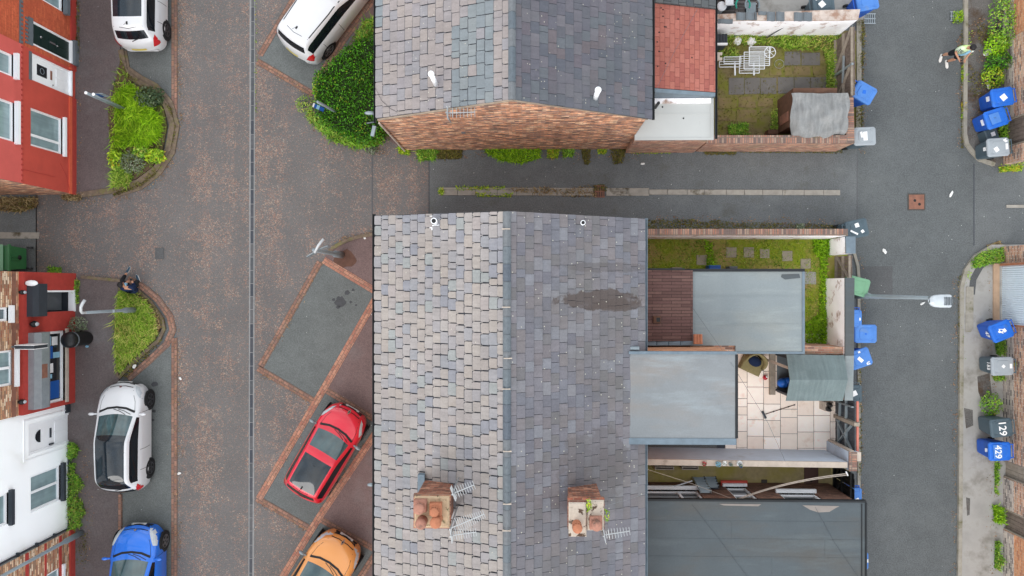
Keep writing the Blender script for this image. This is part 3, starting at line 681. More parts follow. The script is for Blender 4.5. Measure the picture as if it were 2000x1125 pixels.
# ------------------------------------------------------------------ roofs
def slates(mb, Ae, Be, Br, Ar, nc, ln, gap=.010, ch=.02, matfn=None, keep=.985, h_lo=.030, edge=.020, tail_shade=.026):
    Le = (Be-Ae).length; Ls = (Ar-Ae).length; N = (Be-Ae).cross(Ar-Ae).normalized()
    if N.z < 0: N = -N
    def p(u, t, h): return Ae.lerp(Be, u).lerp(Ar.lerp(Br, u), t)+N*h
    mb.quad(p(0,0,-.03), p(1,0,-.03), p(1,1,-.03), p(0,1,-.03), 0)
    mb.quad(p(0,0,.002), p(1,0,.002), p(1,1,.002), p(0,1,.002), 0)
    for i in range(nc):
        t0, t1 = i/nc, min(1., (i+1.18)/nc); u = -(R.random()*.25+(i % 2)*.5)*ln/Le
        while u < 1:
            w = ln/Le*R.uniform(.86, 1.14) if R.random() > .06 else ln/Le*R.uniform(.5, .75)
            a, b = max(0., u), min(1., u+w); u += w
            if b-a < .05/Le: continue
            g = gap*R.uniform(.35, 1.3)/Le/2; cu, ct = ch*R.uniform(.5, 1.4)/Le, ch*R.uniform(.5, 1.4)/Ls
            ta, tb = t0+R.gauss(0, .004)/Ls, t0+R.gauss(0, .004)/Ls
            hl = h_lo*R.uniform(.75, 1.25); hu = .006
            a += g; b -= g; hh = hl-(hl-hu)*.1
            top = [p(a,t1,hu), p(b,t1,hu), p(b,tb+ct,hh), p(b-cu,tb,hl), p(a+cu,ta,hl), p(a,ta+ct,hh)]
            e = edge*R.uniform(.6, 1.3)/Ls; low = [p(a,t1,-.01), p(b,t1,-.01), p(b,tb+ct,.004), p(b-cu*.4,tb-e,.016), p(a+cu*.4,ta-e,.016), p(a,ta+ct,.004)]
            mid = p((a+b)/2, t0, 0); m = 1 if matfn is None else matfn(mid)
            r = R.random(); o = top+low
            mb.add(o, [(0,1,2,3,4,5)], m, r)
            if i and tail_shade:          # shade under each slate tail, painted as a dark strip
                gw = tail_shade*R.uniform(.5, 1.25)/Ls; k0 = .0085+hl*.19; mb.quad(p(a,ta-gw,k0+gw*Ls*.15), p(b,tb-gw,k0+gw*Ls*.15), p(b,tb+.01/Ls,k0), p(a,ta+.01/Ls,k0), 0, r)
            mb.add(o, [(k, (k+1) % 6, 6+(k+1) % 6, 6+k) for k in range(1, 6)], 0, r)
def ridge(mb, a, b, w=.22, step=.46, rr=.10):
    n = int((b-a).length/step); d = (b-a).normalized(); sd = Vector((1,0,0))
    for i in range(n+1):
        p, q = a+d*(i*step), a+d*min((i+1)*step-.008, (b-a).length)
        if (q-p).length < .05: continue
        prof = [(-w/2,-.05),(-w*.36,.025),(-w*.16,.07),(0,.085),(w*.16,.07),(w*.36,.025),(w/2,-.05)]
        lift = .004*(i % 2); r = R.random()
        vs = [p+sd*x+Vector((0,0,z+lift)) for x, z in prof]+[q+sd*x+Vector((0,0,z+lift)) for x, z in prof]
        k = len(prof); mb.add(vs, [(j, j+1, k+j+1, k+j) for j in range(k-1)]+[tuple(range(k)), tuple(range(2*k-1, k-1, -1))], 0, r)
def verge(t, pts, y0, y1, dz=.13):
    mb = MB(); pts = [Vector(p) for p in pts]
    for a, b in zip(pts, pts[1:]):
        q = lambda p, y, z: Vector((p.x, y, p.z+z))
        mb.add([q(a,y0,-dz),q(b,y0,-dz),q(b,y1,-dz),q(a,y1,-dz),q(a,y0,.012),q(b,y0,.012),q(b,y1,.012),q(a,y1,.012)], [(0,1,2,3),(4,5,6,7),(0,1,5,4),(2,3,7,6)])
    mb.build('verge', M_VERGE, t)
M_VERGE = basic('verge_mortar', C(168,150,132), .95, var=.2, scale=6.)
def gutter(mb, a, b, w=.10, h=.07):
    for k, (dx, z0, z1, t) in enumerate(((-w/2, -h, 0, .012), (w/2-.012, -h, 0, .012))):
        mb.box((a.x+dx, min(a.y,b.y), a.z+z0), (a.x+dx+t, max(a.y,b.y), a.z+z1))
    mb.box((a.x-w/2+.012, min(a.y,b.y), a.z-h), (a.x+w/2-.012, max(a.y,b.y), a.z-h+.012))
EZ, RZ = 4.56, 6.67
def house_body(t, xl, xr, yn, ys, xm, mats, bm):
    mb = MB()
    for y in (yn, ys):
        mb.add([(xl,y,0),(xr,y,0),(xr,y,EZ-.06),(xm,y,RZ-.06),(xl,y,EZ-.06)], [(0,1,2,3,4)])
    mb.quad((xl,yn,0),(xl,ys,0),(xl,ys,EZ-.06),(xl,yn,EZ-.06)); mb.quad((xr,yn,0),(xr,ys,0),(xr,ys,EZ-.06),(xr,yn,EZ-.06))
    return mb.build('wall', bm, t)
# ---- the corner terrace at the bottom (slate roof in the middle of the picture)
eL, eR, rg = W(733,421,EZ), W(1259,427,EZ), W(990,412,RZ)
SY = -11.6
t = thing('terraced_house', 'terraced house with warm slate front slope, mauve rear slope and two chimney stacks', 'house', (-.5, -4.5, 0))
LH = t
house_body(t, eL.x+.10, eR.x-.13, rg.y-.10, SY, rg.x, None, M_BRG)
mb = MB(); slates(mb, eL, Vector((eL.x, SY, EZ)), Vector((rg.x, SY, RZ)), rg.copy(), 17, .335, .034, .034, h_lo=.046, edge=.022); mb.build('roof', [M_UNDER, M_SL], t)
mb = MB(); slates(mb, eR, Vector((eR.x, SY, EZ)), Vector((rg.x, SY, RZ)), rg.copy(), 17, .33, .012, .014, None, h_lo=.034, edge=.012, tail_shade=.011); mb.build('roof', [M_UNDER, M_SLR], t)
mb = MB(); ridge(mb, rg+Vector((0,-.02,.03)), Vector((rg.x, SY, RZ+.03))); mb.build('ridge_tile', M_RIDGE, t)
mb = MB(); gutter(mb, Vector((eL.x-.05, eL.y+.05, EZ-.02)), Vector((eL.x-.05, SY, EZ-.02)), .09); mb.build('gutter', M_GUT, t)
mb = MB(); gutter(mb, Vector((eR.x+.05, eR.y+.02, EZ-.02)), Vector((eR.x+.05, SY, EZ-.02)), .08); mb.build('gutter', M_LEAD, t)
# mortar repairs and verge
mb = MB()
for y in (447, 600, 700, 760, 882, 985, 1037): a = W(990+R.uniform(-2,2), y, RZ+.12); mb.box((a.x-.11, a.y-.012, RZ+.02), (a.x+.11, a.y+.012, RZ+.122))
mb.build('ridge_mortar', M_CREAM, t)
def vent(name, label, base, top, r, plate=None, cap=True):
    b = W(*base); v = thing(name, label, 'vent pipe', b); tp = W(*top); tp = Vector((b.x, b.y, tp.z))
    mb = MB(); mb.tube([b-Vector((0,0,.15)), tp], r, 14); mb.build('pipe', M_UPVC, v, True, auto=True)
    mb = MB(); mb.lathe([(r*1.25, tp.z-.06), (r*1.25, tp.z+.01), (r*.9, tp.z+.05), (0.001, tp.z+.06)] if cap else [(r*1.12, tp.z-.05), (r*1.12, tp.z+.01)], (b.x, b.y, 0), 14); mb.build('cap', M_UPVC, v)
    if not cap:
        mb = MB(); mb.lathe([(.001, tp.z+.012), (r*.85, tp.z+.013)], (b.x, b.y, 0), 12); mb.build('opening', M_BLACK, v)
    if plate: plate(v, b)
    return v
def flange(sx, ux, n):
    def f(v, b):
        mb = MB(); sl = .532*sx
        for (dx0, dx1, dy0, dy1) in n:
            z = lambda x: b.z+.05+(sl*x)
            mb.add([(b.x+dx0,b.y+dy0,b.z+.055+sl*dx0),(b.x+dx1,b.y+dy0,b.z+.055+sl*dx1),(b.x+dx1,b.y+dy1,b.z+.055+sl*dx1),(b.x+dx0,b.y+dy1,b.z+.055+sl*dx0),
                    (b.x+dx0,b.y+dy0,b.z+sl*dx0),(b.x+dx1,b.y+dy0,b.z+sl*dx1),(b.x+dx1,b.y+dy1,b.z+sl*dx1),(b.x+dx0,b.y+dy1,b.z+sl*dx0)],
                   [(0,1,2,3),(0,1,5,4),(1,2,6,5),(2,3,7,6),(3,0,4,7)])
        mb.build('flashing', M_UPVC, v)
    return f
vent('vent_pipe', 'short white vent pipe with notched flashing at the verge of the warm slate slope', (851,434,5.55), (848,430,5.95), .075, flange(1, 0, [(-.18,-.06,-.22,.18), (-.06,.12,-.10,.02)]), False)
vent('vent_pipe', 'short white vent pipe with slim upright flashing at the verge of the mauve slate slope', (1137,437,5.45), (1140,432,5.8), .06, flange(-1, 0, [(.07,.13,-.2,.2), (-.1,.07,-.08,.08)]), False)
# ---- the corner terrace at the top
uL, uR, ug = W(735,232,EZ), W(1273,233,EZ), W(1000,195,RZ)
NY = 13.6
t = thing('terraced_house', 'end terrace house with bare brick gable and patch of replaced blue slates', 'house', (-.5, 8, 0)); UH = t
GY = uL.y-.05
house_body(t, uL.x+.03, uR.x-.16, NY, GY, ug.x, None, M_BRG)
pb = [(872,56),(962,-30),(962,196),(872,207)]
blue = [(870,200),(868,72),(884,40),(905,40),(915,10),(935,-20),(962,-40),(962,150),(958,196),(900,206)]
def bl(m):
    # which slates were replaced: patch surveyed on the roof slope
    q = (m.x, m.y); B = [W(a, b, 6.0) for a, b in blue]
    if inside(q, [(v.x, v.y) for v in B]) and R.random() > .04: return 2
    B = [W(a, b, 4.7) for a, b in ((728,-30),(748,-30),(748,52),(728,52))]
    return 2 if inside(q, [(v.x, v.y) for v in B]) else 1
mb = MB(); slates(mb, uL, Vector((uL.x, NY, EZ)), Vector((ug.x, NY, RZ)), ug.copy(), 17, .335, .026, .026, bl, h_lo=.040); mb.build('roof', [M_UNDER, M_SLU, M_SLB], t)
mb = MB(); slates(mb, uR, Vector((uR.x, NY, EZ)), Vector((ug.x, NY, RZ)), ug.copy(), 17, .33, .010, .012, None, h_lo=.030, edge=.010, tail_shade=.010); mb.build('roof', [M_UNDER, M_SLRU], t)
mb = MB(); ridge(mb, ug+Vector((0,.0,.03)), Vector((ug.x, NY, RZ+.03)), .2); mb.build('ridge_tile', M_RIDGE, t)
mb = MB(); gutter(mb, Vector((uL.x-.05, uL.y-.1, EZ-.02)), Vector((uL.x-.05, NY, EZ-.02)), .07); mb.build('gutter', M_GUT, t)
mb = MB(); gutter(mb, Vector((uR.x+.05, uR.y, EZ-.02)), Vector((uR.x+.05, NY, EZ-.02)), .08); mb.build('gutter', M_GUT, t)
mb = MB(); mb.tube([(uL.x+.06, GY-.05, EZ-.1), (uL.x+.06, GY-.05, .1)], .03, 8); mb.build('downpipe', M_CREAM, t)
mb = MB(); b = on_y(905, 259, GY); mb.box((b.x-.06, GY-.012, b.z-.10), (b.x+.06, GY+.02, b.z+.10)); mb.build('air_brick', M_GREYP, t)
verge(t, [uL+Vector((.03,0,0)), ug, uR-Vector((.10,0,0))], GY+.001, uL.y-.003)
vent('vent_pipe', 'tall white vent pipe beside the patch of replaced blue slates', (851,164,5.65), (841,143,6.6), .066)
vent('vent_pipe', 'tall white vent pipe near the rear eave of the brick gable house', (1163,191,5.5), (1175,176,6.3), .07)
# camera and flood light on the gable corner
t = thing('security_camera', 'grey security camera under the eave at the brick gable corner', 'camera', W(733,236,4.1))
a = W(733,238,4.1); mb = MB(); mb.tube([a, a+Vector((-.25,-.05,.05))], .02, 6); mb.build('bracket', M_GREYP, t)
mb = MB(); mb.beam(a+Vector((-.02,-.12,.0)), a+Vector((-.1,-.42,-.05)), .1, .1); mb.build('housing', M_STEEL, t)
t = thing('wall_lamp', 'grey wall lamp at the eave above the hedge', 'lamp', W(726,221,4.3))
a = W(730,224,4.3); mb = MB(); mb.tube([a+Vector((.1,-.03,0)), a+Vector((-.02,0,0))], .02, 6); mb.build('bracket', M_GREYP, t)
mb = MB(); mb.ball(a+Vector((-.12,.05,0)), (.17,.06,.05), 10); mb.build('lamp_head', M_STEEL, t, True)
t = thing('wall_lamp', 'grey wall lamp under the black gutter above the mauve paving', 'lamp', W(724,946,4.2))
a = W(731,948,4.2); mb = MB(); mb.tube([a+Vector((.1,0,0)), a+Vector((-.02,0,0))], .02, 6); mb.build('bracket', M_GREYP, t)
mb = MB(); mb.ball(a+Vector((-.08,.02,0)), (.14,.06,.05), 10); mb.build('lamp_head', M_STEEL, t, True)
# ------------------------------------------------------------------ chimneys
def pot(t, x, y, z0, z1, r, mat, base=None, cren=False, cap=True):
    mb = MB()
    if base: mb.cbox((x-base, y-base, z0-.02), (x+base, y+base, z0+.2), .02)
    mb.lathe([(r*1.08, z0), (r*.92, z0+.1), (r*.88, z1-.12), (r*1.05, z1-.10), (r*1.05, z1), (r*.8, z1)] , (x, y, 0), 18)
    p = mb.build('pot', mat, t, True)
    mb = MB()
    if cren:
        for k in range(12):
            a = 6.283*k/12; mb.box((-.016,r*.9,z1), (.016,r*1.06,z1+.07), M=Matrix.Translation((x,y,0)) @ Matrix.Rotation(a,4,'Z'))
        mb.lathe([(r*1.0, z1+.07), (r*.98, z1+.10), (.001, z1+.12)], (x, y, 0), 18)
    elif cap: mb.lathe([(r*1.12, z1-.02), (r*1.12, z1+.03), (r*.7, z1+.09), (.001, z1+.11)], (x, y, 0), 18)
    if mb.v: mb.build('cowl', mat, p, True)
def chimney(label, pts, z0, zt, capm, brickm):
    x0, x1, y0, y1 = pts; t = thing('chimney_stack', label, 'chimney', ((x0+x1)/2, (y0+y1)/2, z0))
    mb = MB(); mb.box((x0+.06, y0+.06, z0), (x1-.06, y1-.06, zt-.26)); mb.build('stack', brickm, t)
    mb = MB(); mb.cbox((x0+.02, y0+.02, zt-.26), (x1-.02, y1-.02, zt-.17), .01); mb.cbox((x0, y0, zt-.17), (x1, y1, zt-.04), .012); mb.build('corbel', brickm, t)
    return t
zt = 7.12
a, b = W(807,1033,zt), W(880,967,zt)
t = chimney('brick chimney stack with four terracotta pots on buff mortar', (a.x, b.x, a.y, b.y), 5.0, zt, None, M_CHB)
mb = MB(); mb.cbox((a.x+.03, a.y+.03, zt-.05), (b.x-.03, b.y-.03, zt+.03), .05); mb.build('flaunching', M_MORT2, t)
for px, py, h, r, bs, cr, mt in ((817,996,7.62,.125,.155,False,M_TERRA2), (848,1001,7.55,.115,.155,True,M_TERRA), (821,1025,7.5,.13,None,False,M_TERRA2), (850,1023,7.6,.13,None,False,M_TERRA)):
    q = W(px, py, h); pot(t, q.x, q.y, zt+.02, h-.08, r, mt, bs, cr)
mb = MB(); mb.box((a.x-.12, a.y-.05, 5.0), (a.x+.07, b.y+.12, 5.62)); mb.box((a.x, a.y-.3, 5.2), (a.x+.5, a.y+.06, 5.40)); mb.build('flashing', M_LEAD, t)
zt2 = 7.02
a2, b2 = W(1109,1047,zt2), W(1181,974,zt2); xm_ = W(1146,1000,zt2).x; ys_ = W(1146,1036,zt2).y
t = chimney('brick chimney stack with two terracotta pots on cracked white mortar', (a2.x, b2.x, a2.y+.16, b2.y), 4.9, zt2, None, M_CHB)
mb = MB(); mb.cbox((a2.x+.02, a2.y, zt2-.05), (xm_-.01, b2.y-.1, zt2+.06), .03); mb.cbox((xm_+.01, ys_, zt2-.05), (b2.x-.02, b2.y-.04, zt2+.03), .04); mb.build('flaunching', M_MORT, t)
q = W(1128,1033,7.45); pot(t, q.x, q.y, zt2, 7.36, .12, M_TERRA, None, True)
q = W(1166,1029,7.45); pot(t, q.x, q.y, zt2, 7.36, .125, M_TERRA2, .16)
mb = MB(); mb.box((a2.x-.06, a2.y-.02, 5.3), (a2.x+.03, b2.y+.1, 5.75)); mb.build('flashing', M_LEAD, t)
for px, py, z, rx, ry, lab in ((1150,986,7.05,.07,.18,'yellow green weed growing in the mortar joint of the white topped chimney'), (1184,1006,6.3,.12,.18,'bright green weed sprouting from the side of the white topped chimney')):
    mb = MB(); q = W(px, py, z); leafball(mb, q, rx, ry, .14, 60, .07); o = mb.build('chimney_weed', M_LEAFY); tag(o, lab, 'weed')
def aerial(label, p, q, n, el, mast, taper=.3, refl=True):
    p, q = Vector(p), Vector(q); m0 = Vector(mast); t = thing('tv_aerial', label, 'aerial', m0)
    d = (q-p).normalized(); s = Vector((-d.y, d.x, 0)).normalized()
    mb = MB(); mb.tube([m0, Vector((p.x, p.y, p.z+.1))] if (m0.xy-p.xy).length < .05 else [m0, Vector((m0.x, m0.y, p.z-.1)), p+d*.05], .020, 6); mb.build('mast', M_ALU, t)
    mb = MB(); mb.beam(p, q, .022, .022); mb.build('boom', M_ALU, t)
    mb = MB()
    for k in range(n):
        c = p+(q-p)*(.22+.77*k/(n-1)); l = el*(1-taper*k/n); mb.beam(c-s*l/2, c+s*l/2, .013, .010)
    mb.build('element', M_ALU, t)
    if refl:
        mb = MB()
        c = p+(q-p)*.04
        for h in (-.12, -.05, .05, .12): mb.beam(c-s*el*.6+Vector((0,0,h)), c+s*el*.6+Vector((0,0,h)), .018, .012)
        c2 = p+(q-p)*.13
        mb.tube([c2-s*el*.35, c2+s*el*.35, c2+s*el*.35+d*.06, c2-s*el*.35+d*.06], .012, 5)
        mb.build('reflector', M_ALU, t)
    return t
z = 7.5
aerial('tv aerial nearest the four pot chimney top, pointing up and right', W(884,964,z), W(926,947,z), 8, .30, (W(884,964,z).x, W(884,964,z).y, 6.0))
aerial('longest tv aerial beside the four pot chimney, with many close rods', W(879,1032,7.7), W(946,1004,7.7), 14, .38, (W(880,1031,7.7).x, W(880,1031,7.7).y, 6.0), .5, False)
aerial('small level tv aerial below the longest one by the four pot chimney', W(880,1046,7.2), W(930,1039,7.2), 9, .28, (W(882,1044,7.2).x, W(882,1044,7.2).y, 5.9))
aerial('tv aerial below the two pot chimney on the mauve slates', W(1178,1045,7.2), W(1230,1037,7.2), 8, .28, (W(1178,1043,7.2).x, W(1178,1043,7.2).y, 5.6))
g = on_y(876, 226, GY)
aerial('tv aerial fixed to the top of the bare brick gable', W(872,221,6.1), W(928,219,6.1), 7, .28, (W(872,221,6.1).x, W(872,221,6.1).y, 5.0), .1)
# ------------------------------------------------------------------ facade tools
def wall_open(mb, fr, u0, u1, z0, z1, ops, depth=.10, m=0):
    us = sorted(set([u0, u1]+[min(max(v, u0), u1) for o in ops for v in o[:2]])); zs = sorted(set([z0, z1]+[min(max(v, z0), z1) for o in ops for v in o[2:4]]))
    for i in range(len(us)-1):
        for j in range(len(zs)-1):
            cu, cz = (us[i]+us[i+1])/2, (zs[j]+zs[j+1])/2
            if any(o[0] < cu < o[1] and o[2] < cz < o[3] for o in ops): continue
            mb.quad(fr(us[i],zs[j],0), fr(us[i+1],zs[j],0), fr(us[i+1],zs[j+1],0), fr(us[i],zs[j+1],0), m)
    for o in ops:
        a, b, c, d = o[:4]
        if not (u0 <= (a+b)/2 <= u1 and z0 <= (c+d)/2 <= z1): continue
        for (p, q) in (((a,c),(b,c)), ((b,c),(b,d)), ((b,d),(a,d)), ((a,d),(a,c))):
            mb.quad(fr(*p,0), fr(*q,0), fr(*q,-depth), fr(*p,-depth), m)
def fbox(mb, fr, u0, u1, z0, z1, d0, d1, m=0):
    vs = [fr(u,z,d) for d in (d0,d1) for z in (z0,z1) for u in (u0,u1)]
    return mb.add(vs, [(0,1,3,2),(4,5,7,6),(0,1,5,4),(2,3,7,6),(0,2,6,4),(1,3,7,5)], m)
def window(t, fr, o, sill=None, mull=(), pane=None, fw=.07, d=-.08, sp=.10, sh=.10, label=None, fm=None, trans=None):
    a, b, c, e = o[:4]; fm = fm or M_UPVC; mb = MB()
    fbox(mb, fr, a, a+fw, c, e, d-.05, d+.03); fbox(mb, fr, b-fw, b, c, e, d-.05, d+.03)
    fbox(mb, fr, a+fw, b-fw, c, c+fw, d-.05, d+.028); fbox(mb, fr, a+fw, b-fw, e-fw, e, d-.05, d+.028)
    for k in mull: u = a+(b-a)*k; fbox(mb, fr, u-.04, u+.04, c+fw, e-fw, d-.045, d+.026)
    if trans: z = c+(e-c)*trans; fbox(mb, fr, a+fw, b-fw, z-.03, z+.03, d-.045, d+.024)
    w = mb.build('window', fm, t)
    mb = MB(); fbox(mb, fr, a+.02, b-.02, c+.02, e-.02, d-.045, d-.02); mb.build('pane', pane or M_NET, w)
    if sill:
        mb = MB(); fbox(mb, fr, a-.06, b+.06, c-sh, c, d, sp); mb.build('sill', sill, w)
    return w
def oy(px, py0, py1, X): return sorted((on_x(px, py0, X).y, on_x(px, py1, X).y))
def opx(X, pb, pt, py0, py1): return (*oy(pb, py0, py1, X), zx(pb, X), zx(pt, X))
# ------------------------------------------------------------------ red house, top left
X1 = W(151,300).x; frx = lambda X: (lambda u, z, d: Vector((X+d, u, z)))
fr = frx(X1-.04)
XA = X1-.04
yS = W(151,380).y; ySplit = on_x(95,112,XA).y
zb = zx(42, XA)                                   # string course between the storeys
dW = opx(XA, 139, 62, 139, 188); dG = opx(XA, 139, 64, 80, 124); gw = opx(XA, 122, 60, 232, 302)
uw1 = (*oy(22,106,150,XA), zx(24,XA), 4.35); uw2 = (*oy(24,200,277,XA), zx(26,XA), 4.35); nw = opx(XA, 123, 60, -45, 24)
t = thing('red_rendered_house', 'crimson rendered house with white panelled front door and white framed windows', 'house', (X1, yS, 0))
mb = MB(); wall_open(mb, fr, yS, ySplit, 0, zb, [dW, gw]); mb.build('wall', M_RED, t)
mb = MB(); wall_open(mb, frx(XA+.03), yS, ySplit, zb, 4.7, [uw1, uw2], .12); mb.quad(frx(XA)(yS,zb,0), frx(XA)(ySplit,zb,0), frx(XA+.03)(ySplit,zb,0), frx(XA+.03)(yS,zb,0)); mb.build('upper_wall', M_PINK, t)
mb = MB(); fbox(mb, fr, yS-.02, dW[0]-.05, 0, .30, 0, .05); fbox(mb, fr, dW[1]+.05, ySplit, 0, .30, 0, .05); mb.build('plinth', M_REDT, t)
mb = MB(); fbox(mb, fr, yS-.02, dW[0]-.05, .30, .42, 0, .05); fbox(mb, fr, dW[1]+.05, ySplit, .30, .42, 0, .05); mb.build('plinth_band', M_PLINTH, t)
mb = MB(); mb.add([(XA-8,yS,0),(XA,yS,0),(XA,yS,4.7),(XA-4,yS,6.8),(XA-8,yS,4.7)], [(0,1,2,3,4)]); mb.build('side_wall', M_BRG, t)
mb = MB(); mb.add([(XA+.2,yS-.05,4.62),(XA+.2,ySplit,4.62),(XA-4,ySplit,6.9),(XA-4,yS-.05,6.9),(XA-8.2,ySplit,4.62),(XA-8.2,yS-.05,4.62)], [(0,1,2,3),(3,2,4,5)]); mb.build('roof', M_SLR, t)
window(t, fr, gw, M_UPVC, (.30,), M_NET)
window(t, frx(XA+.03), uw1, M_UPVC, (), M_NET, sp=.14); window(t, frx(XA+.03), uw2, M_UPVC, (), M_NET, sp=.14)
def front_door(t, fr, o, leafm, framem, extras=None, d=-.06):
    a, b, c, e = o; mb = MB(); w = .07
    fbox(mb, fr, a, a+w, c, e, d-.06, d+.03); fbox(mb, fr, b-w, b, c, e, d-.06, d+.03); fbox(mb, fr, a+w, b-w, e-w, e, d-.06, d+.03); fbox(mb, fr, a, b, c-.02, c+.04, d-.06, .04)
    dr = mb.build('door', framem, t); mb = MB(); fbox(mb, fr, a+w, b-w, c+.04, e-w, d-.05, d)
    for (u, v, z, y) in ((.12,.46,.06,.36),(.54,.88,.06,.36)):
        fbox(mb, fr, a+w+(b-a-2*w)*u, a+w+(b-a-2*w)*v, c+(e-c)*z, c+(e-c)*y, d, d+.015)
    mb.build('leaf', leafm, dr)
    if extras: extras(dr, fr, a+w, b-w, c, e, d)
    return dr
def white_door_bits(dr, fr, a, b, c, e, d):
    mb = MB(); u = (a+b)/2; w = b-a; mb2 = MB()
    fbox(mb, fr, u-w*.24, u+w*.24, c+(e-c)*.60, c+(e-c)*.84, d, d+.012); mb.build('pane', M_DPANE, dr)
    mb = MB(); fbox(mb, fr, u-w*.2, u+w*.2, c+(e-c)*.47, c+(e-c)*.51, d, d+.02); mb.build('letterbox', M_RUST, dr)
    mb = MB(); mb.tube([fr(u+w*.02*math.cos(k), c+(e-c)*.72+.09*math.sin(k), d+.016) if 0 else fr(u+w*.13*math.cos(k*.5236), c+(e-c)*.72+w*.13*math.sin(k*.5236), d+.016) for k in range(13)], .008, 5); mb.build('leaded_pattern', M_STEEL, dr)
    mb = MB(); mb.ball(fr(a+.06, c+(e-c)*.46, d+.03), .03, 8); mb.build('handle', M_CHROME, dr)
front_door(t, fr, dW, M_UPVC, M_UPVC, white_door_bits)
mb = MB(); fbox(mb, fr, dW[0]-.02, dW[1]+.02, dW[3], dW[3]+.14, -.01, .012); mb.build('lintel', M_GREYP, t)
mb = MB()
for k in range(26): u = yS+.05+(ySplit-yS)*k/26; fbox(mb, frx(XA+.03), u, u+.06, zb-.02, zb+.05, 0, .02)
mb.build('string_course', M_REDT, t)
mb = MB(); q = on_x(40, 330, XA); mb.tube([fr(q.y, zb+.1, .02), fr(q.y, 1.2, .02)], .006, 5); mb.tube([fr(on_x(120,303,XA).y-.3, .9, .012), fr(on_x(126,310,XA).y-.6, .55, .012), fr(yS+.1, .45, .06)], .007, 5); mb.build('cable', M_REDT, t)
# neighbour
t = thing('orange_brick_house', 'orange painted brick house with dark green front door and grey dentil trim', 'house', (X1, ySplit, 0))
yN = 12.5
mb = MB(); wall_open(mb, fr, ySplit, yN, 0, zb, [dG, nw]); wall_open(mb, fr, ySplit, yN, zb, 4.7, []); mb.build('wall', M_ORNG, t)
mb = MB(); fbox(mb, fr, ySplit, dG[0]-.04, 0, .34, 0, .05); fbox(mb, fr, dG[1]+.04, yN, 0, .34, 0, .05); mb.build('plinth', M_REDT, t)
mb = MB(); mb.add([(XA+.2,ySplit,4.62),(XA+.2,yN,4.62),(XA-4,yN,6.9),(XA-4,ySplit,6.9),(XA-8.2,yN,4.62),(XA-8.2,ySplit,4.62)], [(0,1,2,3),(3,2,4,5)]); mb.build('roof', M_SLR, t)
def green_door_bits(dr, fr, a, b, c, e, d):
    mb = MB(); u = (a+b)/2; w = b-a
    for z in (.42, .62): fbox(mb, fr, u-w*.38, u-w*.06, c+(e-c)*z, c+(e-c)*(z+.14), d, d+.012); fbox(mb, fr, u+w*.06, u+w*.38, c+(e-c)*z, c+(e-c)*(z+.14), d, d+.012)
    mb.build('panel', M_DGREEN, dr)
    mb = MB(); mb.ball(fr(u, c+(e-c)*.78, d+.03), .04, 8); fbox(mb, fr, u-.03, u+.03, c+(e-c)*.40, c+(e-c)*.54, d, d+.03); mb.ball(fr(u-.02, c+(e-c)*.36, d+.03), .035, 8); mb.build('handle', M_CHROME, dr)
front_door(t, fr, dG, M_DGREEN, M_UPVC, green_door_bits)
mb = MB(); fbox(mb, fr, dG[0]-.04, dG[1]+.04, 0, dG[2]-.02, 0, .14); mb.build('doorstep', M_GREYP, t)
mb = MB(); fbox(mb, fr, dG[0]-.05, dG[1]+.05, dG[3], dG[3]+.22, 0, .02)
for k in range(7): u = dG[0]-.02+(dG[1]-dG[0]-.02)*k/6; fbox(mb, fr, u-.035, u+.035, dG[3]+.22, dG[3]+.36, 0, .025)
mb.build('lintel', M_GREYP, t)
mb = MB()
for k in range(46): u = ySplit+.03+.145*k; fbox(mb, fr, u, u+.085, zb-.04, zb+.07, 0, .03)
fbox(mb, fr, ySplit, yN, zb+.07, zb+.11, 0, .035); mb.build('string_course', M_GREYP, t)
window(t, fr, nw, M_GREYP, (.5,), M_NET, sp=.16, sh=.16)
# ------------------------------------------------------------------ shop, white house, brick house lower left
X2 = W(149,660).x; XB = X2-.14; fr = frx(X2); frb = frx(XB)
yN = W(149,534).y; yS2 = on_x(139,788,X2).y
zf = zx(45, X2)                                  # top of the shop front
sd_ = opx(X2, 146, 79, 567, 607); sw = opx(X2, 127, 84, 645, 782)
u1 = (*oy(14,600,627,XB), zx(16,XB), 4.3); u2 = (*oy(24,683,752,XB), zx(26,XB), 4.3)
t = thing('corner_shop', 'brick corner shop with red painted front, dark open doorway and poster window', 'shop', (X2, (yN+yS2)/2, 0))
mb = MB(); wall_open(mb, fr, yS2, yN, 0, zf, [sd_, sw], .14); mb.quad(fr(yS2,zf,0), fr(yN,zf,0), frb(yN,zf,0), frb(yS2,zf,0)); mb.quad(fr(yN,0,0), fr(yN,zf,0), fr(yN,zf,-.5), fr(yN,0,-.5)); mb.build('shop_front', M_REDT, t)
mb = MB(); wall_open(mb, frb, yS2, yN, zf-.05, 4.7, [u1, u2]); mb.add([(XB-8,yN,0),(XB,yN,0),(XB,yN,4.7),(XB-4,yN,6.8),(XB-8,yN,4.7)], [(0,1,2,3,4)]); mb.build('wall', M_BRS, t)
mb = MB(); fbox(mb, frb, yS2, yN, zx(27,XB)-.05, zx(27,XB)+.10, 0, .03); fbox(mb, frb, u1[0]-.3, u1[0]-.1, zf, zx(27,XB)-.05, 0, .02); mb.build('red_band', M_RUST, t)
mb = MB(); mb.add([(XB+.2,yS2,4.62),(XB+.2,yN+.05,4.62),(XB-4,yN+.05,6.9),(XB-4,yS2,6.9),(XB-8.2,yN+.05,4.62),(XB-8.2,yS2,4.62)], [(0,1,2,3),(3,2,4,5)]); mb.build('roof', M_SLR, t)
window(t, frb, u1, M_UPVC, (), M_PANE, sp=.14); window(t, frb, u2, M_UPVC, (.5,), M_NET, sp=.14)
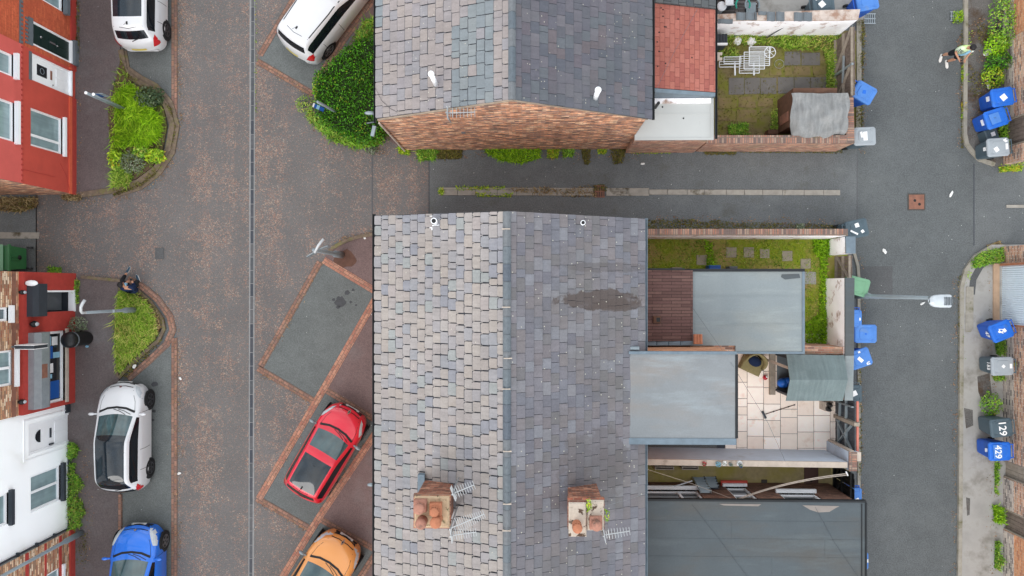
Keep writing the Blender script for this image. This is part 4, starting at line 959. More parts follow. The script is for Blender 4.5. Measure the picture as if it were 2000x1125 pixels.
w = window(t, fr, sw, M_CREAM, (), M_DPANE, fw=.09, d=-.10, sp=.06, sh=.12)
mb = MB(); a, b, c, e = sw; k = 0
for (u, v, z, y, mt) in ((.80,.93,.50,.88,M_LBLUE),(.62,.79,.42,.80,M_SIGNB),(.62,.70,.10,.40,M_LBLUE),(.80,.92,.2,.46,M_STICK),(.42,.55,.40,.75,M_STICK),(.34,.40,.45,.7,M_LBLUE),(.05,.30,.12,.62,M_SIGNB)):
    mb = MB(); fbox(mb, fr, a+(b-a)*u, a+(b-a)*v, c+(e-c)*z, c+(e-c)*y, -.122, -.116+k*.0004); k += 1; mb.build('poster', mt, w)
mb = MB(); u0, u1_ = a+(b-a)*.08, a+(b-a)*.27; fbox(mb, fr, u0, u1_, c+(e-c)*.2, c+(e-c)*.5, -.1225, -.1145); mb.build('poster', M_TEAL, w)
# shutter boxes
q0, q1 = oy(70,649,797,X2); z0, z1 = zx(84,X2)+.02, zx(55,X2)
mb = MB(); vs = [(0,z0),(.26,z0),(.30,z0+.1),(.30,z1-.22),(.20,z1),(0,z1)]
def shutter(mb, fr, u0, u1, prof):
    n = len(prof); mb.add([fr(u0,z,d) for d, z in prof]+[fr(u1,z,d) for d, z in prof], [(i,(i+1)%n,n+(i+1)%n,n+i) for i in range(n)]+[tuple(range(n)), tuple(range(2*n-1,n-1,-1))])
shutter(mb, fr, q0, q1, vs); mb.build('shutter_box', M_GALV, t)
mb = MB(); shutter(mb, fr, q0+1.0, q1-1.05, [(.29,z1-.50),(.304,z1-.50),(.304,z1-.23),(.29,z1-.23)]); mb.build('rust_patch', M_RUST, t)
q0, q1 = oy(66,554,618,X2); z0, z1 = zx(80,X2), zx(52,X2)
mb = MB(); shutter(mb, fr, q0, q1, [(0,z0),(.22,z0),(.27,z0+.08),(.27,z1-.2),(.2,z1),(0,z1)]); mb.build('shutter_box', M_DGREY, t)
# doorway: dark lobby with a half open grey door
mb = MB(); a, b, c, e = sd_; d = -1.6
mb.quad(fr(a,c,-.14), fr(b,c,-.14), fr(b,c,d), fr(a,c,d)); mb.quad(fr(a,c,d), fr(b,c,d), fr(b,e,d), fr(a,e,d)); mb.quad(fr(a,c,-.14), fr(a,e,-.14), fr(a,e,d), fr(a,c,d)); mb.quad(fr(b,c,-.14), fr(b,e,-.14), fr(b,e,d), fr(b,c,d)); mb.build('lobby', M_DGREY, t)
mb = MB(); fbox(mb, fr, a+.03, b-.03, c+.05, e-.55, -.5, -.45); fbox(mb, fr, a+.08, a+.42, c+.2, c+1.2, -.45, -.44); dr = mb.build('door', M_GREYP, t)
mb = MB(); fbox(mb, fr, a-.02, b+.02, c-.02, c+.06, -.2, .03); fbox(mb, fr, b-.06, b, c, e, -.2, .02); mb.build('frame', M_UPVC, dr)
mb = MB(); fbox(mb, fr, b-.28, b-.16, e-.35, e-.05, -.15, -.06); mb.build('notice', M_PLATEY, dr)
# small fittings on the shop
def fitting(name, label, cat, X, px, py, sz, mat, mat2=None):
    q = on_x(px, py, X); t = thing(name, label, cat, q); f = frx(X)
    mb = MB(); fbox(mb, f, q.y-.04, q.y+.04, q.z-.05, q.z+.05, 0, .06); mb.build('bracket', M_BLACK, t)
    mb = MB(); c = Vector((X+.06+sz[0]*.6, q.y, q.z)); mb.ball(c, sz, 12); mb.build('lantern', mat, t, True)
    if mat2: mb = MB(); mb.ball(c+Vector((sz[0]*.55, 0, -.02)), (sz[0]*.6, sz[1]*.7, sz[2]*.7), 10); mb.build('glass', mat2, t, True)
fitting('wall_lantern', 'black oval lantern on the red wall between shop door and window', 'lamp', X2, 60, 633, (.10,.11,.17), M_BLACK, M_LAMPW)
fitting('security_camera', 'white dome camera above the dark shop shutter box', 'camera', X2, 50, 553, (.22,.10,.09), M_UPVC)
fitting('wall_lantern', 'black lantern on shop brickwork above the dark shutter box', 'lamp', XB, 38, 571, (.08,.08,.14), M_BLACK, M_LAMPW)
fitting('wall_lantern', 'black lantern on shop brickwork above the rusty end of the steel shutter', 'lamp', XB, 36, 785, (.10,.09,.14), M_BLACK, M_LAMPW)
q = on_x(86, 671, X2); t = thing('projecting_sign', 'slim white and grey projecting sign above the shop window', 'sign', (X2, q.y, q.z))
za, zc = zx(84, X2+.6), zx(33, X2+.3)
mb = MB(); fbox(mb, fr, q.y-.05, q.y+.05, 2.6, 3.25, .12, .72); mb.build('panel', M_DGREY, t)
mb = MB(); fbox(mb, fr, q.y+.052, q.y+.07, 2.6, 3.25, .10, .74); fbox(mb, fr, q.y-.07, q.y-.052, 2.6, 3.25, .10, .74); mb.build('frame', M_STICK, t)
mb = MB(); fbox(mb, fr, q.y-.03, q.y+.03, 3.0, 3.06, -.14, .14); mb.build('bracket', M_GREYP, t)
# white house
X3 = W(139,900).x; XC = X3-.03; fr = frx(XC)
yN = yS2-.005; yS3 = on_x(137,1030,XC).y
wd_ = opx(XC, 137, 56, 806, 866); ww = opx(XC, 118, 60, 908, 976); wu = (*oy(14,962,1024,XC), zx(16,XC), 4.3)
wd_ = (wd_[0]+.06, wd_[1], wd_[2], wd_[3])
t = thing('white_house', 'white rendered house with white panelled door and dark window sills', 'house', (X3, (yN+yS3)/2, 0))
mb = MB(); wall_open(mb, fr, yS3, yN, 0, 4.7, [wd_, ww, wu]); mb.build('wall', M_WHITE, t)
mb = MB(); fbox(mb, fr, yS3, wd_[0]-.03, 0, .16, 0, .05); fbox(mb, fr, wd_[1]+.03, yN, 0, .3, 0, .05); mb.build('plinth', M_DGREY, t)
mb = MB(); mb.add([(XC+.2,yS3,4.62),(XC+.2,yN,4.62),(XC-4,yN,6.9),(XC-4,yS3,6.9),(XC-8.2,yN,4.62),(XC-8.2,yS3,4.62)], [(0,1,2,3),(3,2,4,5)]); mb.build('roof', M_SLR, t)
window(t, fr, ww, M_DGREY, (.52,), M_NET, sp=.12, sh=.14); window(t, fr, wu, M_DGREY, (), M_NET, sp=.12, sh=.14)
def arch_bits(dr, fr, a, b, c, e, d):
    u = (a+b)/2; w = b-a; mb = MB(); n = 8; z = c+(e-c)*.70; r = w*.24
    mb.add([fr(u,z,d+.014)]+[fr(u+r*math.cos(math.pi*k/n), z+r*1.2*math.sin(math.pi*k/n), d+.014) for k in range(n+1)], [(0,k,k+1) for k in range(1,n+1)]); mb.build('pane', M_DPANE, dr)
    mb = MB(); fbox(mb, fr, u-w*.18, u+w*.18, c+(e-c)*.44, c+(e-c)*.48, d, d+.02); mb.build('letterbox', M_DGREY, dr)
    mb = MB(); fbox(mb, fr, a+.04, a+.09, c+(e-c)*.4, c+(e-c)*.5, d, d+.05); mb.build('handle', M_DGREY, dr)
front_door(t, fr, wd_, M_UPVC, M_UPVC, arch_bits)
mb = MB(); fbox(mb, fr, wd_[0]-.16, wd_[0]-.11, 0, wd_[3]+.2, 0, .02); fbox(mb, fr, wd_[1]+.11, wd_[1]+.16, 0, wd_[3]+.2, 0, .02); fbox(mb, fr, wd_[0]-.16, wd_[1]+.16, wd_[3]+.2, wd_[3]+.25, 0, .02); mb.build('door_surround', M_UPVC, t)
mb = MB(); mb.tube([fr(yS3+.02, .1, .05), fr(yS3+.02, 4.6, .05)], .035, 8)
for z in (.9, 1.8, 2.7, 3.6): fbox(mb, fr, yS3-.05, yS3+.09, z, z+.06, 0, .10)
mb.build('downpipe', M_DGREY, t)
# brick house at the bottom
X4 = W(146,1060).x; fr = frx(X4); yN = yS3-.01; yE = -13.0
sw3 = (on_x(110,1125,X4).y-1.3, on_x(116,1108,X4).y, zx(119,X4), zx(70,X4))
t = thing('brick_house', 'brown brick house with red painted trim at the edge of the photo', 'house', (X4, yN-1, 0))
mb = MB(); wall_open(mb, fr, yE, yN, 0, 4.7, [sw3]); mb.build('wall', M_BRS, t)
mb = MB(); fbox(mb, fr, yE, yN-.02, 0, .32, 0, .06); fbox(mb, fr, yE, yN-.02, .75, .87, 0, .03); fbox(mb, fr, yE, yN-.02, zx(55,X4), zx(55,X4)+.13, 0, .03); fbox(mb, fr, yE, yN-.02, zx(90,X4), zx(90,X4)+.08, 0, .025); mb.build('red_trim', M_REDT, t)
window(t, fr, sw3, M_UPVC, (.5,), M_NET)
mb = MB(); mb.add([(X4+.2,yE,4.62),(X4+.2,yN,4.62),(X4-4,yN,6.9),(X4-4,yE,6.9),(X4-8.2,yN,4.62),(X4-8.2,yE,4.62)], [(0,1,2,3),(3,2,4,5)]); mb.build('roof', M_SLR, t)
M_DRYP = basic('dry_felt', C(150,142,136), .85, var=.1, scale=3.)
M_RTILEP = basic('faded_pink_rail', C(214,128,112), .7, var=.08)
# ------------------------------------------------------------------ yard walls
def ywall(label, pts, zt, body, cope, name='yard_wall', ch=.07, z0=0., proud=.004):
    p = P(pts, zt); c = sum(p, Vector())/len(p); t = thing(name, label, 'wall', (c.x, c.y, z0))
    mb = MB(); mb.prism(p, z0, zt-ch, top=False); mb.build('wall', body, t)
    q = [v+(v-c).normalized()*proud for v in p]
    mb = MB(); mb.prism(q, zt-ch, zt); mb.build('coping', cope, t)
    return t
ywall('mossy brick yard wall along the alley beside the white flat roof', [(1380,279.5),(1640,279.5),(1640,264),(1380,264)], 1.5, M_BRW, M_COPEX)
ywall('short brick lane wall behind the tarpaulin covered shed', [(1640,279.5),(1669,279.5),(1667,189),(1653,189),(1653,264),(1640,264)], 1.5, M_BRW, M_COPE)
t = ywall('flaking white painted wall between the two upper yards', [(1396,40),(1640,40),(1676,38),(1680,18),(1600,20),(1396,28)], 1.5, M_WPAINT, M_COPW, ch=.05)
# slabs laid along its top: each a thing
for i, (x0, x1, y0, y1) in enumerate(((1403,1432,36,45),(1439,1456,23,38),(1457,1474,23,38),(1475,1479,22,38),(1482,1498,21,28),(1499,1515,22,40),(1517,1533,22,40),(1552,1569,23,40),(1570,1587,23,40))):
    zt = 1.60; a, b = W(x0,y1,zt), W(x1,y0,zt); mb = MB()
    n = 5; vs = []
    for k in range(n+1):
        x = a.x+(b.x-a.x)*k/n; h = .025*math.sin(k/n*6.28)
        vs += [(x,a.y,1.505+h+.02),(x,b.y,1.505+h+.02),(x,b.y,1.54+h+.02),(x,a.y,1.54+h+.02)]
    mb.add(vs, [tuple(4*k+j for j in q) for k in range(n) for q in ((2,3,7,6),(0,3,7,4),(1,2,6,5),(0,1,5,4))]+[(0,1,2,3),(4*n,4*n+1,4*n+2,4*n+3)])
    lab = ('flat grey slab lying at the roof end of the white wall','grey wavy roof tile first of three on the white wall by the deck','grey wavy roof tile second of three on the white wall by the deck','narrow sliver of grey tile third of three on the white wall by the deck','short grey tile lying crosswise on the white wall','grey wavy roof tile in the middle pair on the white wall, nearer the deck','grey wavy roof tile in the middle pair on the white wall, nearer the lane','grey wavy roof tile in the far pair on the white wall, nearer the deck','grey wavy roof tile in the far pair on the white wall, nearest the dark bin')[i]
    tag(mb.build('roof_tile', M_GREYP), lab, 'roof tile', 'loose tiles on the white wall')
ywall('brick topped yard wall along the alley with white inner face', [(1240,447),(1656,447),(1656,460),(1240,460)], 1.75, M_WPAINT, M_COPEX)
ywall('white sided lane wall stub between alley wall and small gate', [(1652,462),(1671,462),(1671,495),(1653,495)], 1.45, M_WPAINT, M_LEAD)
ywall('white sided lane wall beside the lush yard strip, with dark slab coping', [(1651,543),(1669,543),(1668,694),(1651,694)], 1.6, M_WPAINT, M_FELT3)
ywall('lane wall with pale grey coping slabs behind the grey shed', [(1651,695),(1668,695),(1666,782),(1650,782)], 1.6, M_BRW, M_FELT)
mb = MB()
ywall('old brick cross wall between the lawn yard and the shed', [(1569,675),(1651,678),(1651,692),(1569,692)], 1.45, M_BRW, M_BRW)
ywall('cream coped wall with grey painted face between patio and narrow yard', [(1240,896.5),(1655,903),(1655,914),(1240,908)], 1.83, M_BLUEW, M_CREAM)
ywall('brick gate pier at the end of the cream coped wall', [(1659,884),(1674,884),(1674,920),(1659,920)], 1.84, M_BLUEW, M_COPE)
t = thing('yard_wall', 'short pale lane wall between the dark patio gate and the cream coped wall', 'wall', (10.6, -6., 0)); ya, yb = W(1617,861,0).y, W(1655,900,1.83).y
mb = MB(); mb.box((10.50, yb-.02, 0), (10.80, ya, 1.72)); mb.build('wall', M_BLUEW, t); mb = MB(); mb.box((10.49, yb-.02, 1.72), (10.82, ya+.01, 1.80)); mb.build('coping', M_CREAM, t)
mb = MB(); mb.box((10.47, ya+.002, 0), (10.60, ya+.06, 1.78)); mb.build('jamb', M_CREAM, t)
ywall('cream pier beside the shed holding the dark patio gate', [(1612,786),(1628,786),(1628,803),(1612,803)], .55, M_CREAM, M_CREAM)

# ------------------------------------------------------------------ rear extensions
def part_box(t, name, x0, x1, y0, y1, z0, z1, m):
    mb = MB(); mb.box((x0,y0,z0),(x1,y1,z1)); return mb.build(name, m, t)
XW = uR.x-.16
# upper house: red lean-to then white flat roof
xr = W(1397,100,2.6).x; yA = W(1398,180,2.6).y; yB = W(1398,19,2.6).y; yS_ = W(1390,273,2.4).y
t = thing('rear_extension', 'rear lean-to extension with bright red tiled roof behind the brick gable house', 'extension', ((XW+xr)/2, (yA+yB)/2, 0))
part_box(t, 'wall', XW+.01, xr-.12, yA+.02, yB-.01, 0, 2.5, M_BRW)
mb = MB(); zl, zr_ = 3.3, 2.6
def slab(mb, x0, x1, y0, y1, z0, z1, th=.05, m=0):      # sloping slab
    L = ((x1-x0)**2+(z1-z0)**2)**.5
    mb.quad((x0,y0,z0),(x1,y0,z1),(x1,y1,z1),(x0,y1,z0), m, None, [(0,y0),(L,y0),(L,y1),(0,y1)])
    mb.quad((x0,y0,z0-th),(x1,y0,z1-th),(x1,y1,z1-th),(x0,y1,z0-th), m); mb.quad((x0,y0,z0-th),(x1,y0,z1-th),(x1,y0,z1),(x0,y0,z0), m); mb.quad((x0,y1,z0-th),(x1,y1,z1-th),(x1,y1,z1),(x0,y1,z0), m); mb.quad((x1,y0,z1-th),(x1,y1,z1-th),(x1,y1,z1),(x1,y0,z1), m)
slab(mb, XW, xr, yA, yB, zl, zr_); mb.build('roof', M_RTILE, t)
mb = MB(); gutter(mb, Vector((xr+.04, yS_, 2.58)), Vector((xr+.04, yB+6, 2.58)), .07); mb.build('gutter', M_GUT, t)
mb = MB(); mb.add([(XW,yA-.02,zl+.01),(xr,yA-.02,zr_+.01),(xr,yA-.13,zr_-.02),(XW,yA-.13,zl-.02)], [(0,1,2,3)]); mb.add([(XW,yA-.13,zl-.02),(xr,yA-.13,zr_-.02),(xr,yA-.14,2.3),(XW,yA-.14,2.3)], [(0,1,2,3)]); mb.build('flashing', M_LEAD, t)
t = thing('rear_extension', 'neighbouring lean-to extension with dark grey tiled roof at the photo edge', 'extension', ((XW+xr)/2, yB+3, 0))
part_box(t, 'wall', XW+.01, xr-.12, yB+.01, yB+6, 0, 2.5, M_BRW)
mb = MB(); slab(mb, XW, xr, yB+.012, yB+6, zl+.08, zr_+.08, .12); mb.build('roof', M_GTILE, t)
t = thing('rear_extension', 'single storey extension with stained white flat roof beside the alley wall', 'extension', ((XW+xr)/2, (yA+yS_)/2, 0))
part_box(t, 'wall', XW+.01, xr-.1, yS_+.04, yA-.15, 0, 2.34, M_BRW)
mb = MB(); mb.box((XW-.02, yS_, 2.34), (xr, yA-.145, 2.40)); mb.box((XW-.02,yS_,2.40),(xr,yS_+.06,2.42)); mb.box((xr-.09,yS_+.06,2.40),(xr,yA-.145,2.42)); y_ = W(1390,222,2.4).y; mb.box((XW,y_-.02,2.40),(xr-.09,y_+.02,2.408))
mb.build('roof', M_WROOF, t)
mb = MB(); mb.box((XW, yA-.30, 2.40), (xr-.1, yA-.15, 2.47)); mb.build('upstand', M_WPAINT, t)
mb = MB(); a = W(1280,210,2.42); mb.tube([a, Vector((a.x, a.y, 3.0))], .05, 10); mb.build('flue', M_BLACK, t)
mb = MB()
for px, py in ((1281,194),(1295,192),(1294,209),(1335,231),(1345,180),(1346,183)): a = W(px,py,2.405); mb.ball(a, (.028,.028,.015), 8)
stuff('roof_debris', mb, M_BLACK)
mb = MB()
for px, py in ((1290,18),(1294,21),(1294,34),(1325,36),(1297,54),(1300,54),(1286,66),(1286,103),(1354,109),(1299,125),(1283,132),(1282,85)):
    a = W(px,py,3.0); f = (a.x-XW)/(xr-XW); mb.ball((a.x, a.y, zl+(zr_-zl)*f+.004), (.025,.025,.012), 8)
stuff('roof_debris', mb, M_BLACK)
# lawn yard: brown tiled lean-to and grey flat roof
XW2 = eR.x-.13; xb0 = W(1352,560,2.9).x; xb1 = W(1570,560,2.72).x; yb1 = W(1400,528,2.72).y; yb0 = W(1500,690,2.72).y; yb0t = W(1300,666,2.9).y
t = thing('rear_extension', 'rear extension with brown tiled lean-to joined to a pale grey flat felt roof', 'extension', ((XW2+xb1)/2, 0, 0))
yct = W(1300,687,4.82).y
mb = MB(); mb.box((XW2+.01, yct+.02, 0), (xb0, yb1-.08, 2.6)); mb.box((xb0+.001, yb0+.06, 0), (xb1-.06, yb1-.08, 2.6)); mb.build('wall', M_BRW, t)
mb = MB(); slab(mb, XW2, xb0+.03, yb0t, yb1+.0, 3.1, 2.86, .06); mb.build('lean_to_roof', M_BTILE, t)
mb = MB(); mb.box((xb0, yct+.01, 2.6), (xb1, yb1+.02, 2.70)); mb.box((W(1437,690,2.72).x, yb0, 2.6), (xb1, yct+.01, 2.70))
for y in (W(1400,578,2.72).y, W(1400,634,2.72).y): mb.box((xb0, y-.02, 2.70), (xb1-.05, y+.02, 2.708))
mb.build('flat_roof', M_FELT, t)
mb = MB(); mb.box((xb1-.05, yb0+.05, 2.70), (xb1+.03, yb1-.04, 2.725)); mb.box((W(1437,690,2.72).x, yb0-.02, 2.69), (xb1+.03, yb0+.05, 2.725)); mb.build('roof_edge', M_LEAD, t)
mb = MB(); mb.box((W(1335,528,2.8).x, yb1-.04, 2.60), (xb1+.03, yb1+.05, 2.73)); mb.box((XW2, yb1+.005, 2.86), (W(1335,528,2.8).x, yb1+.06, 3.0)); mb.build('fascia', M_GUT, t)
a, b = W(1527,536,2.71), W(1563,544,2.71); mb = MB(); mb.prism([(a.x,a.y),(b.x-.03,a.y+.02),(b.x,b.y+.02),(a.x+.1,b.y-.03),(a.x-.02,b.y+.05)], 2.70, 2.712); mb.build('felt_patch', M_FELT3, t)
mb = MB(); n = 5
for k in range(n): x0 = XW2+(xb0-XW2)*k/n; mb.cbox((x0+.005, yct+.02, 2.7), (XW2+(xb0-XW2)*(k+1)/n-.005, yb0t-.005, 3.02-.16*k/n), .02)
mb.build('flashing', M_LEAD, t)
mb = MB(); a = W(1283,624,3.05); mb.box((a.x-.11, a.y-.11, 3.0), (a.x+.11, a.y+.11, 3.09)); mb.build('tile_vent', M_BROWNW, t)
mb = MB(); mb.box((a.x-.02, a.y-.07, 3.09), (a.x+.09, a.y+.06, 3.095)); mb.build('vent_opening', M_BLACK, t)
mb = MB()
for k in range(3): x = W(1358+5.5*k,670,3.0).x; mb.tube([(x, yct+.08, 3.0), (x, yct+.38, 2.95)], .055, 8)
tag(mb.build('ridge_tiles_stack', M_TERRA), 'three red clay tiles stacked on the brick edge by the lead flashing', 'tile stack')
# patio house: tall extension with blue grey roof
zc = 4.86; xc0 = W(1230,700,zc).x; xc1 = W(1437,700,zc).x; yc1 = W(1300,687,zc).y; yc0 = W(1300,867,zc).y
t = thing('rear_extension', 'two storey rear extension with streaked blue grey flat roof over the patio', 'extension', ((xc0+xc1)/2, (yc0+yc1)/2, 0))
mb = MB(); mb.box((XW2+.02, yc0+.04, 0), (xc1-.06, yc1-.03, zc-.14)); mb.build('wall', M_BRO, t)
mb = MB(); mb.box((xc0, yc0+.02, zc-.13), (xc1, yc1-.02, zc-.02)); mb.build('roof', M_FELT2, t)
mb = MB(); mb.box((xc0-.03, yc1-.07, zc-.14), (xc1+.02, yc1+.01, zc+.025)); mb.build('roof_edge', M_LEAD, t); mb = MB(); mb.box((xc0-.03, yc0-.02, zc-.14), (xc1+.02, yc0+.16, zc-.0)); mb.build('roof_edge', M_LEAD, t)
mb = MB(); mb.box((xc1-.01, yc0+.165, zc-.2), (xc1+.07, yc1-.075, zc-.01)); mb.build('gutter', M_GUT, t)
mb = MB(); a = W(1240,681,zc+.05); mb.tube([(a.x-.12, a.y, zc-.08), (a.x+.14, a.y, zc-.06)], .06, 10); mb.build('overflow_pipe', M_STEEL, t)
# bottom extension with dark felt roof
zd = 2.62; xd1 = W(1690,1050,zd).x; yd1 = W(1500,980,zd).y
t = thing('rear_extension', 'long rear extension with dark felt flat roof and brown brick yard face', 'extension', ((XW2+xd1)/2, -9, 0))
yw = yd1-.10; fr = lambda u, z, d: Vector((u, yw+d, z))
def on_yw(px, py): return on_y(px, py, yw)
def opy(p0, p1, pb, pt):          # x from the sill corners, z from sill and head rows
    return (on_y(p0, pb, yw).x, on_y(p1, pb, yw).x, on_y(1400, pb, yw).z, on_y(1400, pt, yw).z)
wA = (XW2+.15, on_y(1362,957,yw).x, on_y(1400,957,yw).z, 2.3); wB = (on_y(1412,947,yw).x, on_y(1452,947,yw).x, .55, 2.3); wC = (on_y(1517,961,yw).x, on_y(1588,961,yw).x, on_y(1400,962,yw).z, 2.3)
mb = MB(); wall_open(mb, fr, XW2+.01, xd1-.08, 0, 2.5, [wA, wB, wC]); mb.box((xd1-.10, -14, 0), (xd1-.08, yw, 2.5)); mb.build('wall', M_BRD, t)
window(t, fr, wA, M_UPVC, (.72,), M_DPANE, sp=.12); w = window(t, fr, wB, M_UPVC, (), M_DPANE, sp=.10, trans=.45); window(t, fr, wC, M_UPVC, (), M_DPANE, sp=.12)
mb = MB(); fbox(mb, fr, wB[0]-.1, wB[1]+.1, .38, .45, -.02, .18); mb.build('step', M_RED, t)
mb = MB(); mb.box((XW2+.01, -14, 2.5), (xd1, yd1, zd-.02))
for y in (W(1400,1018,zd).y, W(1400,1053,zd).y, W(1400,1088,zd).y): mb.box((XW2+.3, y-.012, zd-.02), (xd1-.14, y+.012, zd-.015))
for x, ya, yb in ((W(1612,1,zd).x,1053,1090),(W(1430,1,zd).x,1018,1053),(W(1508,1,zd).x,1088,1130)): mb.box((x-.01, W(1400,yb,zd).y, zd-.02), (x+.01, W(1400,ya,zd).y, zd-.0152))
mb.build('roof', M_FELT3, t)
a, b = W(1567,988,zd-.012), W(1640,1000,zd-.012); mb = MB(); mb.prism([(a.x,a.y+.02),(b.x,a.y),(b.x-.12,a.y-.06),(b.x-.32,b.y+.0),(a.x+.5,b.y-.02),(a.x+.25,b.y+.06)], zd-.02, zd-.012)
mb.build('dry_patch', M_DRYP, t); mb = MB()
a, b = W(1404,984,zd-.012), W(1487,989,zd-.012); mb.prism([(a.x,a.y),(b.x,a.y),(b.x-.1,b.y),(a.x+.15,b.y+.02)], zd-.02, zd-.012); mb.build('dry_patch', M_DRYP, t)
mb = MB(); mb.box((XW2+.02, yd1+.001, zd-.14), (xd1+.03, yd1+.06, zd+.02)); mb.box((xd1+.001, -14, zd-.14), (xd1+.05, yd1-.001, zd+.02)); mb.box((xd1-.12, -14, zd-.0199), (xd1-.09, yd1-.05, zd+.0)); mb.build('gutter', M_GUT, t)
# ------------------------------------------------------------------ gates (planes standing on the lane side of the yards)
def gate(label, x, y0, y1, z1, bm, fm, rails=(), braces=(), leaves=1, lean=0., name='gate', fw=.09):
    t = thing(name, label, 'gate', (x, (y0+y1)/2, 0)); w = (y1-y0)/leaves
    q = lambda y, z, d: Vector((x+d+lean*z, y, z))
    for k in range(leaves):
        a, b = y0+w*k+.01, y0+w*(k+1)-.01
        mb = MB(); n = max(3, int((b-a)/.12))
        for i in range(n):
            u0, u1 = a+(b-a)*i/n+.004, a+(b-a)*(i+1)/n-.004; zt = z1-R.uniform(0, .05)
            mb.add([q(u0,.05,0),q(u1,.05,0),q(u1,zt,0),q(u0,zt,0),q(u0,.05,.02),q(u1,.05,.02),q(u1,zt,.02),q(u0,zt,.02)], [(0,1,2,3),(4,5,6,7),(0,1,5,4),(1,2,6,5),(2,3,7,6),(3,0,4,7)])
        lf = mb.build('leaf', bm, t); mb = MB()
        for z in rails: mb.beam(q(a,z,-.03), q(b,z,-.03), fw*.6, fw, up=(1,0,0))
        for (u0,za,u1,zb_) in braces: mb.beam(q(a+(b-a)*u0,za,-.035), q(a+(b-a)*u1,zb_,-.035), fw*.55, fw*.9, up=(1,0,0))
        if mb.v: mb.build('frame', fm, lf)
    return t
XL = 10.78
gy1, gy0 = W(1668,52,1.4).y, W(1668,187,1.4).y
t = gate('tall weathered timber double gate with crossed grey braces in the mossy yard', 10.72, gy0, gy1, 1.5, M_OLDD, M_OLDW, (.12, .75, 1.38), ((0,.15,1,1.35),), 2, .02, fw=.1)
mb = MB(); mb.beam((10.66, (gy0+gy1)/2-.55, .78), (10.66, (gy0+gy1)/2+.35, .86), .06); mb.beam((10.68,(gy0+gy1)/2-.1,.1), (10.70,(gy0+gy1)/2-.1,1.45), .07); mb.build('bar', M_GALV, t)
ga, gb = W(1660,498,1.3).y, W(1660,543,1.3).y
gate('small weathered garden gate with one diagonal brace by the lawn', 10.74, gb, ga, 1.3, M_OLDD, M_OLDW, (.15, .7, 1.22), ((0,1.15,1,.2),), 1)
ga, gb = W(1666,783,1.5).y, W(1666,826,1.5).y
t = gate('dark slatted gate leaf next to the shed, with pink edge rail', 10.72, gb+.05, ga, 1.55, M_DGREY, M_STEEL, (.5, 1.0), ((.7,.1,.7,1.5),), 1)
mb = MB(); mb.beam((10.80, gb+.05, 1.58), (10.80, ga, 1.58), .06, .06); mb.build('edge_rail', M_RTILEP, t)
ga2, gb2 = W(1666,829,1.5).y, W(1666,881,1.5).y
t = gate('dark slatted gate leaf with crossed brace beside the cream wall', 10.72, gb2, ga2-.05, 1.55, M_DGREY, M_STEEL, (.4, 1.0), ((0,.3,1,1.4),(0,1.4,1,.3)), 1)
mb = MB(); mb.beam((10.80, gb2, 1.58), (10.80, ga2-.05, 1.58), .06, .06); mb.build('edge_rail', M_RTILEP, t)
mb = MB(); mb.box((10.66, (gb+ga2)/2-.06, 0), (10.84, (gb+ga2)/2+.06, 1.66)); tag(mb.build('gate_post', M_OLDW), 'grey timber post between the two dark patio gate leaves', 'gate post')
ga, gb = W(1668,921,1.5).y, W(1668,986,1.7).y
gate('black painted double gate closing the narrow yard', 10.62, gb+.03, ga-.02, 1.75, M_BLACK, M_BLACK, (.3, .9, 1.6), ((0,.35,1,.85),), 2)
# ------------------------------------------------------------------ sheds
zr2, ze2 = 2.05, 1.62
t = thing('garden_shed', 'open fronted garden shed with green grey felt roof on the patio', 'shed', W(1590,740,0))
rA, rB = W(1543,742,zr2), W(1656,742,zr2); nA, nB = W(1536,692,ze2), W(1649,694,ze2); sA, sB = W(1535,783,ze2), W(1646,783,ze2)
mb = MB()
for a, b, c, d in ((nA,nB,rB,rA),(rA,rB,sB,sA)):
    z = Vector((0,0,.03)); n = 6
    for k in range(n):
        p0, p1, q0, q1 = a.lerp(b,k/n), a.lerp(b,(k+1)/n), d.lerp(c,k/n), d.lerp(c,(k+1)/n); w_ = Vector((0,0,R.uniform(-.008,.008)))
        mb.quad(p0,p1,q1,q0)
    mb.quad(a,b,b-z,a-z); mb.quad(a,d,d-z,a-z); mb.quad(b,c,c-z,b-z); mb.quad(d,c,c-z,d-z)
mb.build('roof', M_SHED, t)
fx = W(1514,742,0).x+.05; bx = sB.x-.25; y0, y1 = W(1514,764,0).y, W(1514,692,0).y+.05
mb = MB(); mb.box((fx,y0-.02,0),(bx,y0+.01,1.58)); mb.box((fx,y1-.01,0),(bx,y1+.02,1.58)); mb.box((bx-.03,y0+.01,0),(bx,y1-.01,1.58)); mb.box((fx,y0+.012,0),(bx-.04,y1-.012,.05))
mb.add([(fx,y0+.01,1.3),(fx,y1-.01,1.3),(fx,y1-.01,1.58),(fx,(y0+y1)/2,1.98),(fx,y0+.01,1.58)], [(0,1,2,3,4)]); mb.build('wall', M_GREYP, t)
mb = MB(); mb.beam((fx-.02,y1-.05,.0),(fx-.02,y1-.05,1.5),.06); mb.build('door_post', M_DGREY, t); mb = MB(); mb.beam((fx-.02,y0+.05,0),(fx-.02,y0+.05,1.5),.06); mb.build('door_post', M_DGREY, t)
mb = MB(); a, b = W(1501,770,.0), W(1512,690,.0); mb.box((a.x, a.y, .03), (b.x, b.y, .13)); tag(mb.build('timber_step', M_OLDW), 'weathered timber sleeper laid in front of the open shed', 'timber step')
mb = MB(); mb.beam(W(1490,700,.25), W(1541,719,1.35), .09, .04); tag(mb.build('plank', M_CREAM), 'long pale plank leaning into the open shed', 'plank')
